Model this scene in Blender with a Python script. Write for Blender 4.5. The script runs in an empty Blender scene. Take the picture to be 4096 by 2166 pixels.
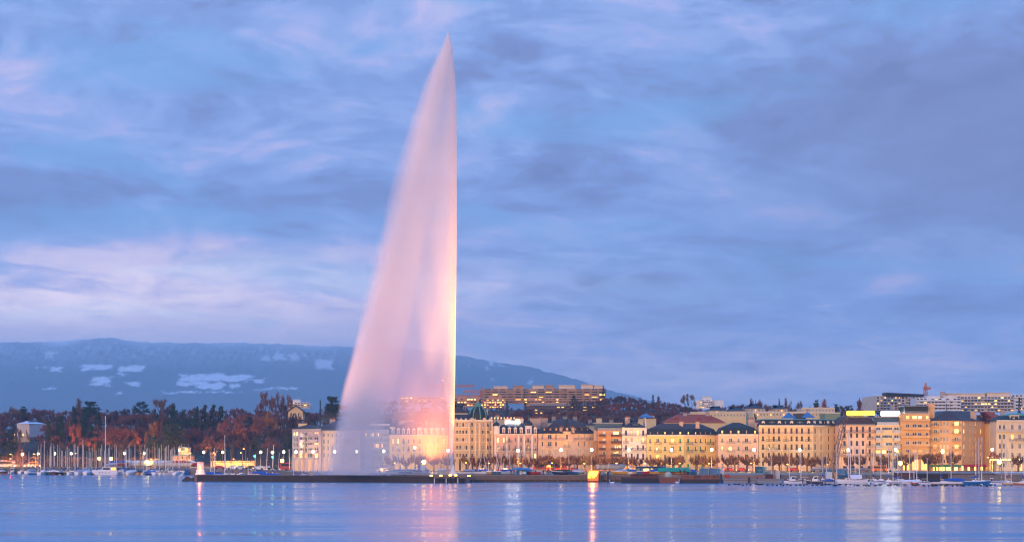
import bpy, math, random
from mathutils import Vector, noise
RD = math.radians
rnd = random.Random(11)
SC = bpy.context.scene
COL = SC.collection

# ------------------------------------------------------------------ camera, sky, sun, exposure
F, CX, HY, H = 8064.0, 2048.0, 1777.0, 12.0          # focal length in photo pixels, principal column, horizon row, eye height (m)
def wx(X, D): return (X - CX) / F * D
def wz(y, D): return H + (HY - y) / F * D
def ms(p, D): return p / F * D
cam = bpy.data.cameras.new("camera"); camo = bpy.data.objects.new("camera", cam); COL.objects.link(camo)
camo.location = (0, 0, H); camo.rotation_euler = (RD(90), 0, 0)
cam.sensor_width = 36; cam.lens = 36 * F / 4096; cam.shift_y = (HY - 1083) / 4096
cam.clip_start = 1; cam.clip_end = 30000
SC.camera = camo
SC.view_settings.view_transform = 'Standard'; SC.view_settings.look = 'None'
SC.view_settings.exposure = 0.0; SC.view_settings.gamma = 1
try: SC.view_settings.use_curve_mapping = False
except Exception: pass
cy = SC.cycles
cy.max_bounces = 6; cy.diffuse_bounces = 2; cy.glossy_bounces = 3; cy.transmission_bounces = 2; cy.volume_bounces = 1
cy.transparent_max_bounces = 64; cy.sample_clamp_indirect = 4.0; cy.caustics_reflective = False; cy.caustics_refractive = False
cy.use_denoising = True; cy.use_adaptive_sampling = True; cy.adaptive_threshold = .025; cy.pixel_filter_type = 'BLACKMAN_HARRIS'; cy.filter_width = 1.15

class NT:
    """small wrapper to write node trees"""
    def __init__(s, tree): s.t = tree; tree.nodes.clear()
    def n(s, kind, **kw):
        nd = s.t.nodes.new(kind)
        for k, v in kw.items(): setattr(nd, k, v)
        return nd
    def l(s, a, b): s.t.links.new(a, b)
    def set(s, sock, v):
        if v is None: return
        if hasattr(v, 'is_linked') or hasattr(v, 'links'): s.l(v, sock)
        else: sock.default_value = v
    def math(s, op, a, b=None, c=None, clamp=False):
        nd = s.n('ShaderNodeMath', operation=op); nd.use_clamp = clamp
        for i, v in enumerate((a, b, c)): s.set(nd.inputs[i], v)
        return nd.outputs[0]
    def mix(s, fac, a, b, typ='MIX'):
        nd = s.n('ShaderNodeMix', data_type='RGBA', blend_type=typ)
        s.set(nd.inputs[0], fac); s.set(nd.inputs[6], a); s.set(nd.inputs[7], b)
        return nd.outputs[2]
    def ramp(s, fac, stops, interp='LINEAR'):
        nd = s.n('ShaderNodeValToRGB'); cr = nd.color_ramp; cr.interpolation = interp
        while len(cr.elements) < len(stops): cr.elements.new(0.5)
        for e, (p, c) in zip(cr.elements, stops):
            e.position = p; e.color = (c[0], c[1], c[2], 1) if hasattr(c, '__len__') else (c, c, c, 1)
        s.set(nd.inputs[0], fac)
        return nd.outputs[0]
    def noise(s, vec, scale, detail=4, rough=0.55, dist=0.0):
        nd = s.n('ShaderNodeTexNoise'); nd.inputs['Scale'].default_value = scale; nd.inputs['Detail'].default_value = detail
        nd.inputs['Roughness'].default_value = rough; nd.inputs['Distortion'].default_value = dist
        if vec is not None: s.l(vec, nd.inputs['Vector'])
        return nd.outputs[0]
    def comb(s, x, y, z):
        nd = s.n('ShaderNodeCombineXYZ')
        for i, v in enumerate((x, y, z)): s.set(nd.inputs[i], v)
        return nd.outputs[0]

SUN_EL, SUN_AZ = RD(9), RD(202)                       # afterglow low behind the viewer, a little to the left
W = bpy.data.worlds.new("World"); SC.world = W; W.use_nodes = True
k = NT(W.node_tree)
out = k.n('ShaderNodeOutputWorld'); bg = k.n('ShaderNodeBackground'); bg.inputs[1].default_value = 0.1
k.l(bg.outputs[0], out.inputs[0])
sky = k.n('ShaderNodeTexSky', sky_type='NISHITA'); sky.sun_disc = False
sky.sun_elevation = SUN_EL; sky.sun_rotation = SUN_AZ; sky.altitude = 400; sky.ozone_density = 4.0
tc = k.n('ShaderNodeTexCoord'); sp = k.n('ShaderNodeSeparateXYZ'); k.l(tc.outputs['Generated'], sp.inputs[0])
ay = k.math('ADD', k.math('ABSOLUTE', sp.outputs[1]), 0.06)
u = k.math('DIVIDE', sp.outputs[0], ay)               # tangent of azimuth, tangent of elevation
v = k.math('MAXIMUM', k.math('DIVIDE', sp.outputs[2], ay), 0.0)
vl = k.math('LOGARITHM', k.math('ADD', v, 0.045), 2.718)
uu = k.math('DIVIDE', u, k.math('POWER', k.math('ADD', v, 0.12), 0.5))
vec1 = k.comb(k.math('MULTIPLY', uu, 3.0), k.math('MULTIPLY', vl, 2.7), 0.0)
n1 = k.noise(vec1, 1.55, 10, 0.60, 0.8)
n2 = k.noise(k.comb(k.math('ADD', k.math('MULTIPLY', uu, 2.2), 7.3), k.math('MULTIPLY', vl, 3.4), 3.1), 1.9, 8, 0.55, 0.3)
def blob(X, y, rx, ry, amp):                          # a soft cloud mass at an azimuth / elevation
    du = k.math('DIVIDE', k.math('SUBTRACT', u, (X - CX) / F), rx / F)
    dv = k.math('DIVIDE', k.math('SUBTRACT', v, (HY - y) / F), ry / F)
    d = k.math('ADD', k.math('MULTIPLY', du, du), k.math('MULTIPLY', dv, dv))
    return k.math('MULTIPLY', k.math('EXPONENT', k.math('MULTIPLY', d, -1.0)), amp)
acc = n1
n4 = k.noise(k.comb(k.math('MULTIPLY', uu, 8.5), k.math('MULTIPLY', vl, 9.5), 2.0), 1.6, 7, .6, .9)
acc = k.math('ADD', k.math('MULTIPLY_ADD', k.math('SUBTRACT', n1, .5), 1.6, .5), k.math('MULTIPLY', k.math('SUBTRACT', n4, .5), .62))
for b in [(3800, 620, 650, 280, -.24), (3000, 60, 330, 170, -.17), (4050, 20, 300, 130, -.22), (3300, 830, 900, 170, -.05), (500, 560, 900, 130, -.05), (700, 930, 600, 110, -.11),
          (1250, 180, 200, 130, .15), (400, 90, 300, 120, .05), (450, 1060, 1000, 80, .2), (250, 1270, 900, 140, .55), (1200, 1330, 700, 100, .5), (700, 1120, 700, 80, .18), (2600, 1120, 500, 60, .07),
          (2150, 970, 500, 60, .10), (2400, 190, 500, 130, .06), (3500, 150, 260, 120, .06), (3000, 1430, 900, 90, .07), (2950, 1160, 260, 60, -.11),
          (3700, 1230, 600, 90, -.07), (2350, 800, 500, 120, -.07), (1000, 1330, 300, 60, .12), (2500, 1300, 700, 60, -.04), (2600, 520, 700, 170, -.05), (2580, 1148, 120, 38, -.36), (2350, 1160, 70, 30, -.30), (3080, 1090, 100, 42, -.32), (3650, 1250, 260, 36, -.26), (1890, 1150, 60, 24, -.2), (150, 20, 260, 70, -.12)]:
    acc = k.math('ADD', acc, blob(*b))
cl = k.ramp(acc, [(0.14, (.17, .215, .44)), (0.30, (.215, .285, .58)), (0.45, (.255, .375, .75)), (0.57, (.33, .46, .86)), (0.67, (.46, .515, .90)), (0.78, (.62, .58, .90)), (0.95, (.78, .68, .90))], 'EASE')
gap = k.n('ShaderNodeMapRange', interpolation_type='SMOOTHSTEP'); gap.inputs[1].default_value = .50; gap.inputs[2].default_value = .68
gacc = n2
for b in [(1900, 10, 500, 70, .22), (2000, 130, 300, 60, .06), (3700, 120, 350, 90, .05), (200, 930, 500, 60, .10), (1000, 1130, 400, 60, .10), (2900, 1080, 900, 50, .08), (3600, 1090, 500, 60, .12), (60, 230, 300, 100, .06), (3700, 700, 600, 300, -.2)]:
    gacc = k.math('ADD', gacc, blob(*b))
k.l(gacc, gap.inputs[0])
blue = k.mix(0.75, sky.outputs[0], (2.35, 5.1, 9.6, 1))
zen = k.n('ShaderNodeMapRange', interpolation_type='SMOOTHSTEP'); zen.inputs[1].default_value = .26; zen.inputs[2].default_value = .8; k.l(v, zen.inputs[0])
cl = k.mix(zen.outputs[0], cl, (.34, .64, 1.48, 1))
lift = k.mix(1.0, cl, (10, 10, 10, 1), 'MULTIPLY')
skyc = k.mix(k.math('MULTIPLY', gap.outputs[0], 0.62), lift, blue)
skyc = k.mix(blob(3800, 700, 800, 400, .72), skyc, (2.2, 2.4, 4.3, 1))
glow = k.mix(1.0, k.mix(blob(350, 1215, 1500, 135, 1.0), (0, 0, 0, 1), (7.4, 5.2, 3.3, 1)), k.mix(blob(3000, 1500, 1500, 150, 1.0), (0, 0, 0, 1), (3.6, 2.0, .8, 1)), 'ADD')
glow = k.mix(1.0, glow, k.comb(*[k.math('MAXIMUM', k.math('ADD', k.math('MULTIPLY_ADD', k.math('SUBTRACT', n2, .5), 3.2, 1.0), k.math('MULTIPLY', k.math('SUBTRACT', n4, .5), 2.6)), .22)] * 3), 'MULTIPLY')
skyc = k.mix(1.0, skyc, glow, 'ADD')
hz = k.math('EXPONENT', k.math('MULTIPLY', v, -26.0))
skyc = k.mix(k.math('MULTIPLY', hz, 0.40), skyc, (5.2, 5.9, 9.6, 1))
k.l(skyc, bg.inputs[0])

sl = bpy.data.lights.new("sun", 'SUN'); slo = bpy.data.objects.new("sun", sl); COL.objects.link(slo)
sl.energy = 2.0; sl.angle = RD(14); sl.color = (1.0, .56, .28)
dirv = Vector((math.sin(SUN_AZ) * math.cos(SUN_EL), math.cos(SUN_AZ) * math.cos(SUN_EL), math.sin(SUN_EL)))   # towards the sun
slo.rotation_euler = dirv.to_track_quat('Z', 'Y').to_euler()

# ------------------------------------------------------------------ mesh helpers
class MB:
    def __init__(s): s.v = []; s.f = []; s.m = []; s.c = 0
    def mat(s, i): s.c = i; return s
    def face(s, pts):
        b = len(s.v); s.v.extend(tuple(p) for p in pts); s.f.append(tuple(range(b, b + len(pts)))); s.m.append(s.c)
    def box(s, x0, x1, y0, y1, z0, z1):
        b = len(s.v)
        s.v += [(x0, y0, z0), (x1, y0, z0), (x1, y1, z0), (x0, y1, z0), (x0, y0, z1), (x1, y0, z1), (x1, y1, z1), (x0, y1, z1)]
        for q in ((0, 3, 2, 1), (4, 5, 6, 7), (0, 1, 5, 4), (1, 2, 6, 5), (2, 3, 7, 6), (3, 0, 4, 7)):
            s.f.append(tuple(b + i for i in q)); s.m.append(s.c)
        return s
    def loft(s, rings, cap0=True, cap1=True, closed=True):
        b = len(s.v); n = len(rings[0])
        for r in rings: s.v.extend(tuple(p) for p in r)
        for i in range(len(rings) - 1):
            for j in range(n if closed else n - 1):
                a, c = b + i * n + j, b + i * n + (j + 1) % n
                s.f.append((a, c, c + n, a + n)); s.m.append(s.c)
        if cap0: s.f.append(tuple(b + j for j in reversed(range(n)))); s.m.append(s.c)
        if cap1: s.f.append(tuple(b + (len(rings) - 1) * n + j for j in range(n))); s.m.append(s.c)
        return s
    def tube(s, pts, rad, n=6):
        pts = [Vector(p) for p in pts]
        if not hasattr(rad, '__len__'): rad = [rad] * len(pts)
        rings = []
        for i, p in enumerate(pts):
            d = (pts[min(i + 1, len(pts) - 1)] - pts[max(i - 1, 0)]).normalized()
            a = d.orthogonal().normalized() if abs(d.z) < .99 else Vector((1, 0, 0))
            bb = d.cross(a).normalized(); a = bb.cross(d)
            rings.append([p + (a * math.cos(t * 2 * math.pi / n) + bb * math.sin(t * 2 * math.pi / n)) * rad[i] for t in range(n)])
        return s.loft(rings)
    def lathe(s, prof, n=12, cx=0, cy=0, ph=0):
        return s.loft([[(cx + r * math.cos(ph + t * 2 * math.pi / n), cy + r * math.sin(ph + t * 2 * math.pi / n), z) for t in range(n)] for r, z in prof])
    def prism(s, poly, z0, z1):
        return s.loft([[(x, y, z0) for x, y in poly], [(x, y, z1) for x, y in poly]])
    def mesh(s, name, mats, smooth=False):
        me = bpy.data.meshes.new(name); me.from_pydata(s.v, [], s.f)
        for m in (mats if isinstance(mats, (list, tuple)) else [mats]): me.materials.append(m)
        if any(s.m): me.polygons.foreach_set('material_index', s.m)
        if smooth: me.polygons.foreach_set('use_smooth', [True] * len(s.f))
        me.update(); return me
    def build(s, name, mats, parent=None, loc=(0, 0, 0), rz=0, smooth=False):
        return inst(name, s.mesh(name, mats, smooth), parent, loc, rz)
def inst(name, me, parent=None, loc=(0, 0, 0), rz=0, sc=None):
    o = bpy.data.objects.new(name, me); COL.objects.link(o)
    o.location = loc
    if rz: o.rotation_euler = (0, 0, rz)
    if sc: o.scale = sc if hasattr(sc, '__len__') else (sc, sc, sc)
    if parent: o.parent = parent
    return o
_CACHE = {}
def cached(key, fn):
    if key not in _CACHE: _CACHE[key] = fn()
    return _CACHE[key]
LABELS = {}; AUTO = {}                                 # AUTO: look and place -> the things it fits, numbered from the left at the end
def tag(o, label, cat, group=None, kind=None):
    o['label'] = label; o['category'] = cat
    if group: o['group'] = group
    if kind: o['kind'] = kind
    LABELS.setdefault(label, []).append(o.name)
    if not 4 <= len(label.split()) <= 16: print('LABEL LENGTH', len(label.split()), label)
    return o
def thing(name, label, cat, loc, rz=0, group=None):
    o = bpy.data.objects.new(name, None); COL.objects.link(o); o.location = loc; o.rotation_euler = (0, 0, rz); o.empty_display_size = .5
    return tag(o, label, cat, group)
def dup(root, loc, rz, label, group=None, sc=None):
    r = root.copy(); COL.objects.link(r); r.location = loc; r.rotation_euler = (0, 0, rz)
    if sc: r.scale = sc if hasattr(sc, '__len__') else (sc, sc, sc)
    for ch in root.children:
        c = ch.copy(); COL.objects.link(c); c.parent = r
        for g in ch.children:
            d = g.copy(); COL.objects.link(d); d.parent = c
    return tag(r, label, root['category'], group or root.get('group'))
ONES = 'zeroth first second third fourth fifth sixth seventh eighth ninth tenth eleventh twelfth thirteenth fourteenth fifteenth sixteenth seventeenth eighteenth nineteenth'.split()
TENS = {20: 'twent', 30: 'thirt', 40: 'fort', 50: 'fift', 60: 'sixt', 70: 'sevent', 80: 'eight', 90: 'ninet'}
def nth(i):
    if i < 20: return ONES[i]
    t, o = i // 10 * 10, i % 10
    return TENS[t] + ('ieth' if o == 0 else 'y-' + ONES[o])

_M = {}
def mat(name, col, rough=.7, var=.18, scale=.6, metal=0.0, emit=0.0, ecol=None, spec=.3):
    """principled material whose colour varies softly with a noise of its own"""
    if name in _M: return _M[name]
    m = bpy.data.materials.new(name); m.use_nodes = True; t = NT(m.node_tree)
    o = t.n('ShaderNodeOutputMaterial'); b = t.n('ShaderNodeBsdfPrincipled'); t.l(b.outputs[0], o.inputs[0])
    c = (col[0], col[1], col[2], 1)
    if var:
        tcn = t.n('ShaderNodeTexCoord'); nz = t.noise(tcn.outputs['Object'], scale, 5, .6)
        f = t.math('ADD', t.math('MULTIPLY', nz, 2 * var), 1 - var)
        cc = t.mix(1.0, c, t.comb(f, f, f), 'MULTIPLY'); t.l(cc, b.inputs['Base Color'])
    else: b.inputs['Base Color'].default_value = c
    b.inputs['Roughness'].default_value = rough; b.inputs['Metallic'].default_value = metal
    b.inputs['Specular IOR Level'].default_value = spec
    if emit:
        b.inputs['Emission Color'].default_value = (*(ecol or col), 1); b.inputs['Emission Strength'].default_value = emit
    _M[name] = m
    return m

# ------------------------------------------------------------------ lake
def lake_mat():
    m = bpy.data.materials.new("lake_water"); m.use_nodes = True; t = NT(m.node_tree)
    o = t.n('ShaderNodeOutputMaterial'); b = t.n('ShaderNodeBsdfPrincipled'); t.l(b.outputs[0], o.inputs[0])
    b.inputs['Base Color'].default_value = (.012, .20, .37, 1); b.inputs['IOR'].default_value = 1.33; b.inputs['Specular IOR Level'].default_value = .9
    g = t.n('ShaderNodeNewGeometry'); s = t.n('ShaderNodeSeparateXYZ'); t.l(g.outputs['Position'], s.inputs[0])
    v1 = t.comb(t.math('MULTIPLY', s.outputs[0], .055), t.math('MULTIPLY', s.outputs[1], .16), 0.0)
    v2 = t.comb(t.math('MULTIPLY', s.outputs[0], .012), t.math('MULTIPLY', s.outputs[1], .05), 4.0)
    a = t.noise(v1, 1.0, 6, .62, .4); c = t.noise(v2, 1.0, 3, .5, .3)
    hgt = t.math('ADD', t.math('MULTIPLY', a, .55), t.math('MULTIPLY', c, .9))
    bp = t.n('ShaderNodeBump'); bp.inputs['Strength'].default_value = .6; bp.inputs['Distance'].default_value = 1.0
    t.l(hgt, bp.inputs['Height']); t.l(bp.outputs[0], b.inputs['Normal'])
    b.inputs['Roughness'].default_value = .17
    t.l(t.ramp(c, [(.32, .09), (.68, .27)]), b.inputs['Roughness'])
    return m
def structure(o): o['kind'] = 'structure'; return o
mb = MB(); mb.face([(-2500, -60, 0), (2500, -60, 0), (2500, 1000, 0), (-2500, 1000, 0)])
structure(mb.build('lake_water', lake_mat()))

# ------------------------------------------------------------------ land: shore, road, hillside, mountain
GZ = 2.3
SHORE = [(-2400, 846), (wx(-300, 846), 846), (wx(600, 842), 842), (wx(830, 800), 800), (wx(1100, 770), 770), (wx(1165, 728), 728), (wx(1440, 695), 695), (wx(1560, 668), 668), (wx(1880, 652), 652), (wx(3100, 652), 652), (wx(4500, 640), 640), (2400, 640)]
def shore_y(x):
    for (a, b), (c, d) in zip(SHORE, SHORE[1:]):
        if a <= x <= c: return b + (d - b) * (x - a) / (c - a)
    return 640
def lerp(tab, x):
    if x <= tab[0][0]: return tab[0][1]
    for (a, b), (c, d) in zip(tab, tab[1:]):
        if x <= c: return b + (d - b) * (x - a) / (c - a)
    return tab[-1][1]
def sst(a, b, x):
    t = max(0, min(1, (x - a) / (b - a))); return t * t * (3 - 2 * t)
def hill(x, y):
    X = CX + x / y * F
    r = sst(1150, 1700, X)                                # 0 = park side, 1 = town side
    zl = lerp([(862, GZ - .05), (900, 5), (1000, 12), (1120, 19), (1300, 22), (2200, 10), (3800, 0)], y)
    zr = lerp([(768, GZ - .05), (860, 6), (1000, 18), (1150, 27), (1270, 34), (1500, 36), (2200, 20), (3800, 0)], y)
    if X > 2600: zr = zr + (lerp([(768, GZ - .05), (860, 5), (1000, 12), (1150, 19), (1270, 24), (1500, 27), (2200, 20), (3800, 0)], y) - zr) * sst(2600, 3000, X)
    z = zl + (zr - zl) * r
    if y < 860 and X < 1500: return -3
    return z + (noise.noise(Vector((x * .01, y * .01, 0))) * 1.2 if y > 890 else 0)
M_ASPH = mat('asphalt', (.05, .05, .055), .9, .25, .3)
M_PAVE = mat('pale_paving', (.26, .23, .19), .9, .2, .5)
M_SOIL = mat('leaf_litter', (.055, .04, .028), .95, .35, .15)
M_GRASS = mat('winter_grass', (.05, .075, .02), .95, .3, .4)
top = [(x, y) for x, y in SHORE] + [(2400, 900), (-2400, 900)]
mb = MB(); mb.face([(x, y, GZ) for x, y in top]); structure(mb.build('promenade_pavement', M_PAVE))
mb = MB()
for (a, b), (c, d) in zip(SHORE, SHORE[1:]): mb.face([(a, b, -1), (c, d, -1), (c, d, GZ), (a, b, GZ)])
M_STONE = mat('weathered_stone', (.22, .17, .12), .9, .4, .35)
structure(mb.build('quay_wall_face', M_STONE))
mb = MB(); mb.face([(wx(-400, 864), 862, GZ + .004), (wx(1250, 864), 862, GZ + .004), (wx(1250, 880), 880, GZ + .004), (wx(-400, 880), 880, GZ + .004)])
mb.face([(wx(1420, 722), 722, GZ + .004), (wx(4700, 722), 722, GZ + .004), (wx(4700, 735), 735, GZ + .004), (wx(1420, 735), 735, GZ + .004)])
structure(mb.build('lakeside_road', M_ASPH))
mb = MB(); mb.face([(wx(-400, 850), 848, GZ + .003), (wx(500, 850), 848, GZ + .003), (wx(500, 858), 858, GZ + .003), (wx(-400, 858), 858, GZ + .003)])
mb.face([(wx(1850, 708), 708, GZ + .003), (wx(3500, 708), 708, GZ + .003), (wx(3500, 719), 719, GZ + .003), (wx(1850, 719), 719, GZ + .003)])
structure(mb.build('lawn_strip', M_GRASS))
mb = MB(); NXH, ys = 90, [770, 800, 830, 862, 885, 910, 940, 970, 1000, 1040, 1080, 1120, 1160, 1200, 1250, 1300, 1380, 1500, 1800, 2300, 3000, 4200, 5600, 7000, 9000, 12000]
for i, y in enumerate(ys):
    for j in range(NXH + 1):
        x = (-1 + 2 * j / NXH) * (260 + y * .42)
        mb.v.append((x, y, hill(x, y) if y < 5000 else 0))
for i in range(len(ys) - 1):
    for j in range(NXH):
        a = i * (NXH + 1) + j; mb.f.append((a, a + 1, a + NXH + 2, a + NXH + 1)); mb.m.append(0)
structure(mb.build('hillside_terrain', M_SOIL, smooth=True))

RIDGE = [(-900, 1345), (-300, 1350), (0, 1366), (200, 1368), (400, 1350), (540, 1364), (700, 1370), (1000, 1371), (1300, 1380), (1600, 1390), (1750, 1405), (1850, 1420),
         (1950, 1440), (2100, 1462), (2250, 1500), (2400, 1548), (2550, 1588), (2700, 1622), (3200, 1700), (4500, 1750), (6000, 1760)]
SNOW = [(320, 450, 1453, 1477), (470, 575, 1464, 1486), (470, 500, 1486, 1505), (365, 442, 1508, 1537), (505, 562, 1530, 1547), (712, 1012, 1497, 1524), (702, 850, 1524, 1540), (780, 902, 1530, 1556), (910, 968, 1533, 1548),
        (1012, 1060, 1520, 1529), (140, 185, 1466, 1472), (195, 255, 1466, 1482), (1030, 1190, 1550, 1556), (650, 960, 1565, 1570), (170, 230, 1545, 1552), (460, 480, 1568, 1574), (1955, 1990, 1440, 1462), (1985, 2010, 1448, 1460)]
CLIFF = [(1053, 1075, 1415, 1447), (1095, 1140, 1405, 1444), (1155, 1196, 1408, 1447), (1210, 1230, 1405, 1432), (1265, 1335, 1430, 1476), (178, 217, 1400, 1436), (570, 582, 1380, 1400), (672, 680, 1375, 1415), (520, 548, 1418, 1430),
         (630, 645, 1380, 1400), (0, 22, 1395, 1410), (1965, 1976, 1510, 1522), (1875, 1880, 1440, 1465), (2110, 2125, 1515, 1535), (1940, 1955, 1455, 1480)]
def mountain():
    mb = MB(); NX, NY = 820, 170; sn = []
    for i in range(NY + 1):
        t = i / NY * 1.12; y = 10000 + 6000 * t
        for j in range(NX + 1):
            xr = -7400 + 14800 * (j / NX); x = xr * y / 16000
            Xr = CX + xr / 16000 * F
            zr = wz(lerp(RIDGE, Xr), 16000)
            zr += 13 * noise.fractal(Vector((xr * .0055, 0, 3)), .6, 2.2, 5)
            if t <= 1:
                p = .30 * sst(0, .6, t) * (t / .6 if t < .6 else 1) + .70 * max(0, (t - .42) / .58) ** 1.25 if t > .42 else .30 * sst(0, .6, t) * t / .6
                z = zr * p + 26 * noise.fractal(Vector((xr * .0023, t * 9, 0)), .9, 2.1, 5) * min(1, t * 3) * min(1, (1 - t) * 8)
            else: z = zr - (t - 1) * 300
            mb.v.append((x, y, z))
            px, py = CX + x / y * F, HY - (z - H) / y * F
            s = 0; ox, oy = px, py; px += 16 * noise.noise(Vector((ox * .028, oy * .07, 4))) + 7 * noise.noise(Vector((ox * .1, oy * .2, 6))); py += 7 * noise.noise(Vector((ox * .014, oy * .03, 8))) + 3 * noise.noise(Vector((ox * .06, oy * .1, 2))) + (ox % 300 - 150) * .015
            e = 1.5 * noise.fractal(Vector((px * .045, py * .14, 1)), .7, 2.2, 5)
            for a, b, c, d in SNOW:
                q = min((px - a) / 14, (b - px) / 14, (py - c) / 4 + .4, (d - py) / 4 + .4) + e * 1.0
                s = max(s, min(1, max(0, q)))
            for a, b, c, d in CLIFF:
                q = min((px - a) / 8 + .3, (b - px) / 8 + .3, (py - c) / 9, (d - py) / 9) + 1.3 * noise.noise(Vector((px * .16, py * .045, 2)))
                s = max(s, .75 * min(1, max(0, q)))
            px, py = ox, oy; rg = lerp(RIDGE, px); fr = max(0, min(1, (1480 - py) / 80)) * max(0, .35 + .6 * noise.fractal(Vector((px * .11, py * .05, 5)), .6, 2.2, 4))
            sn.append(max(s, fr * .7, max(0, 1 - (py - rg) / 34) * (.6 + .6 * noise.noise(Vector((px * .006, 0, 9)))) if px < 1500 else 0))
    for i in range(NY):
        for j in range(NX):
            a = i * (NX + 1) + j; mb.f.append((a, a + 1, a + NX + 2, a + NX + 1)); mb.m.append(0)
    m = bpy.data.materials.new("wooded_snowy_slope"); m.use_nodes = True; t = NT(m.node_tree)
    o = t.n('ShaderNodeOutputMaterial'); b = t.n('ShaderNodeBsdfPrincipled'); t.l(b.outputs[0], o.inputs[0]); b.inputs['Roughness'].default_value = 1; b.inputs['Specular IOR Level'].default_value = 0
    at = t.n('ShaderNodeAttribute', attribute_name='snow'); g = t.n('ShaderNodeNewGeometry')
    nz = t.noise(g.outputs['Position'], .03, 6, .7)
    dark = t.mix(nz, (.014, .03, .04, 1), (.04, .06, .06, 1))
    t.l(t.mix(at.outputs['Fac'], dark, (.85, .84, .86, 1)), b.inputs['Base Color'])
    me = mb.mesh('mountain', m, True)
    a = me.attributes.new('snow', 'FLOAT', 'POINT'); a.data.foreach_set('value', sn)
    return structure(inst('mountain', me))
mountain()
# ------------------------------------------------------------------ fountain
JD = 640.0
JR = [(130, 1796), (160, 1803), (200, 1811), (300, 1820), (400, 1825), (600, 1827), (900, 1827), (1200, 1824), (1500, 1820), (1800, 1815), (1900, 1812)]
JL = [(130, 1794), (160, 1783), (200, 1770), (318, 1724), (477, 1675), (680, 1618), (980, 1546), (1200, 1492), (1352, 1453), (1564, 1396), (1775, 1350), (1900, 1330)]
JS = [(130, 4), (300, 24), (680, 42), (1000, 42), (1564, 32), (1900, 30)]                 # softness of the lee edge
JI = [(130, 1796), (500, 1790), (800, 1700), (1113, 1618), (1431, 1560), (1590, 1520), (1750, 1478), (1900, 1450)]  # inner edge of the falling curtain
def spray_mat(name, zs, streak=.75, col=(.90, .86, .86)):
    m = bpy.data.materials.new(name); m.use_nodes = True; t = NT(m.node_tree)
    o = t.n('ShaderNodeOutputMaterial')
    df = t.n('ShaderNodeBsdfDiffuse'); df.inputs[0].default_value = (*col, 1)
    tr = t.n('ShaderNodeBsdfTranslucent'); tr.inputs[0].default_value = (*col, 1)
    m1 = t.n('ShaderNodeMixShader'); m1.inputs[0].default_value = .5; t.l(df.outputs[0], m1.inputs[1]); t.l(tr.outputs[0], m1.inputs[2])
    tp = t.n('ShaderNodeBsdfTransparent')
    g = t.n('ShaderNodeNewGeometry'); s = t.n('ShaderNodeSeparateXYZ'); t.l(g.outputs['Position'], s.inputs[0])
    a = t.n('ShaderNodeAttribute', attribute_name='mist')
    sh = t.math('ADD', s.outputs[0], t.math('MULTIPLY', s.outputs[2], -.22))
    nz = t.noise(t.comb(t.math('MULTIPLY', sh, .16), t.math('MULTIPLY', s.outputs[1], .16), t.math('MULTIPLY', s.outputs[2], .016)), 1.0, 5, .6, .2)
    f = t.math('MULTIPLY', a.outputs['Fac'], t.math('ADD', 1 - streak, t.math('MULTIPLY', nz, 2 * streak)))
    mx = t.n('ShaderNodeMixShader'); t.l(f, mx.inputs[0]); t.l(tp.outputs[0], mx.inputs[1]); t.l(m1.outputs[0], mx.inputs[2])
    t.l(mx.outputs[0], o.inputs[0])
    return m
NZ0 = wx(1812, JD)
def shell_mesh(name, n, left, right, thick, alpha, ys, material):
    """n nested, slightly ragged closed skins between a left and a right edge (functions of row and skin fraction q)"""
    mb = MB(); al = []; N = 28
    for s in range(n):
        q = (s + .5) / n; base = len(mb.v)
        for y in ys:
            L, Rr = left(y, q), right(y, q)
            if Rr < L + 1: Rr = L + 1
            c, w = (L + Rr) / 2, (Rr - L) / 2; d = thick(y, q, ms(Rr - L, JD))
            for j in range(N):
                a = 2 * math.pi * j / N
                jt = 1 + .05 * noise.noise(Vector((a * 1.3, y * .004, s * 3.7)))
                mb.v.append((wx(c + w * math.cos(a) * (jt if math.cos(a) < .5 else 1), JD) - NZ0, d * math.sin(a) * jt, wz(y, JD) - GZ))
                al.append(alpha(y, q))
        for i in range(len(ys) - 1):
            for j in range(N):
                a, b = base + i * N + j, base + i * N + (j + 1) % N
                mb.f.append((a, b, b + N, a + N)); mb.m.append(0)
    me = mb.mesh(name, material, True)
    at = me.attributes.new('mist', 'FLOAT', 'POINT'); at.data.foreach_set('value', al)
    return me
jet = thing('fountain_jet', 'towering pink lit water jet with spray drifting sideways, rising from the stone jetty', 'fountain', (NZ0, JD, GZ))
YS = list(range(132, 300, 14)) + list(range(300, 1900, 40)) + [1897]
P_MAT = spray_mat('fine_spray', None)
inst('spray_plume', shell_mesh('spray_plume', 12,
     lambda y, q: lerp(JL, y) + (q - .5) * 2.1 * lerp(JS, y),
     lambda y, q: lerp(JR, y) - 9 * q * lerp([(130, .3), (700, 1), (1900, 1)], y),
     lambda y, q, w: w * lerp([(130, .30), (900, .26), (1900, .11)], y) * (1.15 - .6 * q),
     lambda y, q: lerp([(130, .10), (400, .08), (1000, .055), (1300, .05), (1550, .045), (1720, .03), (1897, .012)], y), YS, P_MAT), jet)
inst('falling_curtain', shell_mesh('falling_curtain', 10,
     lambda y, q: lerp(JL, y) - 4 + (q - .4) * 1.6 * lerp(JS, y),
     lambda y, q: lerp(JI, y) + (.5 - q) * 130 * lerp([(130, .05), (700, .5), (1200, 1), (1900, .8)], y),
     lambda y, q, w: w * lerp([(130, .30), (900, .28), (1900, .2)], y) * (1.2 - .6 * q),
     lambda y, q: lerp([(400, 0), (700, .015), (1000, .05), (1400, .078), (1700, .085), (1850, .08), (1897, .08)], y), YS[8:], P_MAT), jet)
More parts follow.
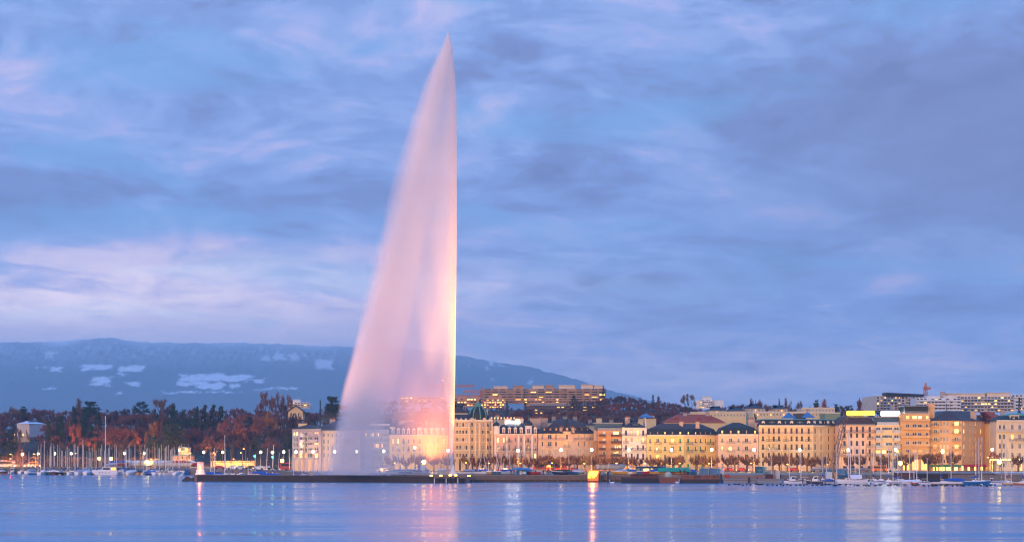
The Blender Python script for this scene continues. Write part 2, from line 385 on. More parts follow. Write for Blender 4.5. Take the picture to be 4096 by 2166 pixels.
inst('rising_column', shell_mesh('rising_column', 6,
     lambda y, q: lerp(JR, y) - lerp([(150, 6), (300, 26), (600, 34), (1200, 26), (1700, 15), (1897, 9)], y) * (1.25 - q),
     lambda y, q: lerp(JR, y) + 1 - 2 * q,
     lambda y, q, w: w * .5,
     lambda y, q: lerp([(140, .03), (300, .10), (900, .15), (1500, .2), (1897, .3)], y), YS[2:], spray_mat('rising_water', None, .25)), jet)
inst('drifting_mist', shell_mesh('drifting_mist', 8,
     lambda y, q: 1200 + 130 * q + 40 * (1897 - y) / 200,
     lambda y, q: 1660 - 170 * q,
     lambda y, q, w: 9 - 5 * q,
     lambda y, q: lerp([(1640, 0), (1760, .02), (1850, .045), (1897, .07)], y), [1640, 1670, 1700, 1730, 1760, 1790, 1820, 1850, 1875, 1897], P_MAT), jet)
mb = MB(); mb.lathe([(1.5, 0), (1.3, .5), (.75, 1.4), (.45, 2.6), (.3, 3.4), (.01, 3.4)], 14)
mb.build('nozzle', mat('pale_nozzle_paint', (.75, .68, .6), .5), jet, smooth=True)
def flood(name, X, y, D, tgt, power, col, cone=14, size=.35):
    """a floodlight of the fountain: its lamp, aimed up into the spray"""
    l = bpy.data.lights.new(name, 'SPOT'); o = bpy.data.objects.new(name, l); COL.objects.link(o)
    p = Vector((wx(X, D), D, wz(y, D))); o.location = p
    l.energy = power; l.color = col; l.spot_size = RD(cone); l.spot_blend = .8; l.shadow_soft_size = size
    t = Vector((wx(tgt[0], JD), JD, wz(tgt[1], JD)))
    o.rotation_euler = (p - t).to_track_quat('Z', 'Y').to_euler()
    return o
ORG = (1, .52, .22); PNK = (1, .38, .07)
flood('fountain_floodlight', 1868, 1893, 630, (1780, 350), 1.1e6, PNK, 15)
flood('fountain_floodlight', 1730, 1899, 628, (1755, 420), 9.0e5, PNK, 16)
flood('fountain_floodlight', 2372, 1880, 641, (1760, 800), 8.5e5, (1, .42, .09), 60)      # from the glowing cabin
flood('fountain_floodlight', 1000, 1898, 652, (1560, 900), 6.0e5, (1, .40, .15), 60)      # from the jetty
flood('fountain_floodlight', 1750, 1897, 629, (1765, 1500), 1.0e5, (1, .22, .015), 90)
flood('fountain_floodlight', 1725, 1894, 633, (1740, 1500), 6.0e4, (1, .25, .015), 60)
flood('fountain_floodlight', 1862, 1893, 636, (1818, 1500), 3.0e5, (1, .50, .05), 22)
flood('fountain_floodlight', 1858, 1893, 640, (1822, 1000), 9.0e5, (1, .52, .10), 12)
# ------------------------------------------------------------------ buildings
def glassmat(name, col, rough=.12, emit=0, ecol=None): return mat(name, col, rough, 0, 1, 0, emit, ecol, .6)
G_DARK = glassmat('dark_window_glass', (.035, .045, .06)); G_BLUE = glassmat('blue_window_glass', (.06, .11, .15))
G_LIT = glassmat('lamplit_window', (.9, .6, .2), .4, 2.0, (1, .46, .07)); G_WARM = glassmat('dim_lamplit_window', (.5, .25, .08), .4, .55, (1, .42, .08))
G_BRIGHT = glassmat('bright_lit_window', (.9, .7, .3), .4, 5.0, (1, .56, .12))
S_GREEN = mat('green_shutter_paint', (.04, .22, .07), .6, .15); S_WHITE = mat('white_roller_blind', (.62, .62, .62), .6, .1); S_BROWN = mat('brown_shutter_paint', (.09, .045, .03), .6, .15)
S_TAN = mat('tan_roller_blind', (.55, .42, .28), .7, .1)
FR_WHITE = mat('white_window_frame', (.72, .70, .66), .5, .05); FR_DARK = mat('dark_window_frame', (.07, .055, .05), .5, .1); FR_BROWN = mat('brown_window_frame', (.16, .08, .045), .5, .1)
R_SLATE = mat('blue_grey_slate', (.020, .024, .032), .55, .35, 1.2); R_BROWN = mat('brown_metal_roof', (.05, .032, .026), .6, .3, .8); R_GREEN = mat('green_grey_slate', (.017, .024, .022), .6, .35, 1.2)
R_RED = mat('red_roof_tiles', (.30, .075, .04), .8, .3, 1.0); R_COPPER = mat('green_copper', (.10, .27, .19), .6, .3, .8); R_FLAT = mat('roof_gravel', (.25, .22, .2), .9, .2, .4)
R_GREY = mat('grey_zinc', (.20, .22, .24), .45, .2, .6)
IRON = mat('black_iron_railing', (.03, .028, .028), .5, .1); IRON_RED = mat('rusty_red_railing', (.24, .10, .08), .6, .15); RAIL_STONE = mat('stone_balustrade', (.50, .42, .31), .8, .2)
CH_STONE = mat('chimney_render', (.42, .33, .25), .9, .25); CH_POT = mat('clay_chimney_pot', (.36, .12, .06), .8, .2)
WALLS = {}
def wallmat(name, c): return mat(name, c, .85, .24, .28)
PANES = {'d': G_DARK, 'u': G_BLUE, 'l': G_LIT, 'w': G_WARM, 'B': G_BRIGHT, 'g': S_GREEN, 's': S_WHITE, 'b': S_BROWN, 't': S_TAN}
def win_mesh(w, h, code, frame):
    w, h = round(w * 10) / 10, round(h * 10) / 10
    def mk():
        mb = MB(); b = .11 if w > .9 else .08
        mb.mat(0)
        mb.box(-w / 2, -w / 2 + b, -.05, .06, 0, h); mb.box(w / 2 - b, w / 2, -.05, .06, 0, h); mb.box(-w / 2 + b, w / 2 - b, -.05, .06, 0, b); mb.box(-w / 2 + b, w / 2 - b, -.05, .06, h - b, h)
        if code not in 'gsbt':
            nb = max(2, round(w / .75))
            for i in range(1, nb): x = -w / 2 + w * i / nb; mb.box(x - .045, x + .045, -.04, .05, b, h - b)
            if h > 1.9: mb.box(-w / 2 + b, w / 2 - b, -.035, .045, h * .72 - .04, h * .72 + .04)
        mb.mat(1)
        if code in 'gb':                                  # louvred shutters: slats proud of each other
            ns = max(4, int((h - 2 * b) / .18))
            for i in range(ns): z = b + (h - 2 * b) * i / ns; mb.face([(-w / 2 + b, .0, z), (w / 2 - b, .0, z), (w / 2 - b, .05, z + (h - 2 * b) / ns), (-w / 2 + b, .05, z + (h - 2 * b) / ns)])
        else: mb.face([(-w / 2 + b, .03, b), (w / 2 - b, .03, b), (w / 2 - b, .03, h - b), (-w / 2 + b, .03, h - b)])
        return mb.mesh('window', [frame, PANES[code]])
    return cached(('win', w, h, code, frame.name), mk)
def inset(poly, d):
    n = len(poly); out = []
    for i in range(n):
        p0, p1, p2 = Vector(poly[i - 1]), Vector(poly[i]), Vector(poly[(i + 1) % n])
        e1, e2 = (p1 - p0).normalized(), (p2 - p1).normalized()
        n1, n2 = Vector((-e1.y, e1.x)), Vector((-e2.y, e2.x))
        b = n1 + n2; b = b / max(.15, b.dot(n1))
        out.append((p1.x + b.x * d, p1.y + b.y * d))
    return out
class Bld:
    """one building: front wall of one or two straight stretches, given by photo columns and distances"""
    def __init__(s, name, label, front, ybase=None, depth=15, cat='building', group=None, gz=None):
        s.front = front; X0, D0 = front[0]; X1, D1 = front[-1]
        Dm = (D0 + D1) / 2; xc = (wx(X0, D0) + wx(X1, D1)) / 2
        s.g = GZ if gz is None else gz
        s.D = Dm; s.loc = Vector((xc, D0, s.g)); s.root = thing(name, label, cat, s.loc, 0, group)
        s.pts = [(wx(X, D) - xc, D - D0) for X, D in front]
        s.pts[0] = (s.pts[0][0] + .04, s.pts[0][1]); s.pts[-1] = (s.pts[-1][0] - .04, s.pts[-1][1])
        s.yb = max(p[1] for p in s.pts) + depth
        s.poly = s.pts + [(s.pts[-1][0], s.yb), (s.pts[0][0], s.yb)]
    def z(s, y, D=None): return wz(y, D or s.D) - s.g
    def seg(s, X):
        for i in range(len(s.front) - 1):
            if X <= s.front[i + 1][0] or i == len(s.front) - 2: return i
    def place(s, X, y, i=None):
        """(local x, local y, heading, z) of photo column X on the front wall"""
        i = s.seg(X) if i is None else i
        (XA, DA), (XB, DB) = s.front[i], s.front[i + 1]
        # intersect the view ray with the wall stretch
        ax, ay, bx, by = wx(XA, DA), DA, wx(XB, DB), DB
        tX = (X - CX) / F
        t = (tX * ay - ax) / ((bx - ax) - tX * (by - ay))
        x, D = ax + (bx - ax) * t, ay + (by - ay) * t
        return x - s.loc.x, D - s.loc.y, math.atan2(by - ay, bx - ax), wz(y, D) - s.g
    def walls(s, material, ytop, openings, holes_depth=.28, side=None):
        """wall with real openings: openings = [(X, w_px, y0, y1)]"""
        zt = s.z(ytop); mb = MB(); s.zt = zt
        for i in range(len(s.front) - 1):
            p, q = Vector(s.pts[i]), Vector(s.pts[i + 1]); L = (q - p).length; u = (q - p) / L; nin = Vector((-u.y, u.x))
            P = lambda a, zz, dep=0: (p.x + u.x * a + nin.x * dep, p.y + u.y * a + nin.y * dep, zz)
            hs = []
            for X, w, y0, y1 in openings:
                if s.seg(X) != i: continue
                lx, ly, h, z1 = s.place(X, y0); z0 = s.place(X, y1)[3]
                a = (Vector((lx, ly)) - p).dot(u); hw = ms(w, s.D) / 2
                a0, a1, z0, z1 = max(.05, a - hw), min(L - .05, a + hw), max(.02, z0), min(zt - .1, z1)
                if a1 - a0 > .1 and z1 - z0 > .1: hs.append((a0, a1, z0, z1))
            xs = sorted({0.0, L} | {round(v, 3) for h in hs for v in h[:2]}); zs = sorted({0.0, zt} | {round(v, 3) for h in hs for v in h[2:]})
            for a, b in zip(xs, xs[1:]):
                run = None
                for c, d in zip(zs, zs[1:]):
                    mx, mz = (a + b) / 2, (c + d) / 2
                    solid = not any(h[0] - .01 < mx < h[1] + .01 and h[2] - .01 < mz < h[3] + .01 for h in hs)
                    if solid: run = [c, d] if run is None else [run[0], d]
                    if (not solid or d == zs[-1]) and run: mb.face([P(a, run[0]), P(b, run[0]), P(b, run[1]), P(a, run[1])]); run = None
            for a, b, c, d in hs:
                e = holes_depth
                mb.face([P(a, c), P(a, c, e), P(a, d, e), P(a, d)]); mb.face([P(b, c, e), P(b, c), P(b, d), P(b, d, e)])
                mb.face([P(a, d), P(a, d, e), P(b, d, e), P(b, d)]); mb.face([P(a, c, e), P(a, c), P(b, c), P(b, c, e)])
        n = len(s.poly)
        for i in range(len(s.pts) - 1, n):
            p, q = s.poly[i], s.poly[(i + 1) % n]
            if i == n - 1 and (i + 1) % n == 0: pass
            mb.face([(*p, 0), (*q, 0), (*q, zt), (*p, zt)])
        mb.face([(x, y, zt) for x, y in s.poly])
        mb.build('wall', material, s.root); return s
    def window(s, X, w, y0, y1, code, frame=FR_WHITE, recess=.2, name='window', i=None):
        lx, ly, h, z1 = s.place(X, y0, i); z0 = s.place(X, y1, i)[3]
        z0 = max(.05, z0)
        me = win_mesh(ms(w, s.D), max(.3, z1 - z0), code, frame)
        nx, ny = -math.sin(h), math.cos(h)
        return inst(name, me, s.root, (lx + nx * recess, ly + ny * recess, z0), h)
    def balcony(s, X, w, y, h=1.0, proj=.9, rail=IRON, slab=None, solid=False, name='balcony'):
        lx, ly, hd, z0 = s.place(X, y); W = round(ms(w, s.D) * 5) / 5
        def mk():
            mb = MB(); mb.box(-W / 2, W / 2, -proj, 0, -.18, 0)
            mb.mat(1)
            if solid: mb.box(-W / 2, W / 2, -proj - .01, -proj + .1, .0, h); mb.box(-W / 2, -W / 2 + .1, -proj + .1, 0, 0, h); mb.box(W / 2 - .1, W / 2, -proj + .1, 0, 0, h)
            else:
                mb.box(-W / 2, W / 2, -proj, -proj + .06, h - .07, h); mb.box(-W / 2, W / 2, -proj, -proj + .05, .12, .18)
                n = max(3, int(W / .3))
                for k in range(n + 1): x = -W / 2 + .03 + (W - .06) * k / n; mb.box(x - .025, x + .025, -proj + .005, -proj + .05, 0, h - .07)
                for x in (-W / 2, W / 2 - .05): mb.box(x, x + .05, -proj + .06, 0, h - .07, h); mb.box(x, x + .05, -proj * .5, -proj * .5 + .04, 0, h - .07)
            return mb.mesh('balcony', [slab or s.trim, rail])
        inst(name, cached(('balc', W, h, proj, rail.name, (slab or s.trim).name, solid), mk), s.root, (lx, ly, z0), hd)
    def band(s, y, h=.3, proj=.25, material=None, name='string_course'):
        mb = MB(); z = s.z(y) if y > 50 else y
        o = inset(s.pts + [(s.pts[-1][0], s.yb), (s.pts[0][0], s.yb)], -proj)
        for i in range(len(s.pts) - 1):
            a, b = s.pts[i], s.pts[i + 1]; c, d = o[i], o[i + 1]
            c = (max(c[0], s.pts[0][0]), c[1]) if i == 0 else c; d = (min(d[0], s.pts[-1][0]), d[1]) if i == len(s.pts) - 2 else d
            mb.loft([[(a[0], a[1], z), (b[0], b[1], z), (d[0], d[1], z), (c[0], c[1], z)], [(a[0], a[1], z + h), (b[0], b[1], z + h), (d[0], d[1], z + h), (c[0], c[1], z + h)]])
        return mb.build(name, material or s.trim, s.root)
    def roof(s, layers, mats, name='roof', eave=.45):
        """layers = [(inset_m, y)] above the eave; the first starts at the wall top"""
        mb = MB(); rings = [(inset(s.poly, -eave), s.zt + .02)] + [(inset(s.poly, d), s.z(y)) for d, y in layers]
        for i in range(len(rings) - 1):
            mb.mat(min(i, len(mats) - 1)); mb.loft([[(x, y, rings[i][1]) for x, y in rings[i][0]], [(x, y, rings[i + 1][1]) for x, y in rings[i + 1][0]]], cap0=(i == 0), cap1=(i == len(rings) - 2))
        return mb.build(name, list(mats), s.root)
    def dormer(s, X, w, y0, y1, code, face, roofm, out=.2, back=2.6, pedi=True, frame=FR_WHITE, into=0):
        lx, ly, hd, z1 = s.place(X, y0); z0 = s.place(X, y1)[3]; W, h = ms(w, s.D), z1 - z0
        W, h = round(W * 5) / 5, round(h * 5) / 5
        def mk():
            mb = MB(); b = .22
            mb.box(-W / 2, -W / 2 + b, 0, back, 0, h); mb.box(W / 2 - b, W / 2, 0, back, 0, h); mb.box(-W / 2 + b, W / 2 - b, 0, back, 0, .15); mb.box(-W / 2 + b, W / 2 - b, 0, back, h - .2, h)
            mb.mat(1); t = .55 if pedi else .12
            mb.loft([[(-W / 2 - .15, -.15, h), (W / 2 + .15, -.15, h), (W / 2 + .15, -.15, h + .12), (0, -.15, h + .12 + t), (-W / 2 - .15, -.15, h + .12)], [(-W / 2 - .15, back, h), (W / 2 + .15, back, h), (W / 2 + .15, back, h + .12), (0, back, h + .12 + t), (-W / 2 - .15, back, h + .12)]])
            mb.mat(2); mb.face([(-W / 2 + b, .15, .15), (W / 2 - b, .15, .15), (W / 2 - b, .15, h - .2), (-W / 2 + b, .15, h - .2)])
            mb.mat(3); mb.box(-.05, .05, .08, .14, .15, h - .2)
            return mb.mesh('dormer', [face, roofm, PANES[code], frame])
        nx, ny = -math.sin(hd), math.cos(hd)
        inst('dormer', cached(('dorm', W, h, face.name, roofm.name, code, pedi, frame.name, back), mk), s.root, (lx + nx * into, ly + ny * into, z0), hd)
    def chimney(s, X, ytop, w=1.6, dback=6, h=2.2, pots=4, material=CH_STONE):
        D = s.loc.y + dback; zt = wz(ytop, D) - s.g; x = wx(X, D) - s.loc.x
        def mk():
            mb = MB(); mb.box(-w / 2, w / 2, -.4, .4, -h, 0); mb.box(-w / 2 - .1, w / 2 + .1, -.5, .5, -.25, -.1)
            mb.mat(1)
            for k in range(pots): xx = -w / 2 + w * (k + .5) / pots; mb.lathe([(.15, 0), (.12, .6)], 6, xx, 0)
            return mb.mesh('chimney', [material, CH_POT])
        inst('chimney', cached(('chim', w, h, pots, material.name), mk), s.root, (x, dback, zt))
    def facade(s, wall, ytop, rows, cols, w, trim, lit=(), frame=FR_WHITE, ground=None):
        """rows = [(y0, y1, code)], cols = [X or (X, w)], lit = {(col, row): code}"""
        s.trim = trim; op = []; todo = []
        lit = dict(lit)
        for ri, (y0, y1, code) in enumerate(rows):
            for ci, c in enumerate(cols):
                X, ww = c if hasattr(c, '__len__') else (c, w)
                cd = lit.get((ci, ri), code if len(code) == 1 else code[(ci * 7 + ri * 3) % len(code)])
                if cd == '-': continue
                op.append((X, ww, y0, y1)); todo.append((X, ww, y0, y1, cd))
        if ground:
            y0, y1, gw, code, gcols = ground
            for X in gcols: op.append((X, gw, y0, y1)); todo.append((X, gw, y0, y1, code))
        s.walls(wall, ytop, op)
        for X, ww, y0, y1, cd in todo: s.window(X, ww, y0, y1, cd, frame)
        return s
def lin(a, b, n): return [a + (b - a) * i / (n - 1) for i in range(n)]

CREAM = wallmat('cream_render', (.70, .54, .28)); PALE = wallmat('pale_stone_render', (.64, .53, .36)); YEL = wallmat('butter_yellow_render', (.76, .58, .20)); PINK = wallmat('pink_render', (.66, .42, .31))
ROSE = wallmat('pale_rose_render', (.72, .51, .34)); WHITE = wallmat('white_render', (.72, .70, .66)); ORANGE = wallmat('orange_render', (.48, .26, .11)); TAN = wallmat('tan_render', (.60, .38, .17)); SAND = wallmat('sandstone', (.60, .47, .29))
TRIM = wallmat('pale_trim_stone', (.70, .62, .48)); TRIMD = wallmat('dark_trim_stone', (.40, .33, .24)); GLASSGREY = wallmat('grey_panel', (.36, .38, .42)); TEALP = wallmat('pale_teal_panel', (.18, .42, .38)); CONC = wallmat('pale_concrete', (.50, .46, .42)); LIVID = wallmat('lilac_grey_render', (.46, .38, .38))
BASE = 1884

b = Bld('apartment_block', 'teal glazed apartment block with lilac grey balconies behind the left spray edge', [(1169, 748), (1284, 744)])
b.facade(LIVID, 1716, [(1727, 1741, 'dwl'), (1746, 1765, 'dud'), (1769, 1786, 'udl'), (1790, 1808, 'dud'), (1812, 1829, 'wdl')], [(1177, 9), (1188, 9), (1203, 12), (1222, 12), (1240, 20), (1265, 18)], 12, GLASSGREY, {(0, 0): 'l', (1, 0): 'B', (2, 0): 'w', (0, 1): 'u', (2, 2): 'B', (2, 4): 'l'}, FR_WHITE, (1838, 1880, 14, 'w', [1185, 1210, 1238, 1265]))
mb = MB()
for yy in (1716, 1744, 1767, 1788, 1810, 1831): z = b.z(yy); mb.box(b.pts[0][0] - .05, b.pts[0][0] + 2.3, -.12, -.02, z - .5, z + .1)
mb.box(b.pts[0][0] + 2.2, b.pts[0][0] + 2.5, -.15, -.02, .1, b.z(1712)); mb.build('teal_cladding', TEALP, b.root)
for yy in (1744, 1767, 1788, 1810): b.balcony(1213, 18, yy, 1.0, 1.5, WHITE, WHITE, True)
for yy in (1741, 1765, 1786, 1808): b.balcony(1252, 44, yy, .9, .7, LIVID, LIVID, True)
b.roof([(2.0, 1706), (5.5, 1695)], [R_BROWN, R_BROWN]); b.chimney(1211, 1692, 3.2, 4, 5.5, 0, CREAM); b.band(1718, .35, .3, TRIM, 'cornice')
b = Bld('stone_building', 'stone house half hidden by the falling spray, with dark roof', [(1284, 746), (1441, 746)])
b.facade(PALE, 1722, [(1732, 1746, 'd'), (1756, 1774, 'd'), (1782, 1800, 'd'), (1810, 1828, 'd')], lin(1296, 1430, 9), 7, TRIM, {(2, 1): 'w', (6, 2): 'l'}, FR_WHITE, (1845, 1880, 10, 'w', lin(1300, 1425, 6)))
b.roof([(1.2, 1700), (5, 1682)], [R_SLATE, R_SLATE]); b.band(1724, .4, .35, None, 'cornice'); b.chimney(1330, 1676, 2, 7); b.chimney(1400, 1674, 2, 7)
b = Bld('office_building', 'modern flat roofed office with grey glass bands beside the yellow mansard house', [(1441, 750), (1556, 747)])
rows = [(1730, 1746, 'd'), (1752, 1768, 'd'), (1773, 1790, 'd'), (1797, 1815, 'd'), (1820, 1838, 'd')]
b.facade(GLASSGREY, 1720, rows, lin(1448, 1550, 15), 6, GLASSGREY, {(2, 0): 'B', (5, 0): 'l', (6, 0): 'B', (8, 0): 'w', (9, 0): 'B', (8, 2): 'B', (9, 2): 'l', (11, 2): 'l', (7, 2): 'l'}, FR_WHITE, (1846, 1880, 9, 'd', lin(1452, 1545, 8)))
for yy in (1722, 1748, 1770, 1793, 1817): b.band(yy, .45, .12, mat('pale_blue_glass_band', (.40, .48, .50), .25, .1), 'glass_band')
mb = MB(); zr = b.z(1718); mb.box(b.pts[0][0] + 5, b.pts[-1][0] - .4, 2.5, 12, zr - .1, zr + 1.7); mb.build('penthouse', mat('dark_penthouse_glass', (.10, .11, .14), .3, .1), b.root)
mb = MB(); mb.box(b.pts[0][0] + 3.4, b.pts[-1][0] + .0, 1.2, 13, zr + 1.7, zr + 2.3); mb.build('roof_slab', WHITE, b.root)

M_DORM = wallmat('white_dormer_stone', (.70, .66, .58))
def mansion(b, wall, top, rows, cols, w, lit, dorm, dy, ybrk, yridge, rm, ground, frame=FR_WHITE, trim=TRIM, dcode='d', dface=M_DORM, pedi=True, inb=1.5, inr=6.2, cap=None):
    b.facade(wall, top, rows, cols, w, trim, lit, frame, ground)
    b.band(top + 2, .5, .4, None, 'cornice')
    b.roof([(inb, ybrk), (inr, yridge)], [rm, cap or rm], eave=.3)
    for i, X in enumerate(dorm): b.dormer(X, 10, dy[0], dy[1], dcode[i % len(dcode)], dface, dface if pedi else rm, pedi=pedi, frame=frame)
b = Bld('mansard_mansion', 'butter yellow and white mansion with slate mansard and round corner turret, seen through orange spray', [(1557, 745), (1688, 745), (1794, 752)])
c7 = [1572, 1593, 1614, 1634, 1655, (1679, 9), 1705, 1729, 1753, 1776]
mansion(b, YEL, 1740, [(1753, 1773, 'd'), (1781, 1804, 'd'), (1813, 1833, 'd')], c7, 7, {(0, 0): 'l', (1, 0): 'B', (6, 0): 'w', (7, 0): 'w', (8, 0): 'b', (9, 0): 'l', (1, 1): 's', (6, 1): 'b', (7, 1): 't', (8, 1): 'b', (9, 1): 't', (3, 2): 'w'}, [1572, 1593, 1614, 1634, 1655, 1705, 1729, 1753, 1776], (1716, 1740), 1711, 1684, R_SLATE, (1856, 1880, 8, 'd', [1575, 1600, 1630, 1660, 1705, 1735, 1765]))
def turret(b, X, w, y0, ytop, ydome, wallm, roofm, n=14, win=True, code='d', cone=False, finial=True, lower=None):
    D = b.loc.y; x, y, hd, z0 = b.place(X, y0); zt = b.z(ytop); r = ms(w, b.D) / 2
    t = MB().lathe([(r, z0), (r, zt), (r * 1.08, zt), (r * 1.08, zt + .3), (r, zt + .3)], n, x, y + r * .35).build('turret', wallm, b.root, smooth=False)
    zd = b.z(ydome)
    if cone: prof = [(r * 1.12, zt + .3), (r * .82, zt + (zd - zt) * .3), (r * .45, zt + (zd - zt) * .7), (.05, zd)]
    else: prof = [(r * 1.08, zt + .3), (r * 1.12, zt + (zd - zt) * .35), (r * .95, zt + (zd - zt) * .62), (r * .55, zt + (zd - zt) * .87), (.12, zd)]
    MB().lathe(prof, n, x, y + r * .35).build('turret_roof', roofm, t, smooth=True)
    if finial: MB().lathe([(.12, zd), (.25, zd + .3), (.06, zd + .6), (.03, zd + 2.2)], 6, x, y + r * .35).build('finial', R_COPPER, t)
    if win:
        hh = round((zt - z0) * .62 * 10) / 10
        inst('window', win_mesh(r * .9, hh, code, FR_WHITE), t, (x, y - r * .68, z0 + (zt - z0) * .12))
turret(b, 1679, 21, 1740, 1711, 1690, M_DORM, R_SLATE); turret(b, 1570, 24, 1712, 1710, 1690, M_DORM, R_SLATE, win=False)
for X in (1568, 1610, 1655, 1690, 1745): b.band
for X, w, yy in ((1614, 12, 1774), (1634, 12, 1804), (1679, 14, 1774), (1593, 14, 1804)): b.balcony(X, w, yy)
b.band(1806, .3, .3); b.band(1838, .35, .3); b.chimney(1640, 1680, 3, 7); b.chimney(1608, 1682, 2.4, 7); b.chimney(1706, 1682, 1, 6, 3.5)

b = Bld('domed_palace', 'ornate pale stone palace with big dark green ribbed dome, right beside the jet', [(1796, 742), (1972, 745)])
rows = [(1690, 1705, 'su'), (1720, 1734, 'd'), (1750, 1764, 'sd'), (1780, 1796, 'sdd'), (1813, 1827, 'd')]
b.facade(SAND, 1682, rows, [1813, 1829, 1841, 1853, 1866, 1889, 1931, 1951, 1965], 7, TRIM, {(8, 1): 'l'}, FR_DARK, (1843, 1880, 8, 'd', [1815, 1840, 1866, 1890, 1930, 1955]))
for X in lin(1806, 1960, 9): b.dormer(X, 9, 1678, 1684, 'd', SAND, SAND, into=.1, back=.9)
for yy in (1709, 1736, 1767, 1800, 1830):
    b.band(yy, .35, .35); 
    for X, w in ((1822, 40), (1889, 16), (1933, 16), (1962, 18)): b.balcony(X, w, yy - 1, .9, .9, RAIL_STONE)
b.band(1684, .6, .6, None, 'cornice')
mb = MB()
for X in (1804, 1877, 1901, 1918, 1946, 1969):
    x, y, h, z = b.place(X, 1700); mb.box(x - .25, x + .25, -.2, -.03, .3, b.z(1690))
mb.build('pilasters', SAND, b.root)
b.roof([(.8, 1672), (2.2, 1656)], [R_SLATE, R_SLATE])
x, y, h, z = b.place(1912, 1682); zc = b.z(1678); zd = b.z(1622); r = ms(37, 745)
prof = [(r, zc), (r * 1.0, zc + (zd - zc) * .25), (r * .93, zc + (zd - zc) * .48), (r * .76, zc + (zd - zc) * .72), (r * .46, zc + (zd - zc) * .92), (r * .34, zd)]
d = MB().lathe(prof, 20, x, y + r * .9, .1).build('dome', R_GREEN, b.root, smooth=True)
mb = MB()
for kx in range(8):
    a = kx * math.pi / 4 + .25; mb.tube([(x + pr * 1.01 * math.cos(a), y + r * .9 + pr * 1.01 * math.sin(a), pz) for pr, pz in prof], .22, 5)
mb.build('dome_ribs', R_COPPER, d)
MB().lathe([(r * .42, zd - .1), (r * .42, zd + .35), (r * .3, zd + .5), (r * .28, zd + 1.0), (r * .34, zd + 1.0), (.2, zd + 1.6)], 12, x, y + r * .9).build('dome_cap', R_COPPER, d)
for X in (1888, 1937): b.dormer(X, 14, 1676, 1684, 'd', SAND, SAND, into=-.3, back=2)
b.chimney(1944, 1636, 1.5, 9, 6, 0, CREAM)
for X in (1978,): pass

b = Bld('pink_mansard_house', 'pink and white house with slate mansard, two domed turrets and a white lit rooftop board', [(1974, 742), (2150, 744)])
c7 = [1992, 2015, 2038, 2062, 2085, (2111, 10), 2141]
mansion(b, PINK, 1737, [(1749, 1768, 'd'), (1778, 1801, 'd'), (1812, 1834, 'd')], c7, 8, {(0, 0): 'B', (1, 0): 'l', (6, 2): 'B', (5, 2): 'w'}, [1992, 2015, 2038, 2062, 2085, 2141], (1712, 1734), 1703, 1688, R_SLATE, (1848, 1880, 9, 'd', [1990, 2020, 2050, 2085, 2115, 2140]))
turret(b, 1986, 26, 1734, 1706, 1686, M_DORM, R_SLATE, win=False); turret(b, 2114, 29, 1737, 1704, 1680, M_DORM, R_SLATE)
for X, w, yy in ((2036, 24, 1771), (2111, 20, 1771), (2015, 24, 1803), (2062, 24, 1803), (2111, 26, 1803), (2141, 18, 1803)): b.balcony(X, w, yy)
b.band(1804, .3, .3); b.band(1836, .35, .3)
mb = MB()
for X in (1982, 2027, 2074, 2097, 2128): x, y, h, z = b.place(X, 1740); mb.box(x - .3, x + .3, -.1, -.02, .2, b.z(1740))
mb.build('pilasters', M_DORM, b.root)
b.chimney(2078, 1672, 3, 9, 3, 5); b.chimney(2140, 1672, 4, 9, 4, 6); b.chimney(2030, 1674, 2.4, 9, 3, 4)
def billboard(X0, X1, y0, y1, D, code, label, gz, rad=.0):
    w, h = ms(X1 - X0, D), ms(y1 - y0, D); zb = wz(y1, D)
    t = thing('rooftop_billboard', label, 'billboard', (wx((X0 + X1) / 2, D), D, zb - 1.2))
    mb = MB(); mb.loft([[(-w / 2 + .3, -.15, 1.2), (w / 2 - .3, -.15, 1.2), (w / 2, -.15, 1.5), (w / 2, -.15, 1.2 + h - .3), (w / 2 - .3, -.15, 1.2 + h), (-w / 2 + .3, -.15, 1.2 + h), (-w / 2, -.15, 1.2 + h - .3), (-w / 2, -.15, 1.5)],
                        [(-w / 2 + .3, .15, 1.2), (w / 2 - .3, .15, 1.2), (w / 2, .15, 1.5), (w / 2, .15, 1.2 + h - .3), (w / 2 - .3, .15, 1.2 + h), (-w / 2 + .3, .15, 1.2 + h), (-w / 2, .15, 1.2 + h - .3), (-w / 2, .15, 1.5)]])
    mb.build('lit_panel', code, t)
    mb = MB()
    for kx in range(5):
        x = -w / 2 + .4 + (w - .8) * kx / 4; mb.box(x - .06, x + .06, .16, .3, -1.2, 1.2 + h * .8); mb.tube([(x, .3, 1.2 + h * .6), (x, 2.2, -.9)], .05, 4)
    mb.build('support_frame', IRON, t)
L_WHITE = mat('white_lit_panel', (.9, .9, .9), .5, 0, 1, 0, 22, (1, .95, .86)); L_YEL = mat('yellow_lit_panel', (.9, .7, .05), .5, 0, 1, 0, 10, (1, .62, .012))
billboard(2022, 2080, 1682, 1697, 749, L_WHITE, 'white glowing blank board on the roof of the pink mansard house', 0)

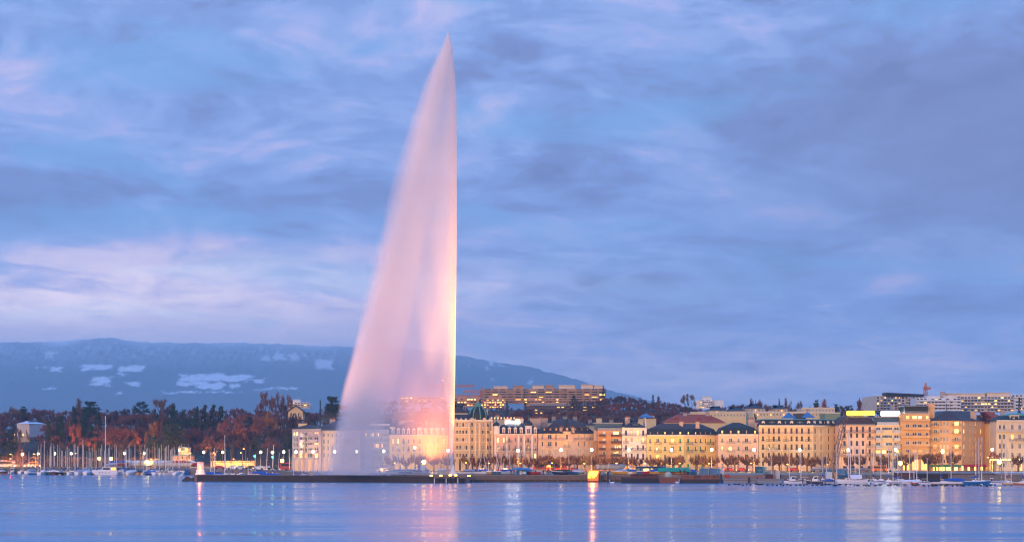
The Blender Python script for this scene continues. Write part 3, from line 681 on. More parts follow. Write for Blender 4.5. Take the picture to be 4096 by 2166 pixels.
b = Bld('turreted_house', 'cream house with brown roof and slender slate cone turret on its corner', [(2152, 744), (2272, 744), (2389, 752)])
c = [2170, (2199, 16), 2224, (2268, 10), 2316, 2339, 2362]
b.facade(ROSE, 1733, [(1737, 1756, 'd'), (1765, 1784, 'db'), (1797, 1820, 't')], c, 7, TRIM, {(3, 1): 'w', (6, 1): 's'}, FR_WHITE, (1852, 1880, 10, 'd', [2170, 2200, 2240, 2300, 2340, 2370]))
b.roof([(1.6, 1722), (5.8, 1688)], [R_BROWN, R_BROWN], eave=.7); b.band(1735, .3, .3, None, 'cornice')
for X in (2178, 2202, 2225, 2312, 2336, 2359): b.dormer(X, 10, 1709, 1722, 't', R_BROWN, R_BROWN, pedi=False, into=1.3, frame=FR_DARK)
turret(b, 2268, 36, 1733, 1727, 1672, ROSE, R_SLATE, cone=True, win=False, finial=True); b.dormer(2268, 14, 1706, 1722, 't', R_SLATE, R_SLATE, into=-1.2, pedi=False)
b.balcony(2210, 112, 1759, .9, .9, IRON_RED); b.balcony(2332, 108, 1759, .9, .9, IRON_RED); b.balcony(2195, 20, 1788); b.balcony(2268, 24, 1788)
for X in (2170, 2224, 2316, 2339, 2362): b.balcony(X, 15, 1792, .18, .3, TRIM, TRIM, True, 'window_hood')
b.chimney(2247, 1709, 1.6, 1.5, 2.5, 3); b.chimney(2289, 1709, 1.6, 1.5, 2.5, 3); b.chimney(2175, 1671, 3, 10, 6); b.chimney(2385, 1720, 2, 4, 4, 2)

b = Bld('apartment_block', 'orange rendered apartment block with dark balconies and a glazed blue penthouse', [(2391, 745), (2487, 745)])
rows = [(1724, 1739, 'd'), (1752, 1765, 's'), (1779, 1791, 'sd'), (1804, 1817, 'd'), (1832, 1846, 'd')]
b.facade(ORANGE, 1718, rows, [(2416, 11), (2447, 7), (2464, 22), (2481, 6)], 10, TRIM, {(2, 0): 'B', (2, 1): 'd', (1, 1): 'd', (3, 2): 'B', (2, 2): 'u', (0, 0): 's'}, FR_WHITE, (1856, 1880, 12, 'w', [2410, 2435, 2465]))
for yy in (1745, 1772, 1799, 1825): b.balcony(2409, 26, yy, .9, 1.2, S_BROWN, ORANGE, True); b.balcony(2465, 44, yy, .9, 1.2, S_BROWN, ORANGE, True)
mb = MB(); zt = b.zt; mb.box(-5.5, 4.6, 3, 12, zt, zt + 2.3); mb.build('penthouse', G_BLUE, b.root); mb = MB(); mb.box(-6, 5, 2.3, 12.5, zt + 2.3, zt + 2.7); mb.build('roof_slab', R_GREY, b.root); b.band(1720, .9, .05, R_GREY, 'parapet_rail')
b.chimney(2396, 1672, 2, 10, 5, 0, CREAM)

b = Bld('white_house', 'white fronted house with dark pitched roof, wide skylight and pale gable wall', [(2488, 744), (2587, 745)])
rows = [(1719, 1739, 'd'), (1750, 1766, 'd'), (1779, 1797, 'd'), (1812, 1838, 'b')]
b.facade(WHITE, 1711, rows, [2504, 2527, 2551, 2573], 8, TRIM, {(1, 0): 'l', (2, 0): 'B', (0, 1): 'w', (1, 1): 'w', (2, 1): 'l', (3, 1): 'B'}, FR_BROWN, (1850, 1880, 14, 'w', [2505, 2535, 2565]))
b.balcony(2537, 98, 1742, .9, .9, IRON, TRIM)
for X in (2502, 2573): b.balcony(X, 20, 1772); b.balcony(X, 18, 1801)
b.balcony(2543, 40, 1801); b.band(1806, .5, .4); b.band(1713, .4, .4, None, 'cornice')
b.roof([(3.2, 1690), (6.5, 1672)], [R_SLATE, R_SLATE], eave=.4); b.dormer(2544, 29, 1692, 1706, 'u', R_SLATE, R_SLATE, pedi=False, into=1.2, frame=FR_DARK)
mb = MB(); x1 = b.pts[-1][0]; mb.loft([[(x1 - .45, .2, b.zt), (x1 - .45, 14.8, b.zt), (x1 - .45, 12, b.z(1668)), (x1 - .45, 6, b.z(1668))], [(x1 - .03, .2, b.zt), (x1 - .03, 14.8, b.zt), (x1 - .03, 12, b.z(1668)), (x1 - .03, 6, b.z(1668))]]); mb.build('gable_wall', ROSE, b.root)
b.chimney(2510, 1668, 2, 8, 5, 2)

b = Bld('long_mansard_house', 'long butter yellow house with green shutters and dark slate mansard bent at its corner', [(2588, 744), (2735, 744), (2872, 754)])
rows = [(1753, 1770, 'd'), (1784, 1802, 'd'), (1816, 1833, 'dw')]
c = [2601, (2631, 13), 2660, (2690, 13), 2721, (2754, 12), 2783, 2803, 2823, 2844, 2865]
lit = {(3, 0): 'l', (1, 2): 'l', (5, 2): 'w'}
for ci in (4, 5, 6, 8, 9, 10): lit[(ci, 0)] = 'g'
for ci in (4, 5, 6, 7, 8, 9, 10): lit[(ci, 1)] = 'g'
lit[(7, 0)] = 'b'
mansion(b, YEL, 1741, rows, c, 8, lit, [2601, 2631, 2660, 2690, 2721, 2754, 2783, 2803, 2823, 2844], (1725, 1740), 1714, 1693, R_GREEN, (1853, 1880, 11, 'g', [2602, 2631, 2660, 2695, 2722, 2754, 2784, 2810, 2845]), dcode='ddldlBlddd', dface=R_BROWN, pedi=False, cap=R_BROWN)
for X, w in ((2631, 28), (2690, 28), (2754, 34), (2836, 40)): b.balcony(X, w, 1777)
for X, w in ((2631, 28), (2690, 28), (2754, 34), (2805, 20)): b.balcony(X, w, 1808)
for X in (2601, 2660, 2721, 2783, 2803): b.balcony(X, 12, 1771, .5, .25); b.balcony(X, 12, 1803, .5, .25)
b.band(1779, .25, .2); b.band(1838, .3, .25)
for X in (2725, 2790): b.chimney(X, 1686, 1.4, 5, 2.4, 2)
b = Bld('dark_mansard_house', 'pale pink house under a tall near black hipped mansard with five lit dormers', [(2873, 745), (3034, 745)])
rows = [(1751, 1768, 'd'), (1783, 1801, 'd'), (1815, 1833, 'bd')]
mansion(b, ROSE, 1738, rows, [2889, (2923, 14), 2954, (2986, 14), 3020], 8, {(0, 1): 'l', (4, 1): 's'}, [2889, 2923, 2954, 2986, 3020], (1718, 1736), 1709, 1688, R_GREEN, (1852, 1880, 9, 'd', [2890, 2922, 2954, 2988, 3018]), dcode='lwldl', dface=R_BROWN, pedi=False)
for X in (2923, 2986): b.balcony(X, 32, 1774); b.balcony(X, 32, 1807)
for X in (2889, 2954, 3020): b.balcony(X, 13, 1768, .5, .25); b.balcony(X, 13, 1801, .5, .25)
b.band(1777, .25, .2); b.band(1838, .3, .25); b.chimney(3005, 1676, 2.6, 8, 4, 4); b.chimney(3028, 1690, 1.5, 5, 3, 2)
b = Bld('long_hotel', 'long cream hotel with rows of brown shuttered windows and slate mansard with round portholes', [(3035, 745), (3252, 745), (3355, 757)])
rows = [(1711, 1733, 'd'), (1743, 1763, 'd'), (1775, 1797, 'd'), (1809, 1829, 'b'), (1843, 1862, 'd')]
c = [3052, 3076, 3095, 3116, 3142, 3166, 3187, 3208, 3235, (3261, 10), 3285, 3315, 3338]
b.facade(CREAM, 1703, rows, c, 8, TRIM, {(9, 1): 'w', (1, 1): 'w', (4, 1): 'w', (11, 0): 'b'}, FR_BROWN)
b.band(1705, .5, .5, None, 'cornice'); b.balcony(3143, 214, 1735, .9, .9, IRON_RED); b.band(1737, .3, .25); b.band(1800, .25, .15); b.band(1866, .5, .2)
for X, w in ((3085, 42), (3142, 22), (3232, 24)): b.balcony(X, w, 1766); b.balcony(X, w, 1799)
for X in (3052, 3116, 3166, 3208, 3187): b.balcony(X, 12, 1763, .5, .25); b.balcony(X, 12, 1797, .5, .25)
b.roof([(.9, 1678), (1.8, 1675)], [R_GREEN, R_COPPER], eave=.35)
for X, w in ((3088, 28), (3200, 28), (3142, 10), (3300, 14), (3350, 10)): b.dormer(X, w, 1682, 1699, 'u', R_GREEN, R_GREEN, pedi=False, into=.1, back=1.2)
for X in (3053, 3118, 3167, 3235, 3261, 3284, 3315, 3336):
    x, y, h, z = b.place(X, 1688); mb = MB(); nx, ny = -math.sin(h), math.cos(h)
    mb.lathe([(.62, 0), (.62, .35), (.42, .35), (.42, .2), (.001, .2)], 10); o = mb.build('porthole', [TRIM], b.root, (x + nx * .5, y + ny * .5, z)); o.rotation_euler = (RD(90), 0, h)
def skylight(b, X0, X1, y0, y1, dback):
    D = b.loc.y + dback; x0, x1 = wx(X0, D) - b.loc.x, wx(X1, D) - b.loc.x; z0, z1 = wz(y1, D) - b.g, wz(y0, D) - b.g; xm, w = (x0 + x1) / 2, (x1 - x0) / 2
    mb = MB(); mb.loft([[(x0, dback, z0), (x1, dback, z0), (x1, dback + 2 * w, z0), (x0, dback + 2 * w, z0)], [(xm - .2, dback + w, z1), (xm + .2, dback + w, z1), (xm + .2, dback + w + .3, z1), (xm - .2, dback + w + .3, z1)]]); mb.build('glass_pyramid', mat('blue_skylight_glass', (.05, .16, .34), .12, .2, 1.5), b.root)
skylight(b, 3131, 3186, 1648, 1671, 8); skylight(b, 3206, 3262, 1646, 1669, 8)
mb = MB(); mb.box(wx(3184, 756) - b.loc.x, wx(3222, 756) - b.loc.x, 10, 18, b.z(1676), b.z(1651)); mb.build('plant_room', FR_DARK, b.root)

b = Bld('brown_roofed_house', 'pale pink house under the yellow lit board, brown mansard with peaked dormers', [(3357, 744), (3500, 745)])
rows = [(1705, 1726, 'd'), (1731, 1749, 'd'), (1762, 1781, 'd'), (1795, 1813, 'd'), (1826, 1842, 'b')]
b.facade(ROSE, 1699, rows, [3378, 3405, 3428, 3452, 3479], 9, TRIMD, {(1, 3): 'u'}, FR_DARK, (1862, 1881, 16, 'd', [3380, 3412, 3445, 3478]))
b.band(1701, .5, .5, None, 'cornice'); b.balcony(3430, 136, 1728, .9, .9, IRON_RED)
for X in (3371, 3479): b.balcony(X, 24, 1754); b.balcony(X, 24, 1786); b.balcony(X, 24, 1820)
b.roof([(1.6, 1666), (4, 1662)], [R_BROWN, R_BROWN], eave=.4)
for X in (3405, 3429, 3453, 3480): b.dormer(X, 11, 1677, 1692, 'd', R_BROWN, R_BROWN, into=.7, frame=FR_DARK)
billboard(3387, 3499, 1642, 1660, 748, L_YEL, 'long yellow glowing blank board on the brown mansard roof', 0)
b.band(1824, .4, .3)

b = Bld('balcony_block', 'narrow grey white apartment block with corner balconies under the white lit board', [(3501, 745), (3600, 745)])
rows = [(1707, 1719, 'u'), (1738, 1750, 'u'), (1768, 1781, 'u'), (1799, 1812, 'd')]
b.facade(CREAM, 1698, rows, [(3513, 18), (3537, 17), (3557, 25), (3586, 20)], 18, TRIM, {(1, 2): 's', (0, 3): 'l', (1, 3): 'B', (2, 3): 'd'}, FR_WHITE, (1832, 1878, 22, 'd', [3520, 3550, 3580]))
for yy in (1729, 1760, 1790, 1821): b.balcony(3513, 24, yy, 1.0, 1.4, mat('frosted_balcony_glass', (.42, .46, .48), .3, .1), WHITE, True); b.balcony(3586, 26, yy, 1.0, 1.4, mat('frosted_balcony_glass', (.42, .46, .48), .3, .1), WHITE, True)
mb = MB(); zt = b.zt; mb.box(b.pts[0][0] + 1.4, b.pts[-1][0] - .2, 2.2, 12, zt, zt + 2.7); mb.build('penthouse', G_BLUE, b.root); mb = MB(); mb.box(b.pts[0][0] + .6, b.pts[-1][0] - .1, 1.5, 13, zt + 2.7, zt + 3.2); mb.build('roof_slab', R_FLAT, b.root); b.balcony(3552, 86, 1697, .95, .3, mat('frosted_balcony_glass', (.42, .46, .48), .3, .1), WHITE, True, 'terrace_railing')
billboard(3522, 3599, 1644, 1661, 750, L_WHITE, 'white glowing blank board on the narrow grey white apartment block', 0)

b = Bld('balcony_block', 'tall tan apartment block with full width balconies and a brightly lit upper floor', [(3601, 744), (3719, 745)])
rows = [(1662, 1681, 'B'), (1695, 1713, 'd'), (1729, 1747, 'd'), (1763, 1781, 'd'), (1797, 1814, 'd')]
b.facade(TAN, 1655, rows, [(3631, 14), (3659, 18), (3680, 16), (3709, 12)], 16, TAN, {(0, 0): 'l', (3, 0): 'l', (1, 1): 'u', (2, 4): 'w', (1, 4): 'w'}, FR_WHITE, (1836, 1879, 26, 'l', [3625, 3662, 3698]))
for yy in (1681, 1715, 1748, 1782, 1815): b.balcony(3660, 116, yy, .75, 1.2, TAN, TAN, True)
mb = MB(); zt = b.zt; mb.box(b.pts[0][0] + 2.0, b.pts[-1][0] - .6, 1.6, 12, zt, zt + 2.9); mb.build('penthouse', R_GREEN, b.root)
for X in (3633, 3668, 3708): b.window(X, 13, 1628, 1642, 'u', FR_WHITE, 1.5)
mb = MB(); mb.box(b.pts[0][0] + 1.6, b.pts[-1][0] - .2, 1.2, 12.4, zt + 2.9, zt + 3.2); mb.build('roof_slab', R_GREY, b.root); b.balcony(3663, 114, 1653, .8, .1, FR_WHITE, TAN, False, 'terrace_railing'); b.chimney(3724, 1612, 2.5, 6, 7, 0, TAN)

b = Bld('corner_block', 'big orange lit corner block with brown hipped roof and glowing shopfronts below', [(3720, 747), (3847, 744), (3960, 762)])
rows = [(1685, 1702, 'd'), (1715, 1732, 'd'), (1746, 1763, 'd'), (1777, 1793, 'w'), (1807, 1823, 'w'), (1836, 1851, 'b')]
c = [(3741, 15), (3764, 8), (3777, 8), (3790, 8), (3826, 16), (3856, 9), 3880, 3892, 3902, (3923, 10), (3943, 12)]
lit = {(4, 0): 'B', (5, 0): 'l', (4, 1): 'B', (5, 1): 'B', (6, 0): 't', (7, 0): 't', (8, 0): 'l', (6, 1): 't', (7, 1): 't', (8, 1): 's', (9, 1): 'l', (6, 2): 't', (5, 2): 't', (4, 3): 'l', (5, 3): 'l'}
b.facade(TAN, 1682, rows, c, 6, TAN, lit, FR_WHITE, (1860, 1881, 21, 'B', [3742, 3768, 3794, 3820, 3850, 3876, 3902, 3928]))
b.roof([(2.5, 1668), (7, 1643)], [R_BROWN, R_BROWN], eave=.7); b.chimney(3893, 1645, 2.2, 7, 4, 0, CH_STONE)
for yy in (1702, 1732, 1763, 1794, 1824):
    b.balcony(3740, 28, yy, .7, 1.0, IRON, TAN); b.balcony(3826, 34, yy, .7, 1.0, IRON, TAN); b.balcony(3943, 18, yy, .7, 1.0, TAN, TAN, True)
mb = MB()
for i, (XA, XB) in enumerate(((3722, 3846), (3848, 3958))):
    xa, ya, h, z = b.place(XA, 1856, i); xb, yb, h, _ = b.place(XB, 1856, i); nx, ny = -math.sin(h), math.cos(h)
    mb.mat(i); mb.face([(xa, ya - .05, z), (xb, yb - .05, z), (xb - nx * 1.8, yb - ny * 1.8 - .05, z - .9), (xa - nx * 1.8, ya - ny * 1.8 - .05, z - .9)])
mb.build('awning', [S_GREEN, mat('red_awning', (.55, .03, .02), .7, .1)], b.root)

b = Bld('grand_hotel', 'cream hotel at the far right edge with a string of bulbs along its front', [(3985, 742), (4240, 742)])
rows = [(1697, 1717, 'd'), (1735, 1756, 'd'), (1771, 1793, 'd'), (1808, 1829, 'd'), (1849, 1868, 'd')]
b.facade(PALE, 1683, rows, [4001, 4017, 4050, 4079, 4110, 4140, 4170, 4200], 11, TRIM, {(2, 1): 'l'}, FR_WHITE, (1850, 1884, 9, 'l', [4072, 4085]))
b.band(1684, .5, .6, None, 'cornice'); b.balcony(4105, 236, 1724, .9, 1.1, RAIL_STONE); b.balcony(4050, 26, 1763); b.balcony(4079, 26, 1763); b.band(1840, .4, .4)
b.roof([(3.5, 1660), (7, 1650)], [R_GREEN, R_COPPER], eave=.5); b.dormer(4062, 36, 1660, 1680, 'd', PALE, PALE, pedi=False, into=1.4); b.window(4058, 8, 1670, 1680, 'l', FR_WHITE, 1.3)
b = Bld('red_roofed_house', 'narrow pale house squeezed beside the orange corner block under a red tiled roof', [(3957, 752), (3988, 754)])
b.facade(CREAM, 1692, [(1700, 1716, 'w'), (1726, 1740, 'd'), (1752, 1768, 'd'), (1786, 1800, 'd'), (1815, 1830, 'd')], [3965, 3977], 8, TRIM, {}, FR_BROWN, (1850, 1880, 8, 'w', [3972]))
b.roof([(1.5, 1670), (4, 1645)], [R_RED, R_RED], eave=.5)

# second row of roofs behind the quay front
def back_house(X0, X1, D, ytop, yeave, rm, wallm, label, name='back_house', chim=(), rows=(), code='d'):
    b = Bld(name, label, [(X0, D), (X1, D)], depth=14, gz=hill(wx((X0 + X1) / 2, D), D) - .5); b.trim = TRIM
    if rows: b.facade(wallm, yeave, rows, lin(X0 + 8, X1 - 8, max(2, int((X1 - X0) / 13))), 6, TRIM, {}, FR_WHITE)
    else: b.walls(wallm, yeave, [])
    if ytop < yeave - 3: b.roof([(2, (ytop + yeave) / 2 + 2), (6, ytop)], [rm, rm], eave=.4)
    else: b.band(yeave, .4, .1, TRIM, 'parapet')
    for c in chim: b.chimney(c, ytop - 4, 1.6, 5, 2.5, 3)
    return b
b = back_house(2655, 2900, 790, 1655, 1690, R_RED, CREAM, 'wide red tiled roof with skylights behind the long butter yellow house', 'red_roofed_house', (2740, 2830))
for X in (2705, 2800, 2845): b.dormer(X, 18, 1672, 1684, 'u', R_RED, R_RED, pedi=False, into=2.0)
b = back_house(3905, 4030, 800, 1642, 1682, R_RED, CREAM, 'red tiled roof rising behind the brown roofed corner block', 'red_roofed_house', (4010,))
b = back_house(2545, 2625, 785, 1666, 1672, R_GREY, CREAM, 'pale house with a glass pyramid skylight behind the white fronted house', 'back_house', (2610,)); skylight(b, 2555, 2615, 1652, 1668, 2)
back_house(2330, 2480, 790, 1682, 1700, R_BROWN, CREAM, 'low brown roofs with antennas between the cone turret and the white house', 'back_house', (2360, 2400, 2445))
back_house(2190, 2330, 790, 1670, 1690, R_BROWN, PALE, 'brown roof and chimneys behind the cone turreted house', 'back_house', (2215, 2260, 2300))
back_house(1945, 2065, 785, 1664, 1676, R_GREEN, SAND, 'green edged slate roof with small dormers behind the domed palace', 'back_house', (1990,), ((1667, 1675, 'l'),))
back_house(1796, 1870, 800, 1610, 1650, R_BROWN, SAND, 'steep brown church like roof just right of the jet', 'back_house')
back_house(2760, 2985, 830, 1648, 1650, R_FLAT, CREAM, 'flat roofed pale block with chimney behind the red tiled roof', 'flat_roofed_block', (2800, 2975), ((1655, 1664, 'd'),))
back_house(3010, 3300, 815, 1645, 1648, R_FLAT, CREAM, 'flat roofed pale row behind the long cream hotel', 'flat_roofed_block', (3080, 3230), ((1652, 1661, 'dddl'),))
back_house(3205, 3340, 850, 1630, 1632, R_FLAT, PALE, 'pale villa with terraces above the hotel glass pyramids', 'flat_roofed_block', (3280,), ((1636, 1644, 'd'),))
back_house(3300, 3362, 800, 1650, 1652, R_FLAT, mat('green_scaffold_net', (.22, .28, .16), .9, .15), 'house wrapped in green scaffold netting beside the yellow board', 'netted_house')
for X0, X1, D, yt, ye, lb in ((2830, 2905, 905, 1622, 1640, 'dark hipped villa roof below the white hillside tower, nearer the jet'), (2905, 2985, 915, 1625, 1642, 'dark hipped villa roof below the white hillside tower, beside bare trees'), (2985, 3060, 930, 1612, 1632, 'dark villa roof on the hill above the near black mansard'), (3090, 3150, 940, 1618, 1634, 'dark villa roof between poplars on the hill')):
    back_house(X0, X1, D, yt, ye, R_SLATE, PALE, lb, 'hill_villa', (), ((ye + 3, ye + 11, 'ddl'),))

# apartment blocks on the hill
def terrace_block(name, label, X0, X1, D, ytop, ybot, nf, wallm, bandm, nw, litfrac, seed, steps=None, wcode='d', Dr=None):
    r = random.Random(seed); front = [(X0, D), (X1, Dr or D)]
    b = Bld(name, label, front, depth=16, gz=wz(ybot, D)); b.trim = bandm; h = (ybot - ytop) / nf
    b.walls(wallm, ytop, [])
    cnt = 0; per = min(nw, int(96 / nf))
    for f in range(nf):
        y1 = ytop + h * (f + 1); y0 = ytop + h * f
        for kx in range(per):
            X = X0 + (X1 - X0) * (kx + .5) / per
            if r.random() < .10: continue
            c = r.choice('lB') if r.random() < litfrac else r.choice('d' + wcode)
            b.window(X, (X1 - X0) / per * r.uniform(.55, .85), y0 + h * .22, y1 - h * .18, c, FR_DARK, -.06)
        kx = 0; segs = r.choice((2, 3, 3)) if X1 - X0 > 120 else 1
        for sgi in range(segs):
            a = X0 + (X1 - X0) * sgi / segs + (3 if sgi else 0); c = X0 + (X1 - X0) * (sgi + 1) / segs - (3 if sgi < segs - 1 else 0)
            b.balcony((a + c) / 2, c - a, y1 - .2 * h * r.random() * 0, ms(h, D) * .36, 1.3 + .5 * (sgi % 2), bandm, bandm, True)
    return b
def penthouse(b, spans, code='u'):
    for X0, X1, y0, y1, m in spans:
        D = b.loc.y + 3; mb = MB(); mb.box(wx(X0, D) - b.loc.x, wx(X1, D) - b.loc.x, 3, 11, b.zt, wz(y0, D) - b.g); mb.box(wx(X0, D) - b.loc.x - .4, wx(X1, D) - b.loc.x + .4, 2.5, 11.4, wz(y0, D) - b.g, wz(y0, D) - b.g + .3); mb.build('penthouse', m, b.root)
BR = wallmat('brown_concrete', (.44, .26, .16)); BR2 = wallmat('salmon_concrete', (.52, .27, .15)); GB = wallmat('grey_balcony_front', (.46, .44, .42)); CRC = wallmat('cream_concrete', (.70, .56, .40))
b = terrace_block('hillside_apartments', 'long brown terraced apartment block crowning the hill beside the mountain', 1935, 2424, 1300, 1553, 1612, 6, BR, BR, 24, .13, 3, wcode='du')
penthouse(b, [(1975, 2030, 1545, 1553, CRC), (2052, 2095, 1543, 1553, BR), (2130, 2175, 1542, 1553, CRC), (2180, 2215, 1541, 1553, BR), (2235, 2300, 1541, 1553, CRC), (2325, 2372, 1538, 1553, CRC), (2376, 2410, 1542, 1553, CRC)])
b = terrace_block('hillside_apartments', 'salmon lower wing below the long brown hilltop block', 2095, 2265, 1270, 1592, 1622, 3, BR2, BR2, 12, .35, 4)
b = terrace_block('hillside_apartments', 'salmon stepped apartments below the cranes, nearer the dark dome', 1935, 2018, 1265, 1594, 1632, 4, BR2, BR2, 8, .45, 5); penthouse(b, [(1955, 1990, 1583, 1594, BR2)]); b.chimney(1997, 1577, 3, 4, 8, 0, BR2)
b = terrace_block('hillside_apartments', 'low salmon apartments just right of the jet under the crane jibs', 1815, 1932, 1280, 1591, 1625, 3, BR2, BR2, 9, .45, 6); penthouse(b, [(1830, 1870, 1584, 1591, BR2), (1885, 1915, 1583, 1591, BR2)])
b = terrace_block('hillside_apartments', 'hilltop apartments blurred behind the orange spray', 1600, 1780, 1290, 1585, 1610, 2, BR2, BR2, 10, .4, 7)
b = terrace_block('hillside_apartments', 'dark terraced flats with lit windows among bare trees, over the cone turret', 2100, 2420, 1200, 1622, 1668, 4, wallmat('dark_brown_wall', (.12, .08, .07)), wallmat('dark_brown_wall', (.12, .08, .07)), 18, .28, 8)
mb = MB(); mb.box(wx(2118, 1205) - b.loc.x, wx(2400, 1205) - b.loc.x, -1, 14, b.zt, b.zt + 1.3); mb.build('roof_slab', R_GREY, b.root)
b = terrace_block('white_tower_block', 'white stepped tower block standing alone on the hill above the red roofs', 2800, 2850, 1200, 1597, 1632, 5, WHITE, WHITE, 6, .3, 9); penthouse(b, [(2810, 2848, 1586, 1597, WHITE)])
mb = MB(); x0, x1 = b.pts[-1][0], b.pts[-1][0] + ms(46, 1200); mb.box(x0, x1, 2, 15, 0, b.z(1599)); mb.build('side_wing', WHITE, b.root)
mb = MB(); mb.box(b.pts[0][0] - ms(15, 1200), b.pts[0][0] - .05, 2, 15, 0, b.z(1599)); mb.build('side_wing', WHITE, b.root)
b = terrace_block('hillside_apartments', 'cream apartment block with grey balconies and dark flat roof above the white board', 3504, 3705, 1150, 1584, 1640, 5, CRC, GB, 14, .22, 10, Dr=1180)
mb = MB(); zt = b.zt; mb.loft([[(b.pts[0][0] + 6, 2, zt), (b.pts[-1][0] - 1, 30, zt), (b.pts[-1][0] - 1, 42, zt), (b.pts[0][0] + 6, 14, zt)], [(b.pts[0][0] + 6, 2, zt + 1.9), (b.pts[-1][0] - 1, 30, zt + 1.6), (b.pts[-1][0] - 1, 42, zt + 1.6), (b.pts[0][0] + 6, 14, zt + 1.9)]]); mb.build('penthouse', R_BROWN, b.root)
b = terrace_block('hillside_apartments', 'white balconied block stepping down between the two big hill blocks, below the crane', 3664, 3842, 1110, 1590, 1640, 4, WHITE, WHITE, 12, .12, 12, wcode='uu'); b.chimney(3771, 1565, 2.6, 5, 7, 0, CH_STONE); penthouse(b, [(3710, 3760, 1583, 1590, WHITE), (3775, 3830, 1585, 1590, WHITE)])
b = terrace_block('hillside_apartments', 'long cream hill block with grey balconies and lit top floor, nearest the right edge', 3843, 4056, 1150, 1584, 1646, 5, CRC, GB, 16, .22, 13, wcode='du')
penthouse(b, [(3790, 3940, 1574, 1584, CRC), (3948, 4040, 1571, 1584, CRC)])
b = terrace_block('hillside_apartments', 'white block with dark window bands cut by the right photo edge on the hill', 4045, 4170, 1260, 1576, 1640, 5, WHITE, WHITE, 8, .2, 14)
b = terrace_block('white_tower_block', 'small white flat roofed tower behind the big bare plane tree over the park', 1152, 1240, 1300, 1608, 1630, 3, WHITE, CRC, 7, .08, 15); penthouse(b, [(1172, 1200, 1598, 1608, WHITE)])

# park buildings on the left
b = Bld('gabled_house', 'pale gabled villa half hidden by trees above the teal ended apartments', [(1152, 980), (1212, 980)], depth=9, gz=wz(1676, 980)); b.facade(CREAM, 1645, [(1650, 1660, 'd')], [1165, 1180, 1195], 5, TRIM, {}, FR_DARK)
mb = MB(); x0, x1 = b.pts[0][0], b.pts[-1][0]; mb.face([(x0, 0, b.zt), (x1, 0, b.zt), (0, 0, b.z(1624))]); mb.build('gable', CREAM, b.root)
mb = MB(); zz = b.z(1622)
for sgn in (-1, 1): mb.loft([[(0, -1, zz), (0, 10, zz), (0, 10, zz + .3), (0, -1, zz + .3)], [(sgn * (x1 + 1), -1, b.zt - .6), (sgn * (x1 + 1), 10, b.zt - .6), (sgn * (x1 + 1), 10, b.zt - .3), (sgn * (x1 + 1), -1, b.zt - .3)]])
mb.build('roof', R_BROWN, b.root); b.chimney(1158, 1628, 1, 4, 3, 0)
b = Bld('wrapped_hall', 'white sheet wrapped hall with low gable roof standing among the park trees', [(67, 935), (117, 930), (160, 945)], depth=14, gz=wz(1745, 935)); b.trim = WHITE
sheet = mat('pale_scaffold_sheet', (.62, .58, .56), .8, .15, .25); b.walls(sheet, 1694, [])
mb = MB(); zt = b.zt
for kx in range(22):
    X = 68 + kx * 4.2; x, y, h, z = b.place(X, 1700); mb.box(x - .06, x + .06, y - .12, y - .02, 0, zt - .1)
mb.build('scaffold_poles', R_GREY, b.root)
b.roof([(3.0, 1686), (5.5, 1682)], [mat('pale_sheet_roof', (.62, .64, .70), .6, .1)], eave=.3)
mb = MB(); mb.box(-8, 2, -3, -.3, -2.5, -.2); mb.build('lit_porch', SAND, b.root)
for X in (80, 113): b.window(X, 7, 1733, 1743, 'B', FR_DARK, -3.1, i=0)
b = Bld('lake_villa', 'pink Italianate villa with square belvedere tower and green roof behind the masts', [(689, 868), (764, 868)], depth=10); b.facade(wallmat('villa_pink', (.42, .26, .20)), 1822, [(1825, 1836, 'd'), (1844, 1860, 'd')], [700, 712, 730, 747, 757], 6, TRIM, {}, FR_DARK)
b.roof([(2.5, 1816), (4, 1814)], [R_COPPER, R_COPPER], eave=.7)
mb = MB(); x, y, h, z = b.place(733, 1816); mb.box(x - 2.2, x + 2.2, 2, 6.4, 0, b.z(1789)); t_ = mb.build('belvedere', SAND, b.root); mb = MB(); mb.loft([[(x - 2.7, 1.5, b.z(1789)), (x + 2.7, 1.5, b.z(1789)), (x + 2.7, 6.9, b.z(1789)), (x - 2.7, 6.9, b.z(1789))], [(x - .3, 4, b.z(1784)), (x + .3, 4, b.z(1784)), (x + .3, 4.4, b.z(1784)), (x - .3, 4.4, b.z(1784))]]); mb.build('tower_roof', R_COPPER, t_)
for X in (729, 737): o = inst('window', win_mesh(.9, 1.8, 'd', FR_WHITE), t_, (wx(X, 870) - b.loc.x, 1.94, b.z(1802)))
# balustraded park wall
mb = MB(); x0, x1 = wx(842, 866), wx(1018, 866); mb.box(x0, x1, 866, 866.8, GZ, GZ + 1.9); mb.box(x0 - .1, x1 + .1, 865.9, 866.9, GZ + 2.6, GZ + 2.8)
for kx in range(60): xx = x0 + (x1 - x0) * kx / 59; mb.box(xx - .1, xx + .1, 866.2, 866.6, GZ + 1.9, GZ + 2.6)
o = mb.build('park_wall', mat('park_wall_stone', (.36, .28, .22), .9, .25)); tag(o, 'pale stone balustrade wall along the park behind the moored boats', 'wall')
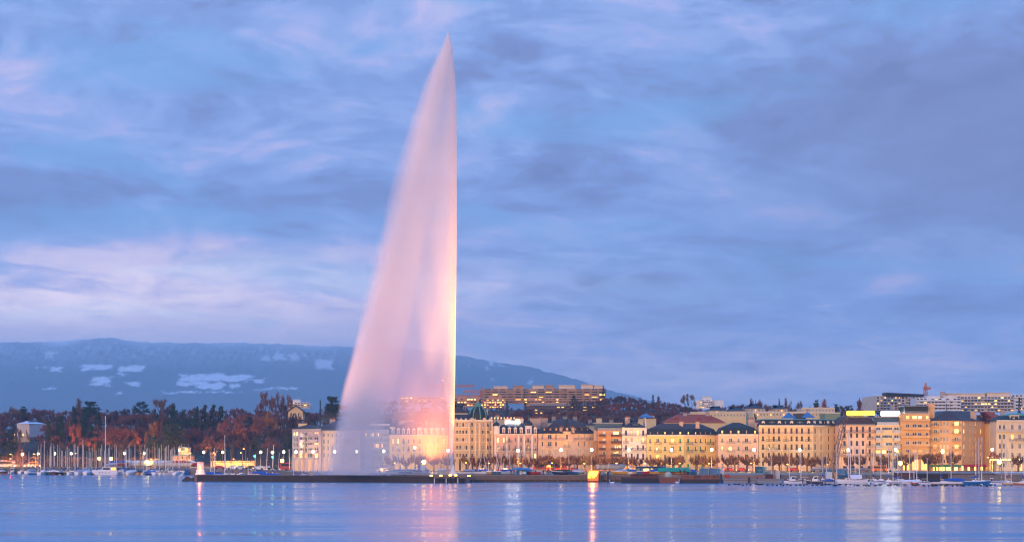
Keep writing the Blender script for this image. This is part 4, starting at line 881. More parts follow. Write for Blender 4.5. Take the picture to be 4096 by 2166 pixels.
# ------------------------------------------------------------------ trees
def barkm(name, c): return mat(name, c, .9, .3, 1.5)
B_DARK = barkm('dark_bark', (.045, .033, .026)); B_PLANE = barkm('plane_bark', (.075, .052, .034))
TW = {'russet': mat('russet_twigs', (.21, .08, .055), .9, .35, .25), 'rust': mat('rust_red_twigs', (.36, .10, .042), .9, .35, .25), 'purple': mat('purple_brown_twigs', (.16, .07, .06), .9, .35, .25), 'grey': mat('grey_brown_twigs', (.19, .12, .09), .9, .35, .25),
      'dusk': mat('dusky_brown_twigs', (.11, .055, .048), .9, .35, .25), 'gold': mat('golden_leaves', (.38, .15, .02), .9, .35, .3), 'green': mat('dark_conifer_needles', (.03, .055, .026), .9, .45, .3), 'olive': mat('olive_evergreen_leaves', (.055, .065, .025), .9, .4, .3),
      'plane': mat('plane_twigs', (.085, .043, .022), .9, .3, .4)}
def sliver(mb, p, d, L, w, r):
    s = d.cross(Vector((r.uniform(-1, 1), r.uniform(-1, 1), r.uniform(-1, 1))))
    if s.length < 1e-4: return
    s = s.normalized() * w
    mb.face([p - s, p + s, p + d * L])
def rdir(r): 
    while True:
        v = Vector((r.uniform(-1, 1), r.uniform(-1, 1), r.uniform(-1, 1)))
        if .05 < v.length < 1: return v.normalized()
def branch(mb, p, d, L, rad, lev, r, tips, up=.15, spread=.75):
    q = p + d * L * .5 + rdir(r) * L * .07; e = p + d * L
    mb.tube([p, q, e], [rad, rad * .82, rad * .62], 5)
    if lev == 0: tips.append((e, d)); return
    n = r.choice((2, 3, 3))
    for i in range(n):
        nd = (d + rdir(r) * spread + Vector((0, 0, up))).normalized()
        branch(mb, e if i else q.lerp(e, .8), nd, L * r.uniform(.6, .85), rad * .6, lev - 1, r, tips, up, spread)
def bare_meshes(seed, tw):
    """unit broadleaf tree, 1 m tall, bare: (trunk mesh, crown mesh)"""
    r = random.Random(seed); tb = MB(); tips = []
    tb.tube([(0, 0, -.04), (0, 0, .12), (.01, 0, .26)], [.028, .022, .018], 7)
    for i in range(r.choice((4, 5))):
        a = i * 6.28 / 4.5 + r.uniform(-.4, .4); branch(tb, Vector((.01, 0, .22 + .03 * (i % 3))), Vector((math.cos(a) * .65, math.sin(a) * .65, r.uniform(.6, 1.1))).normalized(), r.uniform(.17, .24), .012, 3, r, tips, .2, .62)
    cb = MB()
    for e, d in tips:
        if e.z < .2: continue
        for kk in range(20):
            p = e + rdir(r) * .055 * r.random(); sliver(cb, p - d * .03, (d * .7 + rdir(r) + Vector((0, 0, .25))).normalized(), r.uniform(.035, .085), r.uniform(.004, .0075), r)
    return tb.mesh('trunk', B_DARK), cb.mesh('crown', TW[tw])
def poplar_meshes(seed, tw):
    r = random.Random(seed); tb = MB(); cb = MB(); tb.tube([(0, 0, -.04), (0, 0, .5), (0, 0, .95)], [.018, .012, .003], 6)
    for i in range(46):
        z = r.uniform(.1, .85); a = r.uniform(0, 6.28); d = Vector((math.cos(a) * .2, math.sin(a) * .2, 1)).normalized(); L = .3 * (1.05 - z)
        tb.tube([(0, 0, z), tuple(Vector((0, 0, z)) + d * L)], [.005, .001], 4)
        for kk in range(26): p = Vector((0, 0, z)) + d * L * r.random() + rdir(r) * .02; sliver(cb, p, (Vector((0, 0, 1)) + rdir(r) * .5).normalized(), r.uniform(.04, .09), .003, r)
    return tb.mesh('trunk', B_DARK), cb.mesh('crown', TW[tw])
def clump(cb, c, rx, rz, n, r, s=.03):
    for i in range(n):
        v = rdir(r) * (r.random() ** .4); p = c + Vector((v.x * rx, v.y * rx, v.z * rz)); a, b = rdir(r), rdir(r); q = s * r.uniform(.5, 1.2)
        cb.face([p - a * q, p + b * q * .7, p + a * q, p - b * q * .6])
def conifer_meshes(seed, tw, kind):
    r = random.Random(seed); tb = MB(); cb = MB(); tb.tube([(0, 0, -.04), (0, 0, .5), (0, 0, .93)], [.024, .016, .004], 7)
    if kind == 'sequoia':
        for i in range(95):
            z = .10 + .86 * (i / 95) ; rad = (.19 * (1 - z) ** .55 + .015) * r.uniform(.55, 1.05); a = r.uniform(0, 6.28)
            clump(cb, Vector((math.cos(a) * rad, math.sin(a) * rad, z - .02)), .05, .04, 26, r, .021)
    elif kind == 'cedar':
        for i in range(16):
            z = .36 + .60 * i / 16 + r.uniform(-.02, .02); n = 5 if i < 12 else 3; rad = .40 * (1 - max(0, (z - .36) / .68) ** 1.6) + .06
            for kx in range(n):
                a = kx * 6.28 / n + i * .9 + r.uniform(-.3, .3); L = rad * r.uniform(.6, 1.1); e = Vector((math.cos(a) * L, math.sin(a) * L, z + .03))
                tb.tube([(0, 0, z - .03), tuple(e)], [.008, .002], 4)
                for t_ in (.5, .75, 1.0): clump(cb, Vector((0, 0, z)).lerp(e, t_) + rdir(r) * .015, .075, .014, 34, r, .021)
    elif kind == 'spruce':
        for i in range(70):
            z = .1 + .88 * i / 70; rad = .24 * (1 - z) * r.uniform(.6, 1.1); a = i * 2.4
            clump(cb, Vector((math.cos(a) * rad, math.sin(a) * rad, z)), .045, .022, 24, r, .019)
    elif kind == 'pine':
        for i in range(34):
            a = r.uniform(0, 6.28); q = r.random() ** .5; z = .5 + .42 * r.random(); rad = .34 * q * math.sqrt(max(.05, 1 - ((z - .62) / .34) ** 2)); e = Vector((math.cos(a) * rad, math.sin(a) * rad, z))
            tb.tube([(0, 0, min(.85, z - .12)), tuple(e)], [.008, .002], 4); clump(cb, e, .085, .035, 60, r, .022)
    elif kind == 'round':
        for i in range(46): v = rdir(r); clump(cb, Vector((v.x * .27, v.y * .27, .56 + v.z * .36)) * r.uniform(.86, 1.05), .085, .065, 40, r, .025)
    elif kind == 'column':
        for i in range(60): z = .06 + .9 * i / 60; a = i * 2.4; rad = .045 * math.sin(math.pi * min(1, z * .8 + .25)) ; clump(cb, Vector((math.cos(a) * rad, math.sin(a) * rad, z)), .04, .04, 20, r, .018)
    elif kind == 'weeping':
        for i in range(90):
            a = r.uniform(0, 6.28); rad = .30 * r.random() ** .5; zt = .95 - rad * rad * 3.2
            for kk in range(22): z = zt * r.uniform(.12, 1); sliver(cb, Vector((math.cos(a) * rad, math.sin(a) * rad, z)) + rdir(r) * .02, Vector((0, 0, -1)), r.uniform(.05, .12), .003, r)
    return tb.mesh('trunk', B_DARK), cb.mesh('crown', TW[tw])
def plane_meshes(seed):
    """pollarded plane, metres: stout trunk, knuckled arms, upright whips"""
    r = random.Random(seed); tb = MB(); cb = MB(); h0 = r.uniform(2.0, 2.5)
    tb.tube([(0, 0, -.3), (0, 0, .4), (.05, 0, h0)], [.42, .33, .30], 8)
    for i in range(6):
        a = i * 1.05 + r.uniform(-.25, .25); p = Vector((.05, 0, h0 - .1)); d = Vector((math.cos(a), math.sin(a), .65)).normalized(); rad = .2
        L = r.uniform(1.0, 1.5); pts = [p]
        for s in range(3):
            q = p + d * L; tb.tube([p, p.lerp(q, .5) + rdir(r) * .12, q], [rad, rad * .85, rad * .95], 5); p = q; rad *= .72; L *= .75
            d = (d + rdir(r) * .55 + Vector((0, 0, .35))).normalized()
            for kk in range(3):
                e = p + (rdir(r) + Vector((0, 0, .35))).normalized() * r.uniform(.4, .8); tb.tube([p, e], [rad * .8, rad * .75], 4)
                for w in range(24):
                    dd = (Vector((0, 0, 1)) + rdir(r) * .42).normalized(); sliver(cb, e + rdir(r) * .18, dd, r.uniform(.7, 1.9), .028, r)
                for w in range(10): sliver(cb, e + rdir(r) * .25, rdir(r), r.uniform(.25, .6), .05, r)
    return tb.mesh('trunk', B_PLANE), cb.mesh('crown', TW['plane'])
LAND = [(0, 'at the left photo edge'), (112, 'near the wrapped white hall'), (250, 'above the first masts'), (330, 'below the tall sequoias'), (420, 'behind the tall catamaran mast'), (520, 'behind the marina masts'), (610, 'over the marina'), (730, 'above the pink villa'), (802, 'above the dome topped lighthouse'), (900, 'behind the tall sloop mast'), (990, 'over the park balustrade'), (1080, 'near the golden tree'), (1170, 'above the teal ended apartments'), (1300, 'behind the left spray edge'), (1420, 'behind the falling spray'), (1520, 'above the glass office'), (1640, 'above the yellow mansard mansion'), (1760, 'behind the rising jet'), (1850, 'left of the big dome'), (1912, 'behind the big dome'), (1990, 'right of the big dome'), (2090, 'above the white rooftop board'), (2180, 'under the long hilltop block'), (2268, 'above the cone turret'), (2360, 'under the hilltop block end'), (2440, 'above the orange penthouse block'), (2537, 'above the white fronted house'), (2620, 'above the glass pyramid roof'), (2700, 'above the red tiled roof'), (2780, 'below the white tower block'), (2880, 'beside the white tower block'), (2960, 'above the near black mansard'), (3060, 'above the hotel skylights'), (3160, 'over the twin glass pyramids'), (3270, 'above the hotel end'), (3360, 'beside the yellow board'), (3450, 'above the yellow board'), (3560, 'above the white board'), (3700, 'below the tower crane'), (3850, 'above the brown corner roof'), (4000, 'by the right photo edge')]
def where(X): return min(LAND, key=lambda t: abs(t[0] - X))[1]
CARLOOK = {'russet': 'bare russet', 'rust': 'bare rust red', 'purple': 'bare purple brown', 'grey': 'bare grey brown', 'dusk': 'bare dusky brown', 'gold': 'golden leaved', 'green': 'dark green', 'olive': 'olive green'}
_TN = {}
def normed(pair, nat):
    zs = max(max(v.co.z for v in m.vertices) for m in pair); rs = sorted(math.hypot(v.co.x, v.co.y) for v in pair[1].vertices); rs = rs[int(len(rs) * .985)]
    for m in pair:
        for v in m.vertices: v.co.x *= nat / 2 / rs; v.co.y *= nat / 2 / rs; v.co.z /= zs
    return pair
def tree(kind, tw, X, ytop, D, wpx=None, label=None, seed=0, name=None, gz=None):
    z0 = hill(wx(X, D), D) if gz is None else gz
    Ht = wz(ytop, D) - z0
    if Ht < 3: return
    v = (seed % 4) if kind == 'bare' else seed % 2
    nat = {'bare': .86, 'poplar': .22, 'sequoia': .38, 'cedar': .8, 'spruce': .42, 'pine': .72, 'round': .64, 'column': .14, 'weeping': .62}[kind]
    fn = {'bare': lambda: bare_meshes(v * 7 + 3 + len(tw), tw), 'poplar': lambda: poplar_meshes(v + 5, tw)}.get(kind, lambda: conifer_meshes(v + 9, tw, kind))
    tm, cm = cached(('t', kind, tw, v), lambda: normed(fn(), nat))
    W = ms(wpx, D) if wpx else Ht * nat
    nm = name or {'bare': 'broadleaf_tree', 'poplar': 'poplar_tree', 'sequoia': 'sequoia_tree', 'cedar': 'cedar_tree', 'spruce': 'spruce_tree', 'pine': 'pine_tree', 'round': 'evergreen_tree', 'column': 'cypress_tree', 'weeping': 'weeping_willow'}[kind]
    grp = None
    if not label:
        size = 'tall' if Ht > 15 else ('low' if Ht < 9 else 'mid-sized')
        kn = {'bare': 'tree', 'poplar': 'slim poplar', 'sequoia': 'sequoia', 'cedar': 'flat layered cedar', 'spruce': 'pointed spruce', 'pine': 'flat topped pine', 'round': 'bushy evergreen', 'column': 'cypress', 'weeping': 'weeping tree'}[kind]
        label = '%s %s %s on the wooded slope %s' % (size, CARLOOK[tw], kn, where(X)); grp = 'trees on the wooded slope ' + where(X)
    t = thing(nm, label, 'tree', (wx(X, D), D, z0), (seed * 2.4) % 6.28, grp)
    inst('trunk', tm, t, sc=(W / nat, W / nat, Ht)); inst('crown', cm, t, sc=(W / nat, W / nat, Ht))
r = random.Random(5)
# trees one can tell apart
for kind, tw, X, yt, D, w, lb in [
    ('poplar', 'grey', 315, 1586, 1120, 40, 'bare twin poplar standing highest on the left skyline beside a cedar'), ('cedar', 'green', 362, 1601, 1080, 100, 'broad dark cedar on the skyline beside the bare poplar'),
    ('pine', 'green', 560, 1602, 1080, 82, 'dark round topped pine alone on the skyline over the marina'), ('bare', 'grey', 655, 1582, 1090, 100, 'big bare grey tree on the skyline between the pine and the sequoias'), ('cedar', 'green', 693, 1609, 1060, 34, 'small dark cedar top beside the big bare skyline tree'),
    ('bare', 'russet', 1062, 1549, 1000, 112, 'huge bare tree dominating the skyline above the golden tree, nearer the lighthouse'), ('bare', 'russet', 1128, 1555, 1010, 100, 'huge bare tree on the skyline beside the small white tower'),
    ('sequoia', 'green', 297, 1620, 960, 40, 'dark sequoia with a split top, leftmost of the three over the masts'), ('sequoia', 'green', 340, 1629, 950, 60, 'widest dark sequoia in the middle of the three over the masts'), ('sequoia', 'green', 392, 1641, 940, 46, 'pointed dark sequoia nearest the catamaran mast'),
    ('round', 'green', 622, 1636, 960, 36, 'small dark evergreen clump left of the broad evergreen over the marina'), ('round', 'green', 683, 1630, 960, 70, 'broad dark evergreen above the pink villa'), ('round', 'green', 733, 1634, 960, 54, 'narrow dark evergreen beside the broad one above the pink villa'),
    ('sequoia', 'green', 785, 1621, 940, 44, 'dark sequoia above the dome topped lighthouse, leftmost of four'), ('sequoia', 'green', 818, 1615, 945, 48, 'dark sequoia above the lighthouse, second of four'), ('sequoia', 'green', 852, 1614, 950, 48, 'dark sequoia above the lighthouse, third of four'), ('sequoia', 'green', 884, 1619, 955, 40, 'dark sequoia right of the lighthouse, last of four'),
    ('sequoia', 'olive', 195, 1676, 900, 44, 'dark columnar evergreen beside the wrapped white hall'), ('cedar', 'green', 240, 1660, 910, 50, 'shaggy dark cedar between the white hall and the sequoias'), ('spruce', 'green', 246, 1690, 890, 40, 'dark spruce rising over the first tall masts'), ('spruce', 'green', 524, 1675, 930, 30, 'dark spruce over the marina left of the golden olive tree'), ('spruce', 'green', 560, 1670, 940, 44, 'broad green spruce under the skyline pine'),
    ('cedar', 'green', 95, 1622, 1060, 56, 'dark cedar on the skyline above the wrapped white hall'), ('bare', 'grey', 50, 1617, 1060, 50, 'bare grey tree on the skyline at the far left'), ('bare', 'rust', 300, 1686, 878, 90, 'rust red tree in front of the sequoias behind the marina'),
    ('bare', 'rust', 385, 1712, 866, 170, 'wide rust red plane crown behind the masts, left of the catamaran mast'), ('bare', 'rust', 480, 1700, 868, 160, 'wide rust red plane crown behind the masts, right of the catamaran mast'), ('bare', 'russet', 930, 1650, 885, 150, 'large russet tree above the sloop moored by the lighthouse'), ('bare', 'russet', 1000, 1645, 890, 140, 'large russet tree above the park balustrade'),
    ('bare', 'russet', 850, 1748, 860, 90, 'low russet tree behind the dome topped lighthouse'), ('bare', 'gold', 1085, 1634, 940, 76, 'golden leaved tree in front of the huge bare skyline tree'), ('round', 'gold', 608, 1684, 910, 60, 'golden olive tree in the middle of the dark wood over the marina'),
    ('cedar', 'olive', 690, 1690, 880, 130, 'big flat topped cedar with orange limbs above the pink villa'), ('weeping', 'purple', 82, 1766, 858, 44, 'brown weeping tree under the wrapped white hall'), ('column', 'green', 1281, 1592, 980, 10, 'slim dark cypress at the left edge of the spray'), ('cedar', 'green', 1330, 1580, 990, 90, 'dark cedar dimly seen through the left spray edge'),
    ('round', 'green', 20, 1725, 880, 110, 'dark bushy evergreen at the left edge under the wooded slope'), ('bare', 'grey', 82, 1702, 872, 70, 'bare spreading tree in front of the wrapped white hall'), ('round', 'olive', 655, 1755, 862, 50, 'rounded olive bush just above the marina boats'), ('poplar', 'russet', 632, 1670, 890, 16, 'thin russet poplar beside the golden olive tree'), ('poplar', 'russet', 646, 1666, 895, 14, 'thin pale poplar next to another beside the golden olive tree'),
    ('bare', 'grey', 2750, 1567, 1140, 86, 'big bare pale tree on the skyline left of the white tower block'), ('spruce', 'green', 2612, 1576, 1160, 26, 'dark spruce on the skyline beside a pale poplar'), ('poplar', 'grey', 2634, 1579, 1160, 18, 'pale slim poplar beside the skyline spruce'),
    ('bare', 'grey', 3010, 1583, 1120, 36, 'bare tree alone on the skyline above the near black mansard'), ('poplar', 'russet', 3040, 1594, 1100, 36, 'russet poplar clump on the skyline above the hotel start'), ('poplar', 'russet', 3117, 1586, 1100, 14, 'slim russet poplar, one of a loose row above the hotel'), ('poplar', 'russet', 3143, 1584, 1100, 22, 'broader russet poplar, in a loose row above the hotel'), ('bare', 'grey', 3165, 1594, 1090, 36, 'bare grey tree beside the broader russet poplar'), ('bare', 'grey', 3200, 1595, 1090, 40, 'bare grey tree over the twin glass pyramids'),
    ('cedar', 'green', 3265, 1596, 1080, 44, 'dark cedar behind the thick russet poplar'), ('poplar', 'rust', 3297, 1588, 1060, 34, 'thick russet poplar above the hotel end'), ('cedar', 'green', 3345, 1612, 1040, 44, 'dark cedar left of the umbrella pine over the yellow board'), ('pine', 'green', 3397, 1617, 1030, 48, 'flat umbrella pine over the yellow board'), ('poplar', 'russet', 3438, 1587, 1060, 34, 'russet poplar rising behind the yellow board'),
    ('round', 'green', 3020, 1653, 800, 48, 'dark green tree behind the near black mansard roof'), ('spruce', 'green', 2296, 1578, 1180, 56, 'dark layered conifer under the long hilltop block'), ('spruce', 'green', 1920, 1596, 1170, 28, 'dark conifer above the big dome'), ('spruce', 'green', 2028, 1600, 1170, 22, 'dark conifer in front of the salmon apartments'), ('spruce', 'green', 2100, 1598, 1170, 20, 'dark conifer below the hilltop block centre'),
    ('round', 'green', 2413, 1537, 1296, 14, 'small round shrub tree on the hilltop terrace end'), ('spruce', 'green', 4077, 1584, 1100, 30, 'dark spruce on the hill by the right photo edge'), ('round', 'olive', 2447, 1652, 1020, 40, 'dark green bush among bare trees above the orange block'),
    ('bare', 'dusk', 1176, 1644, 965, 60, 'dark bare tree half hiding the pale gabled villa'), ('bare', 'purple', 1212, 1650, 962, 64, 'bare brown tree beside the pale gabled villa, nearer the spray'), ('bare', 'dusk', 1150, 1655, 960, 60, 'bare tree below the huge skyline trees, left of the gabled villa'), ('bare', 'rust', 2458, 1620, 1080, 60, 'rust red round tree on the slope above the orange penthouse block'), ('bare', 'rust', 3975, 1800, 735, 46, 'bare tree with glowing twigs between corner block and hotel')]:
    if D < 800: tree(kind, tw, X, yt, D, w, lb, int(X), gz=GZ)
    else: tree(kind, tw, X, yt, D, w, lb, int(X))
# the wood behind the marina
for D, y0, y1, step, cols in ((1110, 1622, 1648, 32, ('purple', 'grey', 'russet', 'dusk')), (1040, 1640, 1668, 33, ('russet', 'purple', 'dusk', 'russet')), (985, 1660, 1690, 36, ('purple', 'russet', 'dusk', 'green')), (930, 1688, 1722, 40, ('dusk', 'russet', 'purple', 'green', 'russet')), (888, 1722, 1768, 44, ('dusk', 'purple', 'green', 'russet', 'dusk'))):
    X = -30 + r.uniform(0, 20)
    while X < 1180 + (D - 880) * .8:
        tw = r.choice(cols); kd = 'bare' if tw != 'green' else r.choice(('round', 'spruce', 'sequoia'))
        yt = r.uniform(y0, y1)
        if not (60 < X < 170 and D < 990 and yt < 1745): tree(kd, tw, X, yt, D + r.uniform(-14, 14), None, None, r.randrange(99))
        X += step * r.uniform(.75, 1.25)
# hillside trees behind the town, and those seen through the spray
for D, step, X0, X1, prof, cols in ((1240, 46, 1330, 1830, [(1330, 1612), (1450, 1590), (1600, 1600), (1830, 1605)], ('purple', 'dusk', 'russet')), (1120, 44, 1350, 2130, [(1350, 1640), (1500, 1610), (1800, 1620), (1900, 1622), (2130, 1622)], ('russet', 'dusk', 'purple', 'grey')),
    (1190, 22, 2390, 2760, [(2390, 1592), (2450, 1582), (2540, 1584), (2600, 1600), (2680, 1600), (2760, 1620)], ('purple', 'dusk', 'purple')), (1120, 24, 2380, 2790, [(2380, 1612), (2500, 1606), (2620, 1612), (2790, 1628)], ('purple', 'dusk', 'russet')), (1040, 28, 2040, 2800, [(2040, 1640), (2300, 1632), (2500, 1636), (2800, 1645)], ('dusk', 'purple', 'russet')),
    (960, 34, 1400, 2720, [(1400, 1655), (1800, 1640), (2000, 1645), (2300, 1655), (2720, 1655)], ('dusk', 'russet', 'purple', 'grey')), (1190, 40, 2900, 3520, [(2900, 1612), (3100, 1614), (3400, 1622), (3520, 1630)], ('grey', 'dusk', 'purple')), (1190, 30, 2290, 2420, [(2290, 1592), (2420, 1588)], ('dusk', 'purple'))):
    X = X0
    while X < X1:
        tree('bare', r.choice(cols), X, lerp(prof, X) + r.uniform(-6, 9), D + r.uniform(-16, 16), None, None, r.randrange(99)); X += step * r.uniform(.75, 1.25)
# pollarded planes along the promenade
PL = [1566, 1623, 1676, 1735, 1790, 1872, 1907, 1950, 1996, 2040, 2080, 2115, 2148, 2179, 2213, 2245, 2277, 2309, 2340, 2371, 2411, 2438, 2476, 2512, 2546, 2610, 2645, 2691, 2716, 2787, 2815, 2845, 2911, 2938, 2990, 3013, 3091, 3118, 3150, 3189, 3228, 3246, 3288, 3400, 3440, 3535, 3623, 3714, 3742, 3812, 4072]
PLANE = {1735: 'pollarded plane glowing orange in the floodlit spray', 3535: 'gnarled pollarded plane in front of the narrow grey white block', 3623: 'gnarled pollarded plane before the brightly lit archway', 3812: 'gnarled pollarded plane in front of the glowing shopfronts, right of a pair', 4072: 'thin plane tree before the far right hotel'}
ANCH = [(1566, 'the yellow mansard mansion'), (1796, 'the domed palace'), (1974, 'the pink mansard house'), (2152, 'the cone turreted house'), (2391, 'the orange apartment block'), (2488, 'the white fronted house'), (2590, 'the long green shuttered house'), (2873, 'the near black mansard house'), (3035, 'the long cream hotel'), (3357, 'the brown mansard house'), (3501, 'the narrow grey white block'), (3601, 'the tall tan block'), (3720, 'the orange corner block'), (3985, 'the far right hotel')]
def anchor(X):
    a = [t for t in ANCH if t[0] <= X + 2]; return (a[-1] if a else ANCH[0])[1]
cnt = {}
for i, X in enumerate(PL):
    a = anchor(X); cnt[a] = cnt.get(a, 0) + 1
    lb = PLANE.get(X, '%s pollarded plane from the left in front of %s' % (nth(cnt[a]), a))
    D = 716 + ((i * 7) % 5 - 2) * 1.2; t = thing('plane_tree', lb, 'tree', (wx(X, D), D, GZ), i * 1.9, 'pollarded planes along the promenade')
    tm, cm = cached(('plane', i % 5), lambda: plane_meshes(i % 5 + 20)); s = rnd.uniform(.92, 1.08) * (1.12 if X > 3500 else 1)
    inst('trunk', tm, t, sc=s); inst('crown', cm, t, sc=s)
# clipped hedges on the left shore
for i, (X0, X1, D, h, lb) in enumerate(((-40, 300, 862, 3.4, 'clipped brown hedge under street lamps along the left shore road'), (300, 640, 864, 3.0, 'clipped brown hedge behind the crowded marina masts'))):
    mb = MB(); x0, x1 = wx(X0, D), wx(X1, D); rr = random.Random(i)
    for kx in range(2600): p = Vector((rr.uniform(x0, x1), D + rr.uniform(-1, 1), GZ + 1.2 + rr.random() * h)); sliver(mb, p, (rdir(rr) + Vector((0, 0, .6))).normalized(), rr.uniform(.3, .8), .09, rr)
    tag(mb.build('hedge', TW['plane']), lb, 'hedge')

# ------------------------------------------------------------------ street lamps
def lampmat(name, c, e): return mat(name, c, .5, 0, 1, 0, e, c)
LW = lampmat('white_lamp_glow', (1, .80, .42), 13); LO = lampmat('orange_lamp_glow', (1, .42, .05), 10); LY = lampmat('yellow_lamp_glow', (1, .72, .12), 18)
POST = mat('grey_lamp_post', (.30, .28, .25), .5, .1)
LIGHTS = {'w': ((1, .55, .15), 7000), 'o': ((1, .38, .06), 11000), 'y': ((1, .48, .07), 11000)}
def lamp_meshes(kind, h):
    def mk():
        p = MB(); p.tube([(0, 0, 0), (0, 0, h * .5), (0, 0, h - .25)], [.12, .09, .07], 7); p.lathe([(.22, 0), (.22, .35), (.12, .5)], 8)
        if kind == 'o': p.tube([(0, 0, h - .4), (-.3, -.1, h - .1), (-.75, -.2, h)], .05, 5)
        b = MB()
        if kind == 'o': b.lathe([(.02, h - .28), (.26, h - .2), (.3, h - .05), (.02, h + .08)], 10, -.8, -.2)
        else:
            s = .62 if kind == 'w' else .85
            b.lathe([(.02, h - s), (s * .6, h - s * .75), (s * .8, h), (s * .6, h + s * .6), (.02, h + s * .8)], 10)
        c = MB(); c.lathe([(.3, h + .55), (.34, h + .62), (.1, h + .8)], 8) if kind != 'o' else c.lathe([(.34, h - .02), (.3, h + .1), (.05, h + .16)], 8, -.8, -.2)
        return p.mesh('post', POST), b.mesh('lamp_globe', {'w': LW, 'o': LO, 'y': LY}[kind], True), c.mesh('lamp_cap', POST)
    return cached(('lamp', kind, round(h, 1)), mk)
LOOK = {'w': 'white', 'o': 'small orange', 'y': 'dazzling yellow'}
LCNT = {}
def lamp(kind, X, y, D, label=None):
    h = round(wz(y, D) - GZ, 1); a = anchor(X) if X > 1550 else where(X); key = (kind, a); lb = label or 'lit %s street lamp %s' % (LOOK[kind], ('before ' + a) if X > 1550 else a)
    t = thing('street_lamp', lb, 'street lamp', (wx(X, D), D, GZ), 0, LOOK[kind] + ' street lamps')
    if not label: AUTO.setdefault(lb, []).append(t)
    p, b, c = lamp_meshes(kind, h); inst('post', p, t); inst('lamp_globe', b, t); inst('lamp_cap', c, t)
    col, pw = LIGHTS[kind]; wk = 1150 < X < 1300; l = cached(('pl', kind, wk), lambda: bpy.data.lights.new('street_lamp_light', 'SPOT')); l.spot_size = RD(150); l.spot_blend = .5; l.energy = pw * (.3 if wk else 1); l.color = col; l.shadow_soft_size = .4
    o = bpy.data.objects.new('street_lamp_light', l); COL.objects.link(o); o.parent = t; o.location = (-.8 if kind == 'o' else 0, .95, h - .1); o.rotation_euler = Vector((0, -.80, .6)).to_track_quat('Z', 'Y').to_euler()
for kind, X, y, D in ([('o', X, y, 858) for X, y in ((50, 1814), (143, 1813), (310, 1811), (570, 1811), (768, 1809), (863, 1808), (971, 1808), (942, 1832), (613, 1834))] + [('w', X, y, 852) for X, y in ((90, 1815), (153, 1813), (219, 1812), (285, 1812), (498, 1811), (577, 1811), (716, 1799), (815, 1806), (891, 1806))]
    + [('w', X, y, 800 if X < 1160 else 734) for X, y in ((1043, 1806), (1089, 1807), (1135, 1805), (1184, 1806), (1252, 1804))] + [('y', X, y, D) for X, y, D in ((397, 1832, 852), (444, 1832, 852), (590, 1845, 846), (1129, 1840, 790), (1695, 1845, 690), (3602, 1850, 690))]
    + [('w', X, y, 705) for X, y in ((1339, 1804), (1427, 1803), (1535, 1802), (1659, 1787), (1792, 1800), (2072, 1800), (2244, 1798), (2367, 1797), (2515, 1798), (2686, 1797), (2847, 1797), (3016, 1796), (3199, 1798), (3393, 1798), (3583, 1796), (3969, 1795))]
    + [('o', X, y, 700) for X, y in ((1588, 1849), (1873, 1847), (1965, 1850), (2090, 1850), (2217, 1848), (2346, 1851), (2475, 1850), (2589, 1850), (2728, 1850), (2845, 1851), (3013, 1850), (3159, 1854), (3318, 1854))] + [('y', 3770, 1802, 705), ('y', 3998, 1845, 700), ('o', 983, 1792, 800), ('o', 3960, 1826, 705)]):
    if kind == 'o' and X in (983,): lamp(kind, X, y, D, 'tall orange street lamp standing highest above the park balustrade')
    else: lamp(kind, X, y, D)
for X, D, hh, cname, c, lb in ((43, 846, 3.2, 'red', (1, .03, .01), 'traffic light shining red on the left shore road'), (1019, 790, 4.6, 'green', (.02, 1, .35), 'traffic light shining green by the park balustrade'), (1091, 790, 4.3, 'green', (.05, 1, .1), 'traffic light shining green under the yellow lamp')):
    t = thing('traffic_light', lb, 'traffic light', (wx(X, D), D, GZ)); mb = MB(); mb.tube([(0, 0, 0), (0, 0, hh)], .07, 6); mb.build('post', POST, t)
    mb = MB(); mb.box(-.25, .25, -.15, .15, hh, hh + 1.2); mb.build('signal_head', IRON, t); mb = MB(); mb.lathe([(.02, -.3), (.33, -.1), (.33, .1), (.02, .3)], 8); mb.build('signal_lens', mat(cname + '_signal_glow', c, .5, 0, 1, 0, 40, c), t, (0, -.42, hh + .6))
t = thing('light_string', 'string of glowing bulbs hung along the far right hotel front', 'light string', (wx(3960, 735), 735, GZ)); mb = MB(); zz = wz(1837, 735) - GZ
mb.tube([(0, 0, zz + .15), (ms(180, 735), 0, zz + .15)], .04, 4); mb.tube([(0, 0, 0), (0, 0, zz + .2)], .06, 5); mb.build('cable', IRON, t)
for kx in range(26): inst('bulb', cached('bulb', lambda: MB().lathe([(.02, -.2), (.2, 0), (.02, .2)], 7).mesh('bulb', LY)), t, (.3 + kx * ms(6.4, 735), 0, zz))
